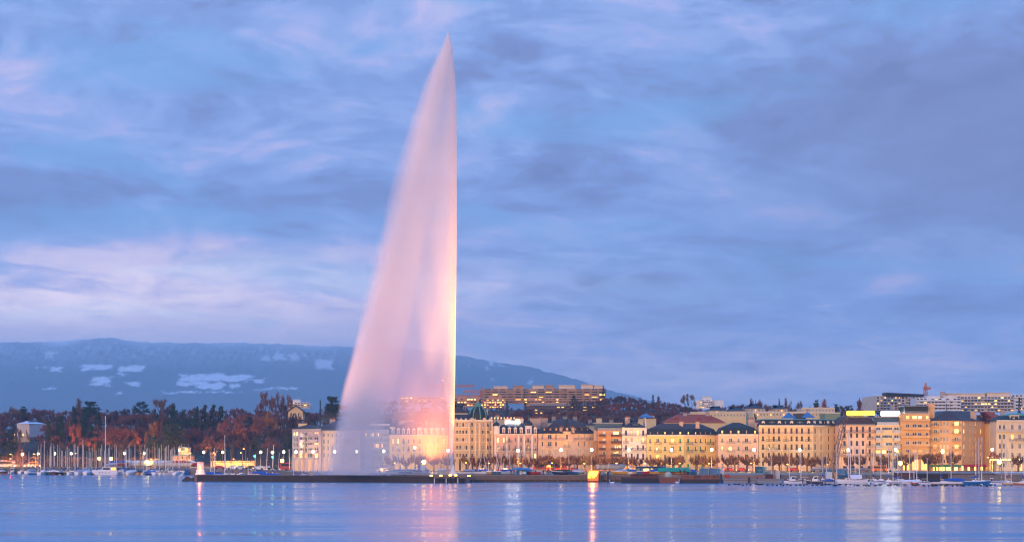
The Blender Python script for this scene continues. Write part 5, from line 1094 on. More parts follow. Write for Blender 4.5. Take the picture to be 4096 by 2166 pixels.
# ------------------------------------------------------------------ jetty, fountain platform, lighthouse
WET = mat('wet_dark_masonry', (.055, .042, .032), .85, .5, .5); TIMBER = mat('weathered_timber', (.19, .13, .085), .85, .35, .8); TIMD = mat('dark_wet_timber', (.05, .036, .026), .8, .35, .8)
RUST = mat('rusty_steel', (.22, .075, .035), .8, .4, .5); BLACKH = mat('black_hull_paint', (.022, .02, .02), .5, .25, .5); GREYH = mat('grey_hull_paint', (.24, .25, .25), .55, .25, .5)
LHW = mat('lighthouse_white', (.78, .74, .70), .6, .1, .8); LHG = mat('lighthouse_dark_green', (.03, .055, .045), .45, .2, 1)
def wall_line(name, X0, D0, X1, D1, zt, thick, material, label, cat, courses=True):
    p, q = Vector((wx(X0, D0), D0)), Vector((wx(X1, D1), D1)); L = (q - p).length; hd = math.atan2((q - p).y, (q - p).x)
    t = thing(name, label, cat, (p.x, p.y, 0), hd); rr = random.Random(int(X0))
    mb = MB(); x = 0
    while x < L:                                          # masonry blocks with uneven faces
        w = min(rr.uniform(1.2, 2.6), L - x); z = -1.0
        for h in (1.0, .62, .55, .5):
            if z + h > zt - .3: break
            d = rr.uniform(0, .09); mb.box(x + .015, x + w - .015, -d, thick, z, z + h - .03); z += h
        x += w
    mb.box(0, L, .12, thick - .1, -1, zt - .3); mb.build('masonry', material, t)
    mb = MB(); x = 0
    while x < L: w = min(rr.uniform(2.2, 3.4), L - x); mb.box(x + .01, x + w - .01, -.18 - rr.uniform(0, .05), thick + .1, zt - .3, zt + rr.uniform(-.03, .03)); x += w
    mb.build('coping', mat('jetty_coping', (.12, .09, .07), .9, .4, .4), t)
    return t
wall_line('stone_jetty', 788, 664, 1742, 641, 2.15, 3.0, WET, 'long dark stone jetty running from the lighthouse to the fountain platform', 'jetty')
t = thing('fountain_platform', 'dark timber platform on piles carrying the water jet nozzle', 'platform', (wx(1797, 634), 634, 0))
mb = MB(); w0, w1 = wx(1733, 634) - t.location.x, wx(1868, 634) - t.location.x
mb.box(w0, w1, -1, 9, 1.75, 2.2); mb.box(w0 + .3, w1 - .3, -1.1, -1.0, 1.5, 1.85); mb.build('deck', TIMBER, t)
mb = MB(); mb.box(w0 + .5, w1 - .7, .2, 8, -1, 1.74); mb.build('dark_base', BLACKH, t)
for kx in range(9): xx = w0 + .4 + (w1 - w0 - .8) * kx / 8; MB().tube([(xx, -.6, -1), (xx, -.6, 1.74)], .16, 7).build('pile', TIMD if kx % 3 else LHW, t)
FLG = mat('orange_flood_glow', (1, .45, .08), .5, 0, 1, 0, 14, (1, .42, .06))
for X, y, lb in ((1725, 1897, 'orange fountain floodlight at the jetty end of the platform'), (1764, 1897, 'orange fountain floodlight on the platform front, left of the nozzle'), (1801, 1896, 'small orange floodlight just left of the jet nozzle'), (1823, 1896, 'small orange floodlight just right of the jet nozzle'), (1876, 1898, 'orange floodlight bracketed on the platform end facing the pier')):
    t2 = thing('floodlight', lb, 'floodlight', (wx(X, 632.5), 632.5, wz(y + 6, 632.5)), 0, 'floodlights round the fountain')
    mb = MB(); mb.box(-.45, .45, -.3, .3, 0, .35); mb.box(-.08, .08, -.05, .05, -.7, 0); mb.build('housing', IRON, t2); mb = MB(); mb.box(-.42, .42, -.34, -.305, .04, .34); mb.box(-.4, .4, -.28, .28, .355, .42); mb.build('lens', FLG, t2)
# lighthouse
t = thing('lighthouse', 'small white hexagonal lighthouse with dark green dome on the jetty head', 'lighthouse', (wx(802, 666), 666, 0))
MB().lathe([(2.2, -1), (2.15, 2.0), (2.25, 2.0), (2.25, 2.35)], 8, ph=.39).build('stone_base', mat('stained_base_stone', (.20, .13, .085), .9, .4, .6), t)
MB().lathe([(1.9, 2.35), (1.85, 2.9), (1.55, 3.1), (1.5, 3.9), (1.65, 3.95), (1.65, 4.15), (1.15, 4.3)], 6, ph=.52).build('plinth', LHW, t)
MB().lathe([(1.12, 4.2), (1.1, 5.6)], 6, ph=.52).build('lantern_room', mat('pink_lit_lantern_panel', (.75, .42, .36), .4, .05), t)
o = MB().lathe([(1.12, 5.6), (1.12, 7.3), (1.28, 7.35)], 6, ph=.52).build('white_drum', LHW, t)
mb = MB()
for kx in range(6): a = .52 + kx * math.pi / 3; mb.tube([(1.13 * math.cos(a), 1.13 * math.sin(a), 4.2), (1.13 * math.cos(a), 1.13 * math.sin(a), 7.3)], .07, 5)
mb.build('glazing_bars', LHW, t)
d = MB().lathe([(1.8, 7.3), (1.85, 7.5), (1.5, 7.75), (1.35, 8.3), (1.05, 8.9), (.5, 9.35), (.2, 9.5)], 12, ph=.26).build('dome', LHG, t, smooth=True)
MB().lathe([(.16, 9.4), (.3, 9.8), (.1, 10.1), (.04, 11.2)], 8).build('finial', LHG, d)
mb = MB(); mb.lathe([(.02, 4.5), (.3, 4.7), (.3, 5.3), (.02, 5.45)], 8, 0, -1.0); mb.build('lamp', mat('red_beacon_glow', (1, .2, .02), .5, 0, 1, 0, 18, (1, .25, .03)), t)
l = bpy.data.lights.new('beacon_light', 'POINT'); l.energy = 500; l.color = (1, .25, .1); l.shadow_soft_size = .3; t.scale = (1, 1, .88); o = bpy.data.objects.new('beacon_light', l); COL.objects.link(o); o.parent = t; o.location = (0, -2.4, 4.6)
rr = random.Random(3)
for i, (X, y, w, h) in enumerate(((741, 1919, 2.2, .9), (751, 1918, 2.6, 1.5), (763, 1919, 2.4, 1.0), (773, 1919, 2.2, 1.1), (735, 1921, 1.6, .5))):
    mb = MB(); rings = []
    for z, f in ((-.6, 1.1), (.1, 1), (h * .6, .8), (h, .35)): rings.append([(math.cos(a) * w / 2 * f * rr.uniform(.8, 1.2), math.sin(a) * w / 2 * f * rr.uniform(.8, 1.2), z * rr.uniform(.85, 1.1)) for a in [k2 * .785 for k2 in range(8)]])
    mb.loft(rings); o = mb.build('rock', WET, None, (wx(X, 666), 666, 0)); tag(o, 'dark wet rock off the lighthouse foot, %s from the lake side' % nth(i + 1), 'rock', 'rocks off the lighthouse')
# posts and planking of the pier right of the jet
t = thing('timber_pier', 'long timber faced pier with upright posts right of the fountain', 'pier', (wx(1880, 648), 648, 0)); W = wx(2640, 648) - wx(1880, 648)
mb = MB()
for kx in range(5): mb.box(0, W, -.1 + .02 * (kx % 2), 3.6, .75 + kx * .28, .75 + kx * .28 + .25)
mb.build('planking', TIMBER, t); mb = MB(); mb.box(0, W, .25, 3.5, -1, .74); mb.build('rubble_base', mat('dark_rubble', (.10, .07, .04), .95, .6, 1.5), t)
for X in (1892, 1942, 1992, 2041, 2090, 2139, 2186, 2231, 2277, 2323, 2410, 2458, 2520, 2580): xx = wx(X, 648) - t.location.x; mb = MB(); mb.box(xx - .17, xx + .17, -.55, -.12, -1, 1.95); mb.build('post', TIMBER, t)
mb = MB()
for z in (2.75, 3.2): mb.box(.2, wx(2060, 648) - t.location.x, .3, .36, z, z + .05)
for kx in range(22): xx = .3 + kx * .68; mb.box(xx, xx + .05, .3, .36, 2.1, 3.2)
mb.build('railing', mat('pale_blue_railing', (.20, .38, .46), .5, .1), t)
PILE_X = [(2247, 1885, 649), (2432, 1885, 646), (2396, 1890, 646), (2870, 1893, 637), (2885, 1892, 640), (2996, 1905, 632), (3030, 1908, 632), (3122, 1897, 634)]
for i, (X, y, D) in enumerate(PILE_X):
    o = MB().tube([(0, 0, -1), (0, 0, wz(y, D))], [.3, .26], 8).build('mooring_pile', TIMD, None, (wx(X, D), D, 0)); tag(o, 'thick dark mooring pile standing in the water, %s from the left, right of the jet' % nth(i + 1), 'mooring pile', 'mooring piles along the pier')
# floodlit cabin
t = thing('floodlit_cabin', 'orange glowing cabin with slanted bright panel on the pier edge', 'cabin', (wx(2372, 645), 645, 0)); 
mb = MB(); mb.box(-1.9, 1.9, 0, 3, .4, 3.6); mb.box(-2.0, 2.3, .2, 3, 3.6, 3.85); mb.build('body', mat('orange_lit_boards', (.45, .16, .04), .8, .2), t)
FIRE = mat('blazing_panel', (1, .5, .1), .5, 0, 1, 0, 2.6, (1, .30, .03))
mb = MB(); mb.loft([[(-1.7, -.25, 1.9), (1.1, -.25, 1.9), (1.9, -.1, 3.5), (-1.2, -.1, 3.5)], [(-1.7, -.08, 1.9), (1.1, -.08, 1.9), (1.9, .02, 3.5), (-1.2, .02, 3.5)]]); mb.build('slanted_lamp_panel', FIRE, t)
mb = MB(); mb.box(-1.7, -.6, -.2, -.05, 1.3, 1.65); mb.box(-.35, .7, -.2, -.05, 1.35, 1.65); mb.build('lower_lamp', FIRE, t)
for xx in (-1.85, 1.85, 2.4): MB().tube([(xx, -.3, -1), (xx, -.3, 3.4)], .16, 6).build('pile', TIMD, t)
l = bpy.data.lights.new('cabin_light', 'POINT'); l.energy = 1500; l.color = (1, .32, .05); l.shadow_soft_size = .6; o = bpy.data.objects.new('cabin_light', l); COL.objects.link(o); o.parent = t; o.location = (-.2, -1.6, 2.9)
t = thing('yellow_rack', 'yellow lit steel rack beside the glowing cabin', 'rack', (wx(2327, 650), 650, GZ)); mb = MB()
for xx in (-.85, 0, .85): mb.box(xx - .06, xx + .06, 0, .1, 0, 2.2)
for z in (.2, .9, 1.5, 2.15): mb.box(-.9, 1.5, -.02, .12, z - .05, z + .05)
mb.build('frame', mat('yellow_steel', (.75, .42, .03), .5, .1), t)

# ------------------------------------------------------------------ sheds, barges and work boats on the right
def shed(name, label, cat, X0, X1, D, y0, y1, wallm, roofm, depth=4, over=.5, slope=.4, door=None, cols=True):
    gz = wz(y1, D); gz = GZ if abs(gz - GZ) < .7 else gz
    w = ms(X1 - X0, D); h = wz(y0, D) - gz; t = thing(name, label, cat, (wx((X0 + X1) / 2, D), D, gz))
    mb = MB(); mb.box(-w / 2, w / 2, 0, depth, 0, h - .2); mb.build('wall', wallm, t)
    mb = MB(); o = over; mb.loft([[(-w / 2 - o, -o, h - .2 - slope), (w / 2 + o, -o, h - .2 - slope), (w / 2 + o, depth + o, h - .2), (-w / 2 - o, depth + o, h - .2)], [(-w / 2 - o, -o, h - slope), (w / 2 + o, -o, h - slope), (w / 2 + o, depth + o, h), (-w / 2 - o, depth + o, h)]]) if slope else mb.box(-w / 2 - o, w / 2 + o, -o, depth + o, h - .2, h)
    mb.build('roof', roofm, t)
    if cols:
        mb = MB(); n = max(2, int(w / .6))
        for kx in range(n + 1): xx = -w / 2 + w * kx / n; mb.box(xx - .03, xx + .03, -.05, -.003, .05, h - .25 - slope)
        mb.build('wall_ribs', wallm, t)
    for a, b, z0, z1, m in (door or ()): mb = MB(); mb.box(-w / 2 + a * w, -w / 2 + b * w, -.09, -.055, z0, z1 * (h - slope)); mb.build('door' if z0 < .2 else 'window', m, t)
    return t
BLU = mat('bright_blue_paint', (.03, .18, .36), .6, .15); NAVY = mat('navy_roof', (.015, .03, .13), .5, .15); STEELB = mat('steel_blue_panel', (.10, .22, .34), .5, .15); TEAL = mat('dark_teal_container', (.035, .13, .15), .6, .2); PALEB = mat('pale_board', (.6, .62, .62), .6, .1)
MINT = mat('mint_boards', (.32, .45, .40), .6, .15)
shed('blue_kiosk', 'bright blue kiosk with blue awning roof on the pier', 'kiosk', 2066, 2108, 652, 1870, 1898, BLU, BLU, 4, 1.0, .5, [(.3, .48, .05, .75, S_WHITE), (.55, .9, .3, .62, PALEB)])
shed('floating_pavilion', 'mint pavilion with long navy flat roof and lamplit windows', 'pavilion', 2548, 2656, 660, 1864, 1897, MINT, NAVY, 5, 2.2, 0, [(.25, .44, .6, .72, G_BRIGHT), (.52, .57, .05, .75, G_LIT), (.1, .17, .05, .8, BLU), (.62, .75, .05, .8, STEELB)])
shed('steel_container', 'long steel blue storage container under a pipe gantry', 'container', 2802, 2877, 656, 1872, 1900, STEELB, STEELB, 3, .05, 0); shed('white_container', 'small white cabin beside the long steel blue container', 'container', 2878, 2894, 657, 1873, 1899, PALEB, PALEB, 3, .05, 0)
shed('teal_container', 'dark teal shipping container among the plane trunks', 'container', 3023, 3050, 690, 1864, 1891, TEAL, TEAL, 3, .05, 0); shed('teal_container', 'pale teal container end next to the dark teal container', 'container', 3051, 3066, 692, 1864, 1890, MINT, MINT, 3, .05, 0)
shed('white_cabin', 'white ribbed cabin behind the moored motor cruiser by the derrick', 'cabin', 3306, 3330, 640, 1886, 1913, PALEB, PALEB, 3, .1, 0); shed('cream_cabin', 'cream ribbed cabin next to the white ribbed cabin', 'cabin', 3332, 3348, 641, 1886, 1912, CREAM, CREAM, 3, .1, 0)
shed('blue_container', 'blue container under the long low roof behind the ketch masts', 'container', 3300, 3382, 672, 1876, 1897, STEELB, STEELB, 3, .1, 0)
shed('boat_shed', 'long grey canopy roof behind the ketch and derrick', 'shed', 3250, 3480, 678, 1872, 1880, R_GREY, R_GREY, 4, .3, .2, None, False)
shed('white_shed', 'long white roofed shed with brown boarded wall below the tan block', 'shed', 3585, 3655, 640, 1884, 1910, mat('brown_boards', (.17, .07, .04), .8, .2), PALEB, 4, .4, .15)
shed('boat_shed', 'dark wide boathouse with low grey roof under the corner block shopfronts', 'shed', 3660, 3800, 645, 1886, 1912, TIMD, R_GREY, 6, .5, .4); shed('boat_shed', 'brown boathouse with low roof below the far lamp, right of the dark boathouse', 'shed', 3802, 3985, 648, 1886, 1910, TIMBER, R_GREY, 6, .5, .4); shed('boat_shed', 'pale roofed boathouse at the far right under the hotel', 'shed', 3990, 4180, 646, 1887, 1912, TIMBER, PALEB, 6, .5, .4)
shed('kiosk', 'small pale grey kiosk behind the jet nozzle', 'kiosk', 1752, 1778, 665, 1874, 1898, MINT, PALEB, 4, .4, .2); shed('kiosk', 'tan boarded hut beside the pale grey kiosk behind the nozzle', 'kiosk', 1780, 1807, 663, 1876, 1897, TAN, R_GREY, 4, .3, .2)
t = thing('pipe_gantry', 'thin steel gantry frame standing over the steel blue container', 'gantry', (wx(2834, 653), 653, GZ)); mb = MB(); w = ms(220, 653); hh = wz(1867, 653) - GZ
mb.box(-w / 2, w / 2, -.1, .1, hh - .2, hh); 
for kx in range(7): xx = -w / 2 + w * kx / 6; mb.box(xx - .09, xx + .09, -.09, .09, 0, hh - .2)
mb.build('frame', POST, t)
t = thing('tarpaulin_shelter', 'bright green tarpaulin shelter over stored boats', 'shelter', (wx(2697, 655), 655, GZ)); w = ms(132, 655); hh = wz(1869, 655) - GZ; mb = MB(); rr = random.Random(8); n = 14
for a, b in ((0, 3.5),):
    rows = []
    for kx in range(n + 1):
        xx = -w / 2 + w * kx / n; e = 0 if 0 < kx < n else -.5; rows.append([(xx, -.6, hh - 1.15 + rr.uniform(-.12, .05)), (xx, .9, hh - .1 + e * .6 + rr.uniform(-.06, .06)), (xx, 2.4, hh + e * .6), (xx, 4.4, hh - 1.0)])
    mb.loft(rows, False, False, closed=False)
mb.build('tarpaulin', mat('bright_green_tarpaulin', (.015, .27, .15), .5, .2, .6), t)
for xx in (-w / 2 + .2, -w / 6, w / 6, w / 2 - .2): MB().tube([(xx, -.4, 0), (xx, -.4, hh - 1.1)], .07, 5).build('pole', POST, t)
def hull_rings(L, B, Hh, bow=.55, stern=.75, n=9, sheer=.25, rise=.12):
    """hull along +x (bow at +L/2), open rings from keel-side to keel-side"""
    rings = []
    for i in range(n):
        s = i / (n - 1); x = -L / 2 + L * s
        wv = B / 2 * min(1, (stern + (1 - stern) * min(1, s / .45))) * (1 if s < .5 else max(.03, 1 - ((s - .5) / .5) ** 2.1))
        zt = Hh * (1 + sheer * (abs(s - .35) / .65) ** 2); k0 = -.35 + (Hh * .9 * max(0, (s - .82) / .18) ** 1.6) + (rise * Hh * 2 if s < .05 else 0)
        xo = .25 * Hh * max(0, s - .8) * 5 * .6
        rings.append([(x + xo, -wv, zt), (x + xo * .7, -wv * .94, zt * .55), (x + xo * .3, -wv * .7, zt * .12 + k0 * .5), (x, 0, k0), (x + xo * .3, wv * .7, zt * .12 + k0 * .5), (x + xo * .7, wv * .94, zt * .55), (x + xo, wv, zt)])
    return rings
def barge(name, label, X0, X1, D, y0, m, deckm, bow=False):
    w = ms(X1 - X0, D); h = wz(y0, D); t = thing(name, label, 'barge', (wx((X0 + X1) / 2, D), D, 0)); e = w * .06 if bow else .15
    mb = MB(); mb.loft([[(-w / 2 + .3, 0, -.6), (w / 2 - .3, 0, -.6), (w / 2 - .3, 6, -.6), (-w / 2 + .3, 6, -.6)], [(-w / 2, -.1, h * .6), (w / 2, -.1, h * .6), (w / 2, 6, h * .6), (-w / 2, 6, h * .6)], [(-w / 2 - e * .3, -.1, h), (w / 2 + e * .3, -.1, h), (w / 2, 6, h), (-w / 2, 6, h)]]); mb.build('hull', m, t)
    mb = MB(); mb.box(-w / 2 + .4, w / 2 - .4, .4, 5.6, h + .002, h + .12); mb.build('deck', deckm, t)
    mb = MB(); mb.box(-w / 2, w / 2, -.22, -.105, h - .3, h - .14); mb.build('rubbing_strake', RUST, t)
    return t, w, h
t, w, h = barge('work_barge', 'long black barge with maroon deck load moored right of the cabin', 2487, 2642, 636, 1906, BLACKH, RUST); mb = MB()
for kx in range(4): mb.box(-w / 2 + 3 + kx * 2.2, -w / 2 + 5 + kx * 2.2, 1, 4.6, h + .13, h + .9)
mb.build('deck_load', mat('maroon_load', (.10, .03, .025), .8, .3), t)
t, w, h = barge('work_barge', 'rusty brown pontoon with tarped engine between the black barge and the long pontoon', 2638, 2712, 633, 1908, RUST, TIMBER)
MB().lathe([(1.1, h), (1.2, h + .9), (.8, h + 1.5), (.2, h + 1.75)], 10, 0, 2).build('tarped_engine', mat('pale_green_tarp', (.36, .42, .34), .7, .2), t)
t, w, h = barge('work_barge', 'long rusty pontoon stacked with orange steel boxes under the container', 2722, 2880, 632, 1913, TIMD, TIMBER)
for kx in range(6): mb = MB(); a = -w / 2 + .5 + kx * 2.0; mb.box(a, a + 1.9, 1, 4, h + .13, h + 1.1); mb.build('steel_box', RUST if kx % 3 < 2 else mat('brown_box', (.14, .06, .04), .8, .3), t)
t, w, h = barge('work_barge', 'grey barge with red rails and two red deck chairs on board', 2893, 3025, 633, 1915, GREYH, mat('grey_deck', (.2, .2, .2), .8, .2))
mb = MB()
for kx in range(9): xx = -w / 2 + .3 + kx * (w - .6) / 8; mb.box(xx - .03, xx + .03, .2, .26, h + .13, h + 1.05)
mb.box(-w / 2 + .3, w / 2 - .3, .2, .25, h + 1.0, h + 1.06); mb.build('railing', mat('red_rail_paint', (.45, .03, .02), .5, .1), t)
for xx in (2908, 2918):
    t2 = thing('deck_chair', 'red deck chair on the grey barge, ' + ('left of the pair' if xx == 2908 else 'right of the pair'), 'deck chair', (wx(xx, 634), 635, h + .12), .3)
    mb = MB(); mb.box(-.35, .35, -.4, .4, .4, .48); mb.build('seat', mat('red_rail_paint', (.45, .03, .02)), t2); mb = MB(); mb.loft([[(-.35, .3, .4), (.35, .3, .4), (.35, .4, .4), (-.35, .4, .4)], [(-.32, .75, 1.4), (.32, .75, 1.4), (.32, .85, 1.4), (-.32, .85, 1.4)]]); mb.build('backrest', mat('red_rail_paint', (.45, .03, .02)), t2)
    for sx in (-.3, .3): mb = MB(); mb.box(sx - .04, sx + .04, -.38, -.3, 0, .42); mb.build('leg', mat('red_rail_paint', (.45, .03, .02)), t2)
t, w, h = barge('work_boat', 'grey steel workboat with flat canopy and excavator on deck', 3028, 3128, 630, 1914, GREYH, mat('grey_deck', (.2, .2, .2)), True)
mb = MB(); mb.box(-3.2, 2.2, .5, 4.5, h + 2.7, h + 2.85)
for xx in (-3, 2): mb.box(xx - .06, xx + .06, .6, .7, h, h + 2.7)
mb.build('canopy', R_GREY, t); mb = MB(); mb.box(1.8, 3.4, 1, 4, h + .13, h + 2.6); mb.build('wheelhouse', CONC, t); mb = MB(); mb.box(-1, 1.2, 1.2, 3.2, h + .13, h + 1.5); mb.tube([(0, 1.5, h + 1.2), (-1, 1.2, h + 2.3), (-1.6, 1, h + 1.0)], .14, 5); mb.build('excavator', IRON, t)
mb = MB()
for kx in range(8): xx = -w / 2 + .5 + kx * .75; mb.box(xx - .04, xx + .04, .1, .16, h, h + 1.1)
mb.box(-w / 2 + .4, 1.4, .1, .16, h + 1.05, h + 1.12); mb.build('railing', mat('red_rail_paint', (.45, .03, .02)), t)
# derrick and cranes
def lattice(mb, p, q, s, n, r=.07):
    p, q = Vector(p), Vector(q); d = (q - p).normalized(); a = d.orthogonal().normalized() * s; b = d.cross(a).normalized() * s
    cs = [a + b, a - b, -a - b, -a + b]
    for c in cs: mb.tube([p + c, q + c * .7], r, 4)
    for i in range(n):
        u0, u1 = p.lerp(q, i / n), p.lerp(q, (i + 1) / n)
        for kx in range(4): mb.tube([u0 + cs[kx] * (1 - .3 * i / n), u1 + cs[(kx + 1) % 4] * (1 - .3 * (i + 1) / n)], r * .6, 3)
t = thing('floating_derrick', 'tall brown lattice derrick leaning in front of the brown mansard house', 'crane', (wx(3322, 642), 642, .3)); mb = MB(); lattice(mb, (0, 0, 1), (wx(3384, 642) - wx(3322, 642), 0, wz(1658, 642)), .75, 16, .1); mb.build('lattice_boom', mat('brown_steel', (.16, .11, .075), .6, .2), t)
mb = MB(); mb.box(-3, 3, -1.5, 2, -1, .8); mb.build('pontoon', TIMD, t); mb = MB(); mb.tube([(2.9, 0, .8), (wx(3384, 642) - wx(3322, 642), 0, wz(1658, 642))], .03, 4); mb.tube([(-2.9, 0, .8), (wx(3380, 642) - wx(3322, 642), 0, wz(1680, 642))], .03, 4); mb.build('stay_cable', IRON, t)
mb = MB(); mb.tube([(1.2, -1, .8), (.4, -1.2, 3.2), (2.6, -1, 2.2)], .22, 6); mb.build('hydraulic_arm', mat('orange_machine_paint', (.6, .16, .02), .5, .1), t)
ORC = mat('orange_crane_paint', (.62, .20, .05), .6, .15)
def tower_crane(label, X, D, ybase, ytop, Xj0, Xj1, yj1=None, red=True):
    z0, z1 = wz(ybase, D), wz(ytop, D); t = thing('tower_crane', label, 'crane', (wx(X, D), D, z0)); mb = MB(); lattice(mb, (0, 0, 0), (0, 0, z1 - z0), .9, 12, .16); mb.build('mast', ORC, t)
    mb = MB(); x0, x1 = wx(Xj0, D) - wx(X, D), wx(Xj1, D) - wx(X, D); za = (wz(yj1, D) if yj1 else z1) - z0; lattice(mb, (x0, 0, z1 - z0 - 1), (x1, 0, za - 1), .7, 14, .14); mb.build('jib', ORC, t)
    mb = MB(); lattice(mb, (0, 0, z1 - z0 - 1), (0, 0, z1 - z0 + 2.2), .5, 2, .14); mb.build('tower_head', ORC, t)
    if red: MB().lathe([(.02, -.5), (.5, 0), (.02, .5)], 8).build('warning_lamp', mat('red_signal_glow', (1, .03, .01), .5, 0, 1, 0, 40, (1, .03, .01)), t, (0, 0, z1 - z0 + 2.7))
tower_crane('orange tower crane half veiled by the glowing spray beside the jet', 1772, 1350, 1592, 1536, 1733, 1898)
tower_crane('orange crane with its long jib sloping down from the mast, left of the hilltop block', 1928, 1345, 1590, 1560, 1936, 1856, 1558, False)
tower_crane('orange crane with a low level jib under the sloping jib', 1946, 1340, 1592, 1576, 1820, 1950, None, False)
tower_crane('bright orange tower crane on the right hill with its jib turned towards us', 3702, 1200, 1588, 1545, 3694, 3724, None, False)
# ------------------------------------------------------------------ boats
def paint(n, c, r=.35): return mat(n, c, r, .08, .8, 0, 0, None, .5)
P = {'white': paint('white_hull_paint', (.78, .76, .74)), 'cream': paint('cream_hull_paint', (.66, .56, .40)), 'blue': paint('blue_hull_paint', (.02, .14, .32)), 'navy': paint('navy_hull_paint', (.02, .035, .10)), 'green': paint('dark_green_hull_paint', (.02, .06, .035)), 'maroon': paint('maroon_hull_paint', (.11, .02, .018)), 'red': paint('red_hull_paint', (.45, .03, .02)), 'yellow': paint('yellow_hull_paint', (.62, .32, .02)), 'brown': paint('varnished_hull', (.25, .10, .03)), 'grey': paint('pale_grey_hull_paint', (.45, .47, .5)), 'black': paint('black_boat_paint', (.025, .025, .03)), 'orange': paint('orange_hull_paint', (.42, .15, .02))}
CL = {'blue': mat('blue_canvas', (.015, .09, .36), .8, .15), 'navy': mat('navy_canvas', (.012, .03, .12), .8, .15), 'teal': mat('teal_canvas', (.015, .12, .19), .8, .15), 'white': mat('white_canvas', (.66, .66, .70), .8, .1), 'grey': mat('grey_canvas', (.34, .35, .42), .8, .12), 'green': mat('green_canvas', (.02, .11, .05), .8, .15), 'black': mat('black_canvas', (.03, .026, .026), .8, .2), 'tan': mat('tan_canvas', (.46, .32, .17), .8, .15), 'red': mat('red_canvas', (.42, .03, .025), .8, .15), 'purple': mat('purple_canvas', (.05, .03, .08), .8, .15)}
ALU = mat('silver_mast', (.80, .72, .60), .4, .08, 1, 0); WOODM = mat('wooden_mast', (.40, .24, .11), .5, .15); BOOT = mat('dark_boot_stripe', (.03, .02, .02), .5, .2); TEAK = mat('teak_deck', (.32, .22, .13), .7, .2)
PORT = mat('dark_porthole', (.02, .022, .028), .2, 0)
def hull_mesh(L, B, Hh, colr, stripe):
    def mk():
        mb = MB(); R_ = hull_rings(L, B, Hh); n = len(R_[0])
        mb.loft(R_, True, True, closed=False)
        mb.mat(1)
        for i in range(len(R_) - 1): mb.face([R_[i][0], R_[i + 1][0], R_[i + 1][6], R_[i][6]])
        mb.mat(2); e = .012
        for i in range(len(R_) - 1):                      # rubbing strake along both gunwales
            for s, kx in ((-1, 0), (1, 6)): a, c = Vector(R_[i][kx]), Vector(R_[i + 1][kx]); mb.face([a + Vector((0, s * .04, .03)), c + Vector((0, s * .04, .03)), c + Vector((0, s * .05, -.12)), a + Vector((0, s * .05, -.12))])
        return mb.mesh('hull', [P[colr], P['cream'] if colr in ('brown', 'maroon') else P['white'], stripe])
    return cached(('hull', L, B, Hh, colr, stripe.name), mk)
def cabin_mesh(L, B, Hh):
    def mk():
        mb = MB(); z = Hh * .98; h = Hh * .42
        mb.loft([[(-L * .16, -B * .32, z), (L * .26, -B * .22, z), (L * .26, B * .22, z), (-L * .16, B * .32, z)], [(-L * .15, -B * .29, z + h), (L * .17, -B * .19, z + h * .8), (L * .17, B * .19, z + h * .8), (-L * .15, B * .29, z + h)]])
        mb.mat(1)
        for kx in range(3):
            x = -L * .10 + kx * L * .09
            for s in (-1, 1): y = s * (B * .30 - kx * B * .028); mb.face([(x, y * 1.02 + s * .02, z + h * .35), (x + L * .06, y * .96 + s * .02, z + h * .35), (x + L * .06, y * .94 + s * .02, z + h * .7), (x, y * 1.0 + s * .02, z + h * .7)])
        return mb.mesh('cabin', [P['white'], PORT])
    return cached(('cab', L, B, Hh), mk)
BOATN = {}
def near(X):
    marks = [(0, 'at the far left edge'), (60, 'near the red traffic light'), (150, 'at the first tall mast'), (240, 'near the yellow mooring ball'), (330, 'left of the catamaran'), (430, 'behind the catamaran'), (520, 'right of the catamaran'), (600, 'under the dazzling yellow lamp'), (680, 'under the pink villa'), (760, 'left of the lighthouse'), (900, 'behind the jetty near the lighthouse'), (1050, 'behind the jetty below the green signal'), (1180, 'behind the jetty below the teal ended apartments'), (1320, 'behind the jetty in the spray'), (1450, 'behind the jetty below the glass office'), (1600, 'behind the jetty below the yellow mansion'), (1900, 'on the pier right of the jet'), (2000, 'near the red banner'), (2090, 'near the blue kiosk'), (2250, 'near the people on the pier'), (2372, 'near the glowing cabin'), (2480, 'beside the navy roofed pavilion'), (2680, 'under the green shelter'), (3100, 'beside the grey workboat'), (3240, 'by the timber dock posts'), (3400, 'beside the white ketch'), (3550, 'below the narrow grey white block'), (3660, 'below the tall tan block'), (3800, 'below the orange corner block'), (3950, 'by the blue sloop'), (4060, 'at the right photo edge')]
    return min(marks, key=lambda m: abs(m[0] - X))[1]
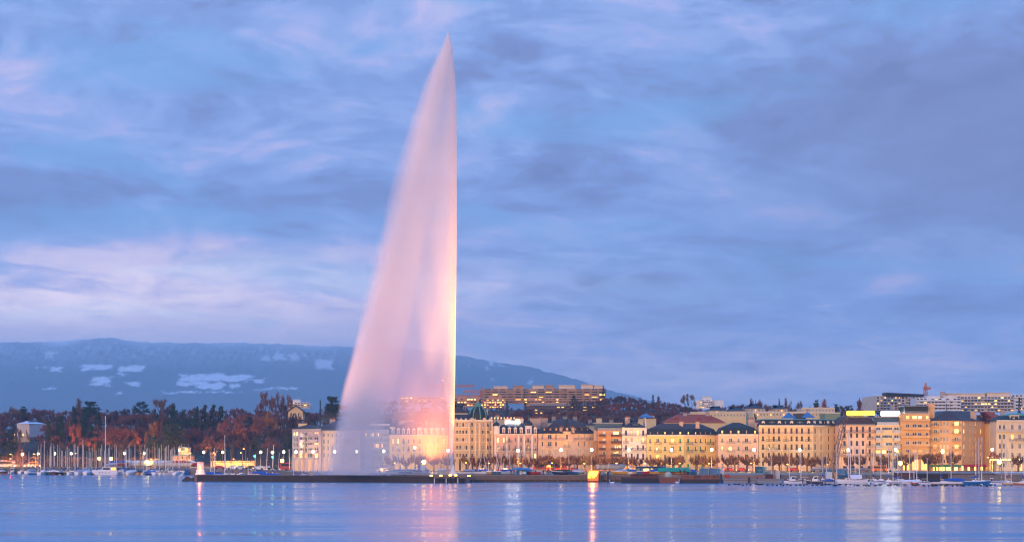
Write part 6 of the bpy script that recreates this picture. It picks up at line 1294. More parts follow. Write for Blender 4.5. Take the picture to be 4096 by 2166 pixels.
def boat(kind, X, D, L, heading, hull='white', cover=None, mast=None, label=None, name=None, z=0.0, lean=0.0, tent=None, mastm=None, group='boats moored in the harbour', Bf=.32, Hf=.115, stripe=None, cabin=True, mlean=0.0):
    B, Hh = round(L * Bf, 1), round(L * Hf + .12, 2)
    if not label:
        look = '%s %s' % (hull, {'sail': 'sailing boat', 'motor': 'motor boat', 'dinghy': 'dinghy', 'open': 'rowing boat'}[kind])
        if tent: look += ' under a %s cover' % tent
        elif cover: look += ' with %s sail cover' % cover
        autobase = look + ' ' + near(X); label = autobase
    else: autobase = None
    t = thing(name or {'sail': 'sailing_boat', 'motor': 'motor_boat', 'dinghy': 'sailing_dinghy', 'open': 'rowing_boat'}[kind], label, 'boat', (wx(X, D), D, z), RD(heading), group)
    if autobase: AUTO.setdefault(autobase, []).append(t)
    inst('hull', hull_mesh(L, B, Hh, hull, stripe or (BOOT if hull in ('white', 'cream') else P['white'])), t)
    if kind == 'sail' and not tent and cabin: inst('cabin', cabin_mesh(L, B, Hh), t)
    if kind == 'motor' and not tent:
        def mk():
            mb = MB(); z0 = Hh; mb.loft([[(-L * .1, -B * .36, z0), (L * .22, -B * .28, z0), (L * .22, B * .28, z0), (-L * .1, B * .36, z0)], [(-L * .1, -B * .33, z0 + 1.35), (L * .08, -B * .28, z0 + 1.35), (L * .08, B * .28, z0 + 1.35), (-L * .1, B * .33, z0 + 1.35)]]); mb.box(-L * .16, L * .11, -B * .36, B * .36, z0 + 1.36, z0 + 1.45)
            mb.mat(1)
            for s in (-1, 1): mb.face([(-L * .08, s * B * .36, z0 + .6), (L * .1, s * B * .325, z0 + .6), (L * .06, s * B * .315, z0 + 1.2), (-L * .08, s * B * .35, z0 + 1.2)])
            mb.face([(-L * .104, -B * .28, z0 + .5), (-L * .104, B * .28, z0 + .5), (-L * .104, B * .28, z0 + 1.2), (-L * .104, -B * .28, z0 + 1.2)])
            return mb.mesh('cabin', [P['white'], PORT])
        inst('cabin', cached(('mcab', L, B, Hh), mk), t)
        inst('outboard_motor', cached(('obm', round(Hh, 1)), lambda: MB().box(-.35, .1, -.18, .18, Hh * .5, Hh + .5).box(-.2, .0, -.06, .06, -.3, Hh * .5).mesh('outboard_motor', P['black'])), t, (-L / 2 - .1, 0, 0))
    if tent:
        def mk():
            mb = MB(); rings = []
            for s in (-.48, -.25, 0, .2, .42):
                w = B * .5 * (1 if s < .1 else max(.25, 1 - (s - .1) / .4)); zz = Hh + (.75 if s < .25 else .25) * L * .16 * (1 if s > -.4 else .75)
                rings.append([(s * L, -w, Hh * .92), (s * L, -w * .75, Hh + (zz - Hh) * .5), (s * L, 0, zz), (s * L, w * .75, Hh + (zz - Hh) * .5), (s * L, w, Hh * .92)])
            return mb.loft(rings, True, True, closed=False).mesh('tent_cover', CL[tent])
        inst('tent_cover', cached(('tent', L, B, Hh, tent), mk), t)
    if mast:
        mm = mastm or ALU; mh = round(mast, 1)
        def mk():
            mb = MB(); r0 = .105 if mh < 9 else .135; q = Vector((math.sin(mlean) * mh, 0, math.cos(mlean) * mh)); mb.tube([(0, 0, Hh * .6), tuple(q)], [r0, r0 * .7], 6)
            for f in (.58,):
                if mh > 6: mb.tube([(q.x * f, -B * .28, q.z * f), (q.x * f, B * .28, q.z * f)], .03, 4)
            return mb.mesh('mast', mm)
        ms_ = inst('mast', cached(('mast', mh, B, Hh, mm.name, round(mlean, 2)), mk), t, (L * .08, 0, 0))
        if lean: ms_.rotation_euler = (lean, 0, 0)
        if mh > 6:
            def mk():
                mb = MB()
                for a in ((L * .42, 0, Hh), (-L * .55, 0, Hh), (0, -B * .45, Hh), (0, B * .45, Hh)): mb.tube([a, (0, 0, mh - .3)], .014, 3)
                return mb.mesh('rigging', IRON)
            o = inst('rigging', cached(('rig', L, B, Hh, mh), mk), t, (L * .08, 0, 0))
            if lean: o.rotation_euler = (lean, 0, 0)
        if cover or kind == 'sail':
            bl = L * .36
            def mk():
                zb = Hh + .95; mb = MB(); mb.tube([(0, 0, zb), (-bl, 0, zb + .05)], .06, 6); return mb.mesh('boom', mm)
            inst('boom', cached(('boom', L, Hh, mm.name), mk), t, (L * .06, 0, 0))
            if cover:
                def mk():
                    zb = Hh + 1.05; mb = MB(); mb.tube([(.12, 0, zb + 1.3), (.06, 0, zb + .35), (-.3, 0, zb + .12), (-bl * .5, 0, zb + .08), (-bl, 0, zb)], [.1, .2, .24, .2, .1], 7); return mb.mesh('sail_cover', CL[cover])
                inst('sail_cover', cached(('scov', L, Hh, cover), mk), t, (L * .06, 0, 0))
    return t
def mh(y, D): return wz(y, D)
# --- left marina, front row: (X, distance, length, heading deg (0 = bow to the right, 90 = away), hull, cover, mast top row, tent, label)
for a in [('motor', 5, 842, 7, 60, 'brown', None, None, None, 'brown wooden boat cut by the left photo edge'), ('motor', 51, 842, 6, 80, 'white', None, None, None, 'white pilot house boat seen from astern near the left edge'),
    ('sail', 90, 842, 7, 82, 'white', None, 1815, None, 'white sloop seen from astern beside the pilot house boat'), ('sail', 114, 842, 7, 84, 'white', 'blue', 1804, None, 'white sloop with furled blue sail, second left of the dock posts'), ('sail', 130, 842, 7, 70, 'white', None, None, 'grey', 'white boat under a grey cover by the first dock posts'),
    ('open', 147, 806, 6.5, 20, 'blue', None, 1798, None, 'blue and white open boat between timber posts, first of the front row'), ('sail', 174, 806, 8, 76, 'white', None, 1761, None, 'white sloop with the tallest bright mast, stern towards the lake'), ('sail', 204, 807, 8.5, 100, 'green', 'blue', 1772, None, 'dark green hulled sloop with blue sailcloth beside the bright tall mast'),
    ('sail', 236, 806, 9, 72, 'maroon', None, 1768, None, 'maroon hulled yacht with white cabin in the front row'), ('sail', 268, 806, 7.5, 95, 'green', None, 1785, 'tan', 'green hulled boat under a tan box cover'), ('sail', 296, 806, 8.5, 65, 'white', None, 1774, None, 'white yacht with round stern window beside the tan covered boat'),
    ('sail', 328, 806, 8.5, 70, 'white', None, 1757, 'grey', 'white yacht under a pointed grey tent near the tall pair of masts'), ('sail', 354, 807, 7.5, 78, 'white', None, 1787, 'white', 'white yacht under a white tent left of the catamaran'), ('open', 372, 808, 6, 10, 'brown', 'purple', 1784, None, 'low brown open boat with purple furled sail left of the catamaran'),
    ('sail', 502, 805, 6.5, 80, 'white', 'blue', 1796, None, 'white sloop with blue cover just right of the catamaran'), ('motor', 533, 805, 7.5, 60, 'white', None, None, 'white', 'white boat under a shiny white tent, second right of the catamaran'), ('sail', 559, 805, 7.5, 86, 'brown', None, 1790, 'black', 'varnished boat under a peaked dark tent right of the catamaran'), ('sail', 584, 805, 7, 70, 'cream', None, 1795, None, 'cream sloop under the dazzling yellow lamp, stern on'),
    ('open', 607, 804, 6.2, 8, 'navy', None, None, 'blue', 'low boat under a bright blue cover in the front row'), ('sail', 634, 805, 8, 70, 'white', None, 1790, None, 'white yacht right of the bright blue covered boat'), ('sail', 658, 805, 6.5, 60, 'white', None, 1788, 'tan', 'white boat under a tan tent below the pink villa'), ('sail', 686, 805, 7.5, 40, 'white', None, 1790, None, 'white yacht with red stripe below the pink villa'), ('sail', 711, 805, 7.5, 75, 'white', 'blue', 1784, None, 'white yacht with crumpled blue cover, last of the front row')]:
    kd, X, D, L, hd, hu, co, my, te, lb = a
    boat(kd, X, D, L, hd, hu, co, (wz(my, D) if my else None), lb, tent=te, stripe=P['red'] if 'red stripe' in lb else None, mastm=WOODM if hu in ('brown', 'maroon') else None)
rr = random.Random(21)
for i in range(78):                                       # rows behind
    X = 156 + i * 7.9 + rr.uniform(-4, 4); D = rr.choice((815, 822, 829, 834)); te = rr.choice((None, None, None, 'white', 'blue', 'grey')); my = rr.uniform(1770, 1806)
    if 372 < X < 490 and rr.random() < .5: my += 8
    boat('sail', X, D, rr.choice((6.5, 7.5, 8.5)), rr.choice((72, 80, 88, 96, 104)), rr.choice(('white', 'white', 'white', 'cream', 'grey', 'blue')), rr.choice((None, 'blue', 'teal', 'white', 'navy')), wz(my, D), tent=te, mastm=rr.choice((ALU, ALU, WOODM)), lean=rr.uniform(-.02, .02), cabin=rr.random() < .7)
for i, X in enumerate((478, 505, 540, 566, 597, 625, 652, 680, 705, 728, 752, 775)):   # boats stored ashore
    D = 848 + (i % 3) * 2; te = ('blue', 'white', 'tan', 'white', 'white', None, 'white', 'tan', 'white', 'red', 'white', 'green')[i]
    boat('motor', X, D, 8.5, (0, 12, 175)[i % 3], 'white' if i % 5 else 'red', None, None, '%s shore stored boat from the left, under the %s cover, right of the catamaran' % (nth(i + 1), te) if te else 'white bare motor boat propped ashore among covered ones', tent=te, z=GZ + 1.0, group='boats stored ashore')
# catamaran
def catamaran(X, D):
    t = thing('catamaran', 'big white sailing catamaran with the tallest mast and lamplit saloon', 'boat', (wx(X, D), D, 0), RD(158)); L, B = 11.6, 5.6
    for s in (-1, 1):
        o = inst('hull', hull_mesh(L, 1.7, 1.7, 'white', P['white']), t, (0, s * 2.1, 0))
        mb = MB()
        for kx in range(4): mb.lathe([(.18, 0), (.001, .02)], 8, 0, 0) if False else mb.box(-2.6 + kx * 1.5, -2.2 + kx * 1.5, s * .86 - .02, s * .86 + .02, .85, 1.1)
        mb.build('porthole', PORT, o)
    mb = MB(); mb.box(-3.8, 2.6, -1.9, 1.9, .95, 1.75); mb.build('bridge_deck', P['white'], t)
    mb = MB(); mb.loft([[(-2.6, -2.1, 1.76), (2.6, -1.5, 1.76), (2.6, 1.5, 1.76), (-2.6, 2.1, 1.76)], [(-2.6, -2.0, 3.1), (1.4, -1.4, 3.1), (1.4, 1.4, 3.1), (-2.6, 2.0, 3.1)]]); sal = mb.build('saloon', P['white'], t)
    mb = MB()
    for s in (-1, 1): mb.face([(-2.2, s * 2.09, 2.1), (1.6, s * 1.63, 2.1), (1.2, s * 1.53, 2.8), (-2.2, s * 2.05, 2.8)])
    mb.build('saloon_window', PORT, sal)
    mb = MB(); mb.face([(-2.63, -1.8, 1.9), (-2.63, 1.8, 1.9), (-2.63, 1.8, 2.95), (-2.63, -1.8, 2.95)]); mb.build('lit_window', G_LIT, sal)
    mb = MB(); mb.box(-5.0, 1.6, -2.3, 2.3, 3.15, 3.3); mb.build('hardtop', P['white'], t)
    for s in (-2.1, 2.1): MB().tube([(-4.8, s, 1.7), (-4.8, s, 3.2)], .06, 5).build('stanchion', ALU, t)
    zt = wz(1662, D); MB().tube([(1.3, 0, 1.7), (1.2, 0, zt)], [.17, .12], 8).build('mast', mat('bright_white_mast', (.8, .76, .72), .3, .05), t)
    mb = MB(); mb.tube([(1.2, -1.8, zt * .6), (1.2, 1.8, zt * .6)], .05, 4); mb.tube([(1.2, -1.6, zt * .42), (1.2, 1.6, zt * .42)], .05, 4); mb.build('spreader', ALU, t)
    mb = MB()
    for p in ((5.6, 0, 1.8), (-1, -2.5, 1.8), (-1, 2.5, 1.8)): mb.tube([p, (1.2, 0, zt - 1)], .025, 3)
    mb.tube([(1.2, 1.75, zt * .42), (1.2, 1.8, zt * .6)], .03, 4); mb.build('rigging', IRON, t)
    mb = MB(); mb.tube([(1.0, 0, 3.9), (-1.5, 0, 4.3), (-4.4, 0, 4.5)], [.5, .55, .35], 8); mb.build('furled_sail', CL['grey'], t)
    mb = MB(); mb.tube([(-4.9, 1.2, 3.3), (-5.2, 1.2, 4.2)], .03, 4); mb.face([(-4.95, 1.2, 2.3), (-4.95, .4, 2.2), (-4.95, .4, 2.9), (-4.95, 1.2, 3.0)]); mb.build('ensign', CL['red'], t)
catamaran(432, 802)
# --- behind the jetty
for a in [('sail', 908, 690, 9.5, 180, 'white', None, 1739, None, 'white sloop lying side on behind the jetty with the tall mast, right of the lighthouse'), ('motor', 867, 705, 6.5, 170, 'white', None, None, 'white', 'boat under a white tent just right of the lighthouse'), ('open', 1070, 692, 9, 175, 'blue', None, None, 'blue', 'boat under a long blue tarpaulin behind the jetty below the green signals'), ('open', 1010, 702, 6.5, 10, 'maroon', None, None, 'blue', 'dark red dinghy with blue cover behind the jetty'),
    ('sail', 1182, 680, 8, 180, 'white', 'blue', 1783, None, 'white sloop with blue boom behind the jetty at the spray edge'), ('sail', 1218, 690, 7.5, 160, 'white', 'navy', 1800, None, 'white sloop with navy boom dimmed by spray'), ('sail', 1455, 678, 9, 0, 'white', None, 1789, None, 'white sloop under the glass office, dimmed by spray'), ('sail', 1488, 672, 7.5, 180, 'white', 'blue', 1806, None, 'white sloop with long blue boom cover below the glass office'), ('sail', 1510, 676, 7, 20, 'blue', None, 1805, None, 'blue hulled sloop below the yellow mansion in the mist'), ('motor', 1552, 660, 4.5, 170, 'white', None, None, None, 'tiny white motor boat right behind the jetty')]:
    kd, X, D, L, hd, hu, co, my, te, lb = a; boat(kd, X, D, L, hd, hu, co, (wz(my, D) if my else None), lb, tent=te)
for i in range(16):
    X = 840 + i * 31 + rr.uniform(-9, 9); D = rr.choice((735, 755, 775)); 
    if shore_y(wx(X, D)) < D + 2: D = shore_y(wx(X, D)) - 6
    boat('sail', X, D, rr.choice((6.5, 7.5)), rr.choice((75, 90, 110, 170)), rr.choice(('white', 'white', 'cream', 'blue')), rr.choice((None, 'blue', 'navy')), wz(rr.uniform(1775, 1830), D), lean=rr.uniform(-.08, .10), mastm=rr.choice((ALU, WOODM)), tent=rr.choice((None, None, 'blue', 'white')))
# --- dinghies lying ashore around the fountain and along the pier
cols = ['white', 'blue', 'white', 'yellow', 'red', 'white', 'green', 'white', 'orange']
for i, X in enumerate((1574, 1586, 1600, 1612, 1622, 1636, 1648, 1660, 1676, 1690)):
    boat('dinghy', X, 676 + (i % 4) * 3, 4.6, (10, 165, 30, 150)[i % 4], cols[i % 3], None, (wz(1822, 680) - GZ if i in (2, 4, 6) else None), tent=(None, 'teal', 'white', 'grey')[i % 4], z=GZ + .25, mlean=-.28, group='dinghies stored ashore', cabin=False)
boat('motor', 1690, 672, 6.5, 95, 'white', None, None, 'white motor boat shrink wrapped in white on the quay behind the spray', tent='white', z=GZ + 1.2, group='dinghies stored ashore'); boat('motor', 1680, 674, 5.5, 90, 'blue', None, None, 'motor boat under a blue cover beside the shrink wrapped one', tent='blue', z=GZ + 1.6, group='dinghies stored ashore')
for i, X in enumerate((1868, 1884, 1900, 1916, 1930, 1944, 1958, 1972, 1984, 1996, 2008, 2020, 2036)):
    c = ('white', 'blue', 'green', 'white', 'blue', 'white', 'yellow', 'white', 'red', 'green', 'red', 'white', 'grey')[i]; te = (None, 'grey', 'black', None, 'blue', None, None, None, None, None, 'red', None, 'blue')[i]
    boat('dinghy', X, 658 + (i % 3) * 3, 5.2, (12, 20, 170, 160)[i % 4], c, None, (wz((1816, 1816, 1818, 1826, 1815, 1818, 1845)[i % 7], 660) - GZ if i in (3, 5, 6, 8, 9, 10, 12, 1) else None), tent=te, z=GZ + .35, mlean=-.22 if i % 2 else -.03, group='dinghies stored on the pier', cabin=False)
for X, D, c, te in ((2130, 655, 'red', None), (2150, 658, 'white', 'tan'), (2120, 662, 'blue', 'blue'), (2240, 655, 'navy', 'black'), (2256, 657, 'white', 'black'), (2306, 655, 'blue', None), (2318, 657, 'white', 'grey'), (2345, 660, 'white', None)): boat('dinghy', X, D, 5.4, rr.choice((8, 170)), c, None, None, tent=te, z=GZ + .3, group='dinghies stored on the pier')
for i, (X, lb) in enumerate(((2426, 'leftmost'), (2446, 'middle'), (2466, 'rightmost'))): boat('open', X, 658, 7.2, 35, 'cream', None, None, '%s of three cream speedboats racked high beside the pavilion' % lb, z=GZ + 2.0, name='speedboat', Hf=.15, group='speedboats racked on the pier')
for i, (X, c) in enumerate(((2418, 'blue'), (2428, 'yellow'), (2440, 'blue'), (2452, 'yellow'))):
    t = thing('steel_trolley', '%s steel boat trolley under the cream speedboats, %s from the left' % (c, nth(i + 1)), 'trolley', (wx(X, 655), 655, GZ), 0, 'boat trolleys on the pier'); mb = MB()
    for sx in (-.38, -.13, .13, .38): mb.box(sx - .03, sx + .03, 0, .06, .15, .95)
    mb.box(-.42, .42, -.03, .08, .9, 1.0); mb.box(-.42, .42, -.03, .08, .15, .25); mb.build('frame', P[c], t)
    mb = MB(); [mb.lathe([(.1, 0), (.1, .12)], 6, sx, .05) for sx in (-.3, .3)]; mb.build('wheel', IRON, t)
for X, c, te in ((2478, 'yellow', 'grey'), (2496, 'white', 'teal'), (2512, 'yellow', 'blue'), (2530, 'blue', None), (2565, 'red', None), (2633, 'yellow', 'blue'), (2650, 'yellow', 'blue'), (2672, 'yellow', 'tan'), (2688, 'orange', 'tan'), (2712, 'yellow', 'tan'), (2752, 'blue', 'blue')): boat('dinghy', X, 657, 5.6, rr.choice((5, 172)), c, None, None, tent=te, z=GZ + .3, group='dinghies stored on the pier')
# --- right harbour, front row
for a in [('motor', 3172, 628, 5.6, 185, 'white', None, None, None, 'white cruiser with white cabin moored right of the grey workboat'), ('motor', 3262, 627, 5.8, 178, 'black', None, None, None, 'black and white motor boat behind the timber dock posts'), ('motor', 3318, 627, 5, 5, 'white', None, None, 'blue', 'white boat with blue cover by the last timber dock post'),
    ('sail', 3508, 622, 5.2, 20, 'white', 'green', None, None, 'white boat with green sail cover, stern towards the ketch'), ('open', 3476, 620, 2.6, 100, 'blue', None, None, None, 'little blue tender between the ketch and the next white boat'), ('sail', 3578, 618, 5.6, 185, 'grey', 'blue', 1775, None, 'pale grey sloop with blue boom cover in front of the white shed'), ('motor', 3640, 617, 5, 5, 'white', None, None, 'white', 'white boat with red stripe under a ridge shaped white tent'),
    ('motor', 3668, 616, 4, 20, 'red', None, None, 'white', 'small red boat half under the white tents'), ('sail', 3704, 615, 4.6, 10, 'white', None, 1830, None, 'white sloop stern between the tents and the black covered cruiser'), ('motor', 3742, 616, 6, 3, 'white', None, None, 'black', 'white cruiser under a black and red canvas cover'), ('open', 3812, 612, 7.4, 182, 'white', None, 1783, 'blue', 'boat wholly wrapped in bright blue tarpaulin'),
    ('sail', 3907, 606, 8.2, 2, 'blue', 'blue', 1750, None, 'bright blue hulled sloop with white cabin, stays fanning above'), ('motor', 3968, 608, 3.6, 60, 'white', None, None, None, 'small white boat stern beside the bright blue sloop'), ('open', 3993, 604, 4.8, 165, 'white', None, None, 'grey', 'boat under a smooth pale grey cover right of the bright blue sloop'), ('sail', 4040, 602, 4.6, 5, 'yellow', 'tan', 1752, None, 'bright yellow sloop with rolled tan sail'), ('sail', 4090, 598, 5.2, 170, 'orange', None, None, None, 'varnished orange brown boat cut by the right photo edge')]:
    kd, X, D, L, hd, hu, co, my, te, lb = a; boat(kd, X, D, L, hd, hu, co, (wz(my, D) if my else None), lb, tent=te, stripe=P['red'] if 'red stripe' in lb else None)
# white ketch
t = boat('sail', 3405, 622, 9.8, 178, 'white', None, wz(1725, 622), 'large white ketch with brown rail, white awning and two masts', stripe=WOODM, Bf=.28)
mb = MB(); mb.tube([(-2.6, 0, 1), (-2.6, 0, wz(1757, 622))], [.1, .08], 6); mb.build('mizzen_mast', ALU, t)
mb = MB(); Z = 1.5; mb.loft([[(-3.2, -1.1, Z), (-3.2, 0, Z + 1.2), (-3.2, 1.1, Z)], [(0.2, -1.1, Z), (0.5, 0, Z + 1.2), (0.2, 1.1, Z)]], False, False, closed=False); mb.build('awning', CL['white'], t)
mb = MB(); mb.tube([(1.6, 0, 4.1), (1.5, 0, 2.4), (3.2, 0, 2.1), (4.0, 0, 2.0)], [.25, .5, .42, .2], 7); mb.build('sail_cover', CL['teal'], t)
# second row masts and boats
for X, y, D, hd, hu, co in ((3078, 1787, 640, 5, 'white', None), (3120, 1806, 642, 8, 'white', None), (3164, 1789, 641, 172, 'white', None), (3210, 1806, 640, 175, 'cream', None), (3264, 1823, 636, 80, 'white', None), (3290, 1819, 638, 80, 'white', 'blue'), (3306, 1818, 640, 84, 'white', None), (3330, 1800, 638, 90, 'white', None), (3349, 1782, 637, 92, 'white', None), (3404, 1746, 636, 94, 'white', 'teal'), (3421, 1773, 634, 80, 'white', 'blue'), (3437, 1780, 635, 85, 'cream', None), (3465, 1772, 634, 92, 'green', 'teal'), (3484, 1791, 633, 88, 'white', None), (3494, 1781, 632, 95, 'white', 'navy'), (3524, 1796, 632, 85, 'white', None), (3554, 1775, 631, 80, 'white', 'blue'), (3594, 1775, 630, 90, 'white', 'teal'), (3607, 1773, 629, 85, 'white', None), (3640, 1762, 628, 92, 'white', None), (3656, 1803, 628, 85, 'grey', None), (3668, 1774, 627, 90, 'white', None), (3764, 1788, 625, 88, 'white', 'blue'), (3796, 1795, 624, 85, 'white', None), (3904, 1764, 618, 90, 'white', 'teal'), (3928, 1748, 617, 88, 'white', None), (4006, 1736, 614, 85, 'white', 'tan'), (4022, 1752, 613, 90, 'white', None), (4030, 1780, 613, 94, 'cream', 'red'), (4093, 1822, 610, 90, 'teal' if False else 'navy', 'blue')):
    boat('sail', X, D, rr.choice((6, 7)), hd, hu, co, wz(y, D), mastm=rr.choice((ALU, ALU, WOODM)), lean=rr.uniform(-.02, .02))
# timber dock and pontoon
t = thing('mooring_dock', 'low timber mooring dock on posts in front of the black motor boat', 'dock', (wx(3290, 620), 620, 0)); mb = MB(); w = ms(96, 620); mb.box(-w / 2, w / 2, -.2, .8, .5, .8); mb.build('deck', TIMBER, t)
for X in (3245, 3282, 3300, 3338): xx = wx(X, 620) - t.location.x; MB().tube([(xx, -.4, -1), (xx, -.4, wz(1911, 620))], .2, 7).build('post', TIMBER, t)
t = thing('floating_pontoon', 'low weathered floating pontoon in front of the blue wrapped boat', 'pontoon', (wx(3795, 606), 606, 0)); mb = MB(); w = ms(140, 606); mb.box(-w / 2, w / 2, -.6, .6, -.2, .3); mb.build('deck', TIMBER, t); mb = MB(); [mb.box(-w / 2 + 1 + kx * 3, -w / 2 + 2.6 + kx * 3, -.5, .5, -.5, -.21) for kx in range(3)]; mb.build('float', GREYH, t)
for i, (X, y, D) in enumerate(((60, 1888, 842), (64, 1888, 842), (70, 1887, 842), (127, 1886, 842), (145, 1888, 806), (156, 1888, 806), (640, 1885, 806), (697, 1888, 806), (1620, 1885, 660))):
    o = MB().tube([(0, 0, -1), (0, 0, wz(y - 8, D))], .22, 7).build('dock_post', TIMBER, None, (wx(X, D), D, 0)); tag(o, 'timber dock post in the water, %s from the left of the marina' % nth(i + 1), 'post', 'dock posts in the marina')
# mooring balls
for X, y, r_, c, lb in ((239, 1900, .5, 'yellow', 'yellow mooring ball floating before the maroon yacht'), (500, 1907, .55, 'yellow', 'yellow mooring ball floating right of the catamaran'), (726, 1901, .5, 'white', 'white mooring ball left of the lighthouse'), (374, 1896, .45, 'white', 'white fender ball by the catamaran bow'), (6, 1896, .45, 'orange', 'orange mooring buoy nearest the left photo edge'), (16, 1896, .4, 'red', 'red mooring buoy, second from the left edge'), (28, 1896, .45, 'orange', 'orange mooring buoy, third from the left edge'), (2688, 1929, .5, 'white', 'white mooring ball in front of the rusty pontoons'), (2631, 1908, .5, 'white', 'white fender ball hung on the black barge'),
    (3656, 1938, .45, 'yellow', 'yellow buoy before the white tented boat'), (3926, 1940, .4, 'cream', 'cream buoy before the bright blue sloop'), (3967, 1940, .4, 'cream', 'cream buoy between two blue buoys'), (3952, 1939, .36, 'blue', 'blue buoy left of the cream buoy pair'), (3961, 1939, .36, 'blue', 'blue buoy touching the cream buoy'), (3980, 1939, .36, 'blue', 'blue buoy before the grey covered boat'), (4019, 1941, .36, 'blue', 'blue buoy before the yellow sloop'), (4046, 1941, .36, 'blue', 'blue buoy under the yellow sloop stern'), (3850, 1940, .36, 'blue', 'blue buoy at the pontoon end'), (3475, 1936, .4, 'white', 'white buoy beside the blue tender'), (3507, 1936, .4, 'white', 'white buoy under the green covered boat'), (3550, 1936, .4, 'white', 'white buoy left of the grey sloop'), (3564, 1935, .38, 'orange', 'orange buoy at the grey sloop bow')):
    D = F * H / (y - HY); o = MB().lathe([(.02, -r_), (r_ * .75, -r_ * .65), (r_, 0), (r_ * .75, r_ * .65), (.02, r_)], 12).build('mooring_buoy', P[c], None, (wx(X, D), D, r_ * .45), smooth=True); tag(o, lb, 'buoy')
# swans and coots
def bird_mesh(neck, m):
    mb = MB(); mb.loft([[(x, math.cos(a) * w, .12 + math.sin(a) * h + dz) for a in [kx * math.pi / 4 for kx in range(8)]] for x, w, h, dz in ((-.6, .03, .03, .22), (-.42, .16, .12, .12), (-.1, .24, .2, .06), (.25, .18, .16, .04), (.42, .06, .07, .1))])
    if neck: mb.tube([(.36, 0, .14), (.5, 0, .4), (.44, 0, .72), (.56, 0, .82), (.72, 0, .76)], [.09, .07, .06, .075, .03], 7)
    else: mb.tube([(.36, 0, .14), (.46, 0, .3), (.6, 0, .28)], [.08, .09, .03], 6)
    return mb.mesh('swan' if neck else 'coot', m, True)
SW = mat('swan_feathers', (.75, .74, .76), .7, .05); CT = mat('coot_feathers', (.02, .018, .02), .7, .1)
for X, y, hd, lb in ((2448, 1932, 180, 'white swan swimming left of the black barge'), (2709, 1931, 20, 'white swan swimming by the rusty pontoons')):
    D = F * H / (y - HY); o = inst('swan', bird_mesh(True, SW), None, (wx(X, D), D, 0), RD(hd), 1.4); tag(o, lb, 'swan')
cm = bird_mesh(False, CT)
for i in range(64):
    X = 2920 + i * 16.5 + rr.uniform(-7, 7); y = 1936 + rr.uniform(0, 5) + (X - 3000) * .004; D = F * H / (y - HY)
    o = inst('coot', cm, None, (wx(X, D), D, 0), rr.uniform(0, 6.28), 1.15); tag(o, 'small black coot in the flock on the water ' + near(X), 'water bird', 'coots scattered before the right harbour ' + near(X))

# ------------------------------------------------------------------ cars, people, banner
TYRE = mat('tyre_rubber', (.02, .02, .02), .9, .1); CARGL = mat('car_window', (.03, .035, .045), .1, 0); HEADL = mat('headlight_glow', (1, .85, .55), .5, 0, 1, 0, 30, (1, .80, .42)); TAILL = mat('tail_light_glow', (1, .05, .02), .5, 0, 1, 0, 14, (1, .05, .02))
CARP = {'white': paint('white_car_paint', (.7, .7, .72)), 'black': paint('black_car_paint', (.02, .02, .025)), 'silver': paint('silver_car_paint', (.42, .44, .47)), 'red': paint('red_car_paint', (.4, .03, .02)), 'orange': paint('orange_van_paint', (.6, .18, .03))}
def car(X, D, col, flip, label, kind='car', lights=True):
    bus = kind == 'bus'; van = kind == 'van'; L, Wd, h = (12, 2.5, 3.0) if bus else ((5.2, 2.0, 2.3) if van else (4.3, 1.8, 1.45))
    t = thing('city_bus' if bus else ('delivery_van' if van else 'parked_car'), label, kind, (wx(X, D), D, GZ + .004), math.pi if flip else 0)
    def mk():
        mb = MB()
        if bus or van: mb.loft([[(-L / 2, s * Wd / 2 * .98, .35), (L / 2, s * Wd / 2 * .98, .35), (L / 2, s * Wd / 2, h * .55), (L / 2 - (.1 if bus else .7), s * Wd / 2 * .94, h), (-L / 2, s * Wd / 2 * .94, h)] for s in (-1, 1)])
        else: mb.loft([[(-L / 2, s * Wd / 2, .3), (L / 2, s * Wd / 2, .3), (L / 2, s * Wd / 2, .72), (L * .27, s * Wd / 2, .88), (L * .1, s * Wd / 2 * .8, h), (-L * .3, s * Wd / 2 * .8, h), (-L * .45, s * Wd / 2, .92), (-L / 2, s * Wd / 2, .85)] for s in (-1, 1)])
        return mb.mesh('body', CARP[col])
    inst('body', cached(('car', kind, col), mk), t)
    def mkw():
        mb = MB()
        for s in (-1, 1):
            if bus or van: mb.face([(-L * .46, s * (Wd / 2 * .98 + .01), h * .56), (L * .4, s * (Wd / 2 * .98 + .01), h * .56), (L * .38, s * (Wd / 2 * .96 + .01), h * .85), (-L * .46, s * (Wd / 2 * .96 + .01), h * .85)])
            else: mb.face([(-L * .36, s * (Wd / 2 * .97), .94), (L * .2, s * (Wd / 2 * .97), .94), (L * .09, s * (Wd / 2 * .84), h - .1), (-L * .28, s * (Wd / 2 * .84), h - .1)])
        return mb.mesh('side_window', CARGL)
    inst('side_window', cached(('carw', kind), mkw), t)
    wm = cached(('wheel', bus), lambda: MB().loft([[(math.cos(a) * .33, y, .33 + math.sin(a) * .33) for a in [kx * .628 for kx in range(10)]] for y in (-.11, .11)]).mesh('wheel', TYRE))
    for sx in (-.31, .31):
        for sy in (-1, 1): inst('wheel', wm, t, (L * sx, sy * (Wd / 2 - .1), 0))
    if lights:
        for sy in (-.6, .6):
            inst('headlight', cached(('hl', kind), lambda: MB().box(0, .06, -.16, .16, -.09, .09).mesh('headlight', HEADL)), t, (L / 2 + .005, sy * Wd / 2, .65)); inst('tail_light', cached(('tl', kind), lambda: MB().box(-.06, 0, -.14, .14, -.1, .1).mesh('tail_light', TAILL)), t, (-L / 2 - .005, sy * Wd / 2, .75))
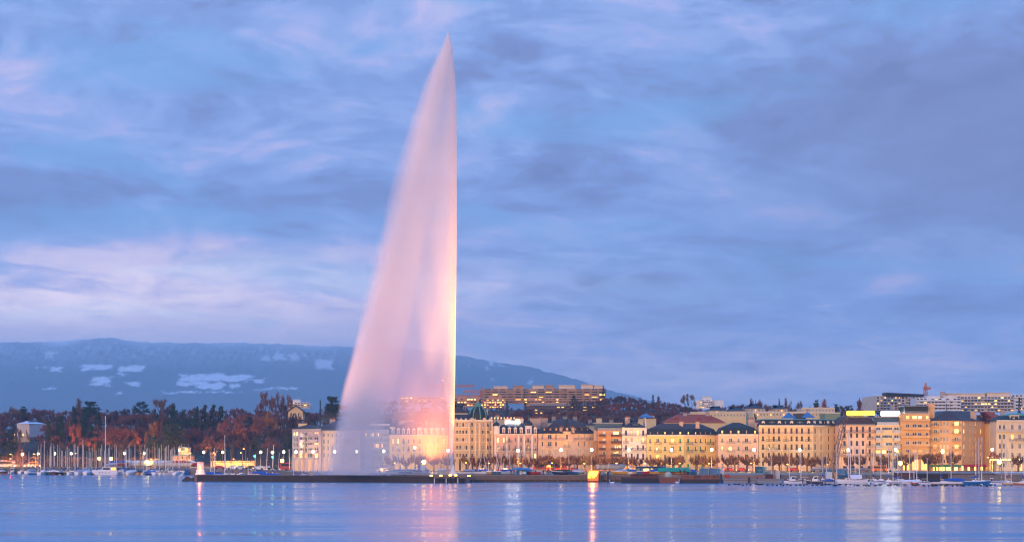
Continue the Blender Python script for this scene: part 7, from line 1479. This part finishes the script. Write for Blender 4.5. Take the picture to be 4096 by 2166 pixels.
for X, D, c, f, lb, kd in [(5, 866, 'white', 0, 'white bus passing under the orange lamp at the left edge', 'bus'), (78, 868, 'silver', 0, 'silver car on the left shore road near the red signal', 'car'), (92, 870, 'red', 1, 'red car on the left shore road behind the white sloop masts', 'car'), (120, 868, 'white', 1, 'white car on the left shore road right of the red car', 'car'), (136, 870, 'orange', 0, 'orange van on the left shore road by the first dock posts', 'van'), (930, 800, 'white', 1, 'white car with blazing headlights behind the tall masted sloop', 'car'), (962, 796, 'silver', 1, 'silver car with blazing headlights under the park balustrade', 'car'), (1000, 794, 'black', 1, 'black car with headlights near the green signal', 'car'), (1035, 790, 'white', 1, 'white car with headlights right of the green signal', 'car'), (1062, 791, 'silver', 1, 'silver car with headlights under the second green signal', 'car'), (1092, 791, 'black', 1, 'black car with headlights by the dazzling lamp at the spray edge', 'car'), (1185, 760, 'red', 0, 'red and white bus before the teal ended apartments', 'bus'), (880, 800, 'red', 0, 'red car right of the lighthouse on the shore road', 'car'),
    (1533, 712, 'white', 0, 'white estate car parked before the yellow mansion corner', 'car'), (1557, 712, 'black', 0, 'black car parked beside the white estate before the yellow mansion', 'car'), (1925, 712, 'white', 1, 'white car parked before the domed palace', 'car'), (1953, 711, 'black', 0, 'black car parked before the pink mansard house corner', 'car'), (2012, 711, 'white', 1, 'white hatchback parked under the pink mansard house planes', 'car'), (2200, 726, 'red', 0, 'red bus passing behind the people on the pier', 'bus'), (2290, 726, 'red', 1, 'red car on the town road right of the red bus', 'car'), (2920, 726, 'red', 0, 'red car passing before the near black mansard house', 'car'), (2970, 726, 'red', 0, 'second red car passing before the near black mansard house', 'car'), (3270, 727, 'white', 0, 'white car on the road below the hotel corner', 'car'), (3180, 727, 'red', 0, 'red car on the road in front of the hotel', 'car'), (3450, 726, 'red', 1, 'red car on the road before the brown mansard house', 'car'), (3520, 724, 'orange', 0, 'orange delivery van before the narrow grey white block', 'van'), (3575, 726, 'silver', 0, 'silver car before the narrow grey white block', 'car')]: car(X, D, c, f, lb, kd)
def person_mesh(pose, coat, legs):
    """standing figure grown as one skin over a skeleton: legs, pelvis, spine, neck, head with nose and ears, arms, five fingers a hand"""
    V, E, Rr = [], [], []
    def add(p, r, par=None):
        V.append(p); Rr.append(r); i = len(V) - 1
        if par is not None: E.append((par, i))
        return i
    pel = add((0, 0, .95), .15); sp = add((0, .0, 1.18), .155, pel); ch = add((0, .02, 1.38), .16, sp); nk = add((0, .0, 1.52), .06, ch); hd = add((0, -.02, 1.63), .085, nk); tp = add((0, 0, 1.72), .075, hd); add((0, -.115, 1.62), .016, hd)
    for s in (-1, 1): add((s * .09, 0, 1.63), .02, hd)
    st = pose * .16
    for s in (-1, 1):
        hp = add((s * .1, 0, .88), .10, pel); kn = add((s * .11, -.02 + s * st * .5, .5), .068, hp); an = add((s * .11, s * st, .09), .045, kn); add((s * .12, s * st - .17, .04), .04, an)
        sh = add((s * .2, .02, 1.4), .075, ch); el = add((s * .27, .04 - s * st * .4, 1.14), .052, sh); wr = add((s * .25, -.04 - s * st, .9), .035, el); pm = add((s * .25, -.05 - s * st, .84), .034, wr)
        for kx in range(4): f = add((s * .25 + (kx - 1.5) * .018 * 1, -.05 - s * st + (kx - 1.5) * .02, .78), .009, pm); add((s * .245 + (kx - 1.5) * .02, -.065 - s * st + (kx - 1.5) * .02, .745 + abs(kx - 1.3) * .008), .008, f)
        th = add((s * .225, -.085 - s * st, .82), .011, pm); add((s * .22, -.10 - s * st, .79), .009, th)
    me = bpy.data.meshes.new('person'); me.from_pydata(V, E, []); o = bpy.data.objects.new('person_skin', me); COL.objects.link(o)
    md = o.modifiers.new('skin', 'SKIN'); md.use_smooth_shade = True
    for i, sv in enumerate(me.skin_vertices[0].data): sv.radius = (Rr[i], Rr[i] * (.72 if i in (0, 1, 2) else 1)); sv.use_root = (i == 0)
    o.modifiers.new('sub', 'SUBSURF').levels = 1
    dg = bpy.context.evaluated_depsgraph_get(); m2 = bpy.data.meshes.new_from_object(o.evaluated_get(dg)); bpy.data.objects.remove(o)
    m2.materials.clear()
    for m in (mat('skin_tone', (.48, .28, .19), .6, .05), coat, legs, mat('dark_shoe', (.02, .018, .016), .6, .1), mat('dark_hair', (.03, .02, .015), .8, .1)): m2.materials.append(m)
    for p in m2.polygons:
        c = p.center; z = c.z; p.material_index = 4 if (z > 1.66 or (z > 1.56 and c.y > .02)) else (0 if z > 1.52 or (z < .86 and abs(c.x) > .19) else (1 if z > .82 else (2 if z > .1 else 3)))
    return m2
DK = mat('dark_coat', (.025, .022, .022), .9, .2); RDC = mat('red_coat', (.42, .03, .02), .9, .15); BRN = mat('brown_coat', (.14, .07, .05), .9, .2); JN = mat('dark_jeans', (.03, .035, .06), .9, .2)
for X, y, D, pose, coat, lb, hd in ((2045, 1898, 650, .6, DK, 'person in dark coat bending towards the red coated one by the kiosk', 0), (2056, 1898, 650, .2, RDC, 'person in a red coat standing near the blue kiosk', .4), (2142, 1898, 652, .3, BRN, 'person in brown standing alone on the pier', -.5), (2174, 1897, 654, .4, DK, 'person in a dark coat, first of four left of the blue traffic sign', .2), (2188, 1897, 654, .7, DK, 'person in dark clothes walking second among four on the pier', 1.2), (2195, 1897, 655, .3, BRN, 'person in brown, third of four on the pier', -.8), (2201, 1897, 654, .8, DK, 'person in dark coat, last of four on the pier', 1.5), (2280, 1898, 652, .3, DK, 'person in dark silhouette left of an orange lit pair', 0), (2287, 1898, 652, .5, BRN, 'person in brown, right of the orange lit pair', .7), (2721, 1894, 652, .2, DK, 'person in dark coat under the green shelter edge', 0), (2738, 1894, 652, .2, DK, 'person in dark coat standing right of another at the green shelter', 0), (2838, 1898, 651, .6, BRN, 'person walking past the steel blue container', 1.6)):
    me = cached(('person', pose, coat.name), lambda: person_mesh(pose, coat, JN)); o = inst('person', me, None, (wx(X, D), D, GZ), hd, 1.02); tag(o, lb, 'person')
def banner(X, D, y0, y1, w, m, label):
    t = thing('banner_flag', label, 'banner', (wx(X, D), D, GZ)); zt, zb = wz(y0, D) - GZ, wz(y1, D) - GZ; MB().tube([(0, 0, 0), (0, 0, zt + 1.2)], .06, 6).build('pole', POST, t)
    mb = MB(); rows = []
    for kx in range(7): z = zb + (zt - zb) * kx / 6; rows.append([(.07, .02 * math.sin(kx), z), (w * .5, .12 * math.sin(kx * 1.3), z - .1), (w, .1 * math.cos(kx * 1.1), z - .2)])
    mb.loft(rows, False, False, closed=False); mb.build('cloth', m, t)
banner(1947, 700, 1834, 1852, 1.0, CL['red'], 'red hanging banner on a pole before the domed palace'); banner(3294, 640, 1825, 1868, -.75, CL['tan'], 'drooping brown grey flag on a pole before the hotel corner')
t = thing('traffic_sign', 'round blue traffic sign on a pole behind the people', 'traffic sign', (wx(2203, 690), 690, GZ)); MB().tube([(0, 0, 0), (0, 0, 3.2)], .06, 6).build('post', POST, t); MB().lathe([(.02, -.03), (.42, -.03), (.42, .03), (.02, .03)], 14).build('sign_disc', P['blue'], t, (0, -.1, 3.2)).rotation_euler = (RD(90), 0, 0)
# ------------------------------------------------------------------ the air
mb = MB(); mb.box(-9500, 9500, -80, 17000, -5, 900)
hm = bpy.data.materials.new("lake_haze"); hm.use_nodes = True; t = NT(hm.node_tree)
o = t.n('ShaderNodeOutputMaterial'); pv = t.n('ShaderNodeVolumePrincipled'); t.l(pv.outputs[0], o.inputs['Volume'])
pv.inputs['Color'].default_value = (.66, .88, 1, 1); pv.inputs['Density'].default_value = 8.6e-5; pv.inputs['Anisotropy'].default_value = .35
hz_o = mb.build('haze', hm); hz_o['kind'] = 'stuff'; hz_o['label'] = 'thin blue evening haze over the lake and mountain'
for base, ts in AUTO.items():
    ts.sort(key=lambda q: q.location.x / q.location.y)
    for i, q in enumerate(ts):
        if len(ts) > 1:
            lb = '%s %s from the left' % (nth(i + 1), base); q['label'] = lb if len(lb.split()) <= 16 else '%s %s' % (nth(i + 1), base)
for lb, names in {q: [o.name for o in bpy.data.objects if o.get('label') == q] for q in {o.get('label') for o in bpy.data.objects if o.get('label')}}.items():
    if len(names) > 1:
        gs = {bpy.data.objects[n].get('group') for n in names}
        if len(gs) > 1 or None in gs: print('SAME LABEL', lb, names[:4])
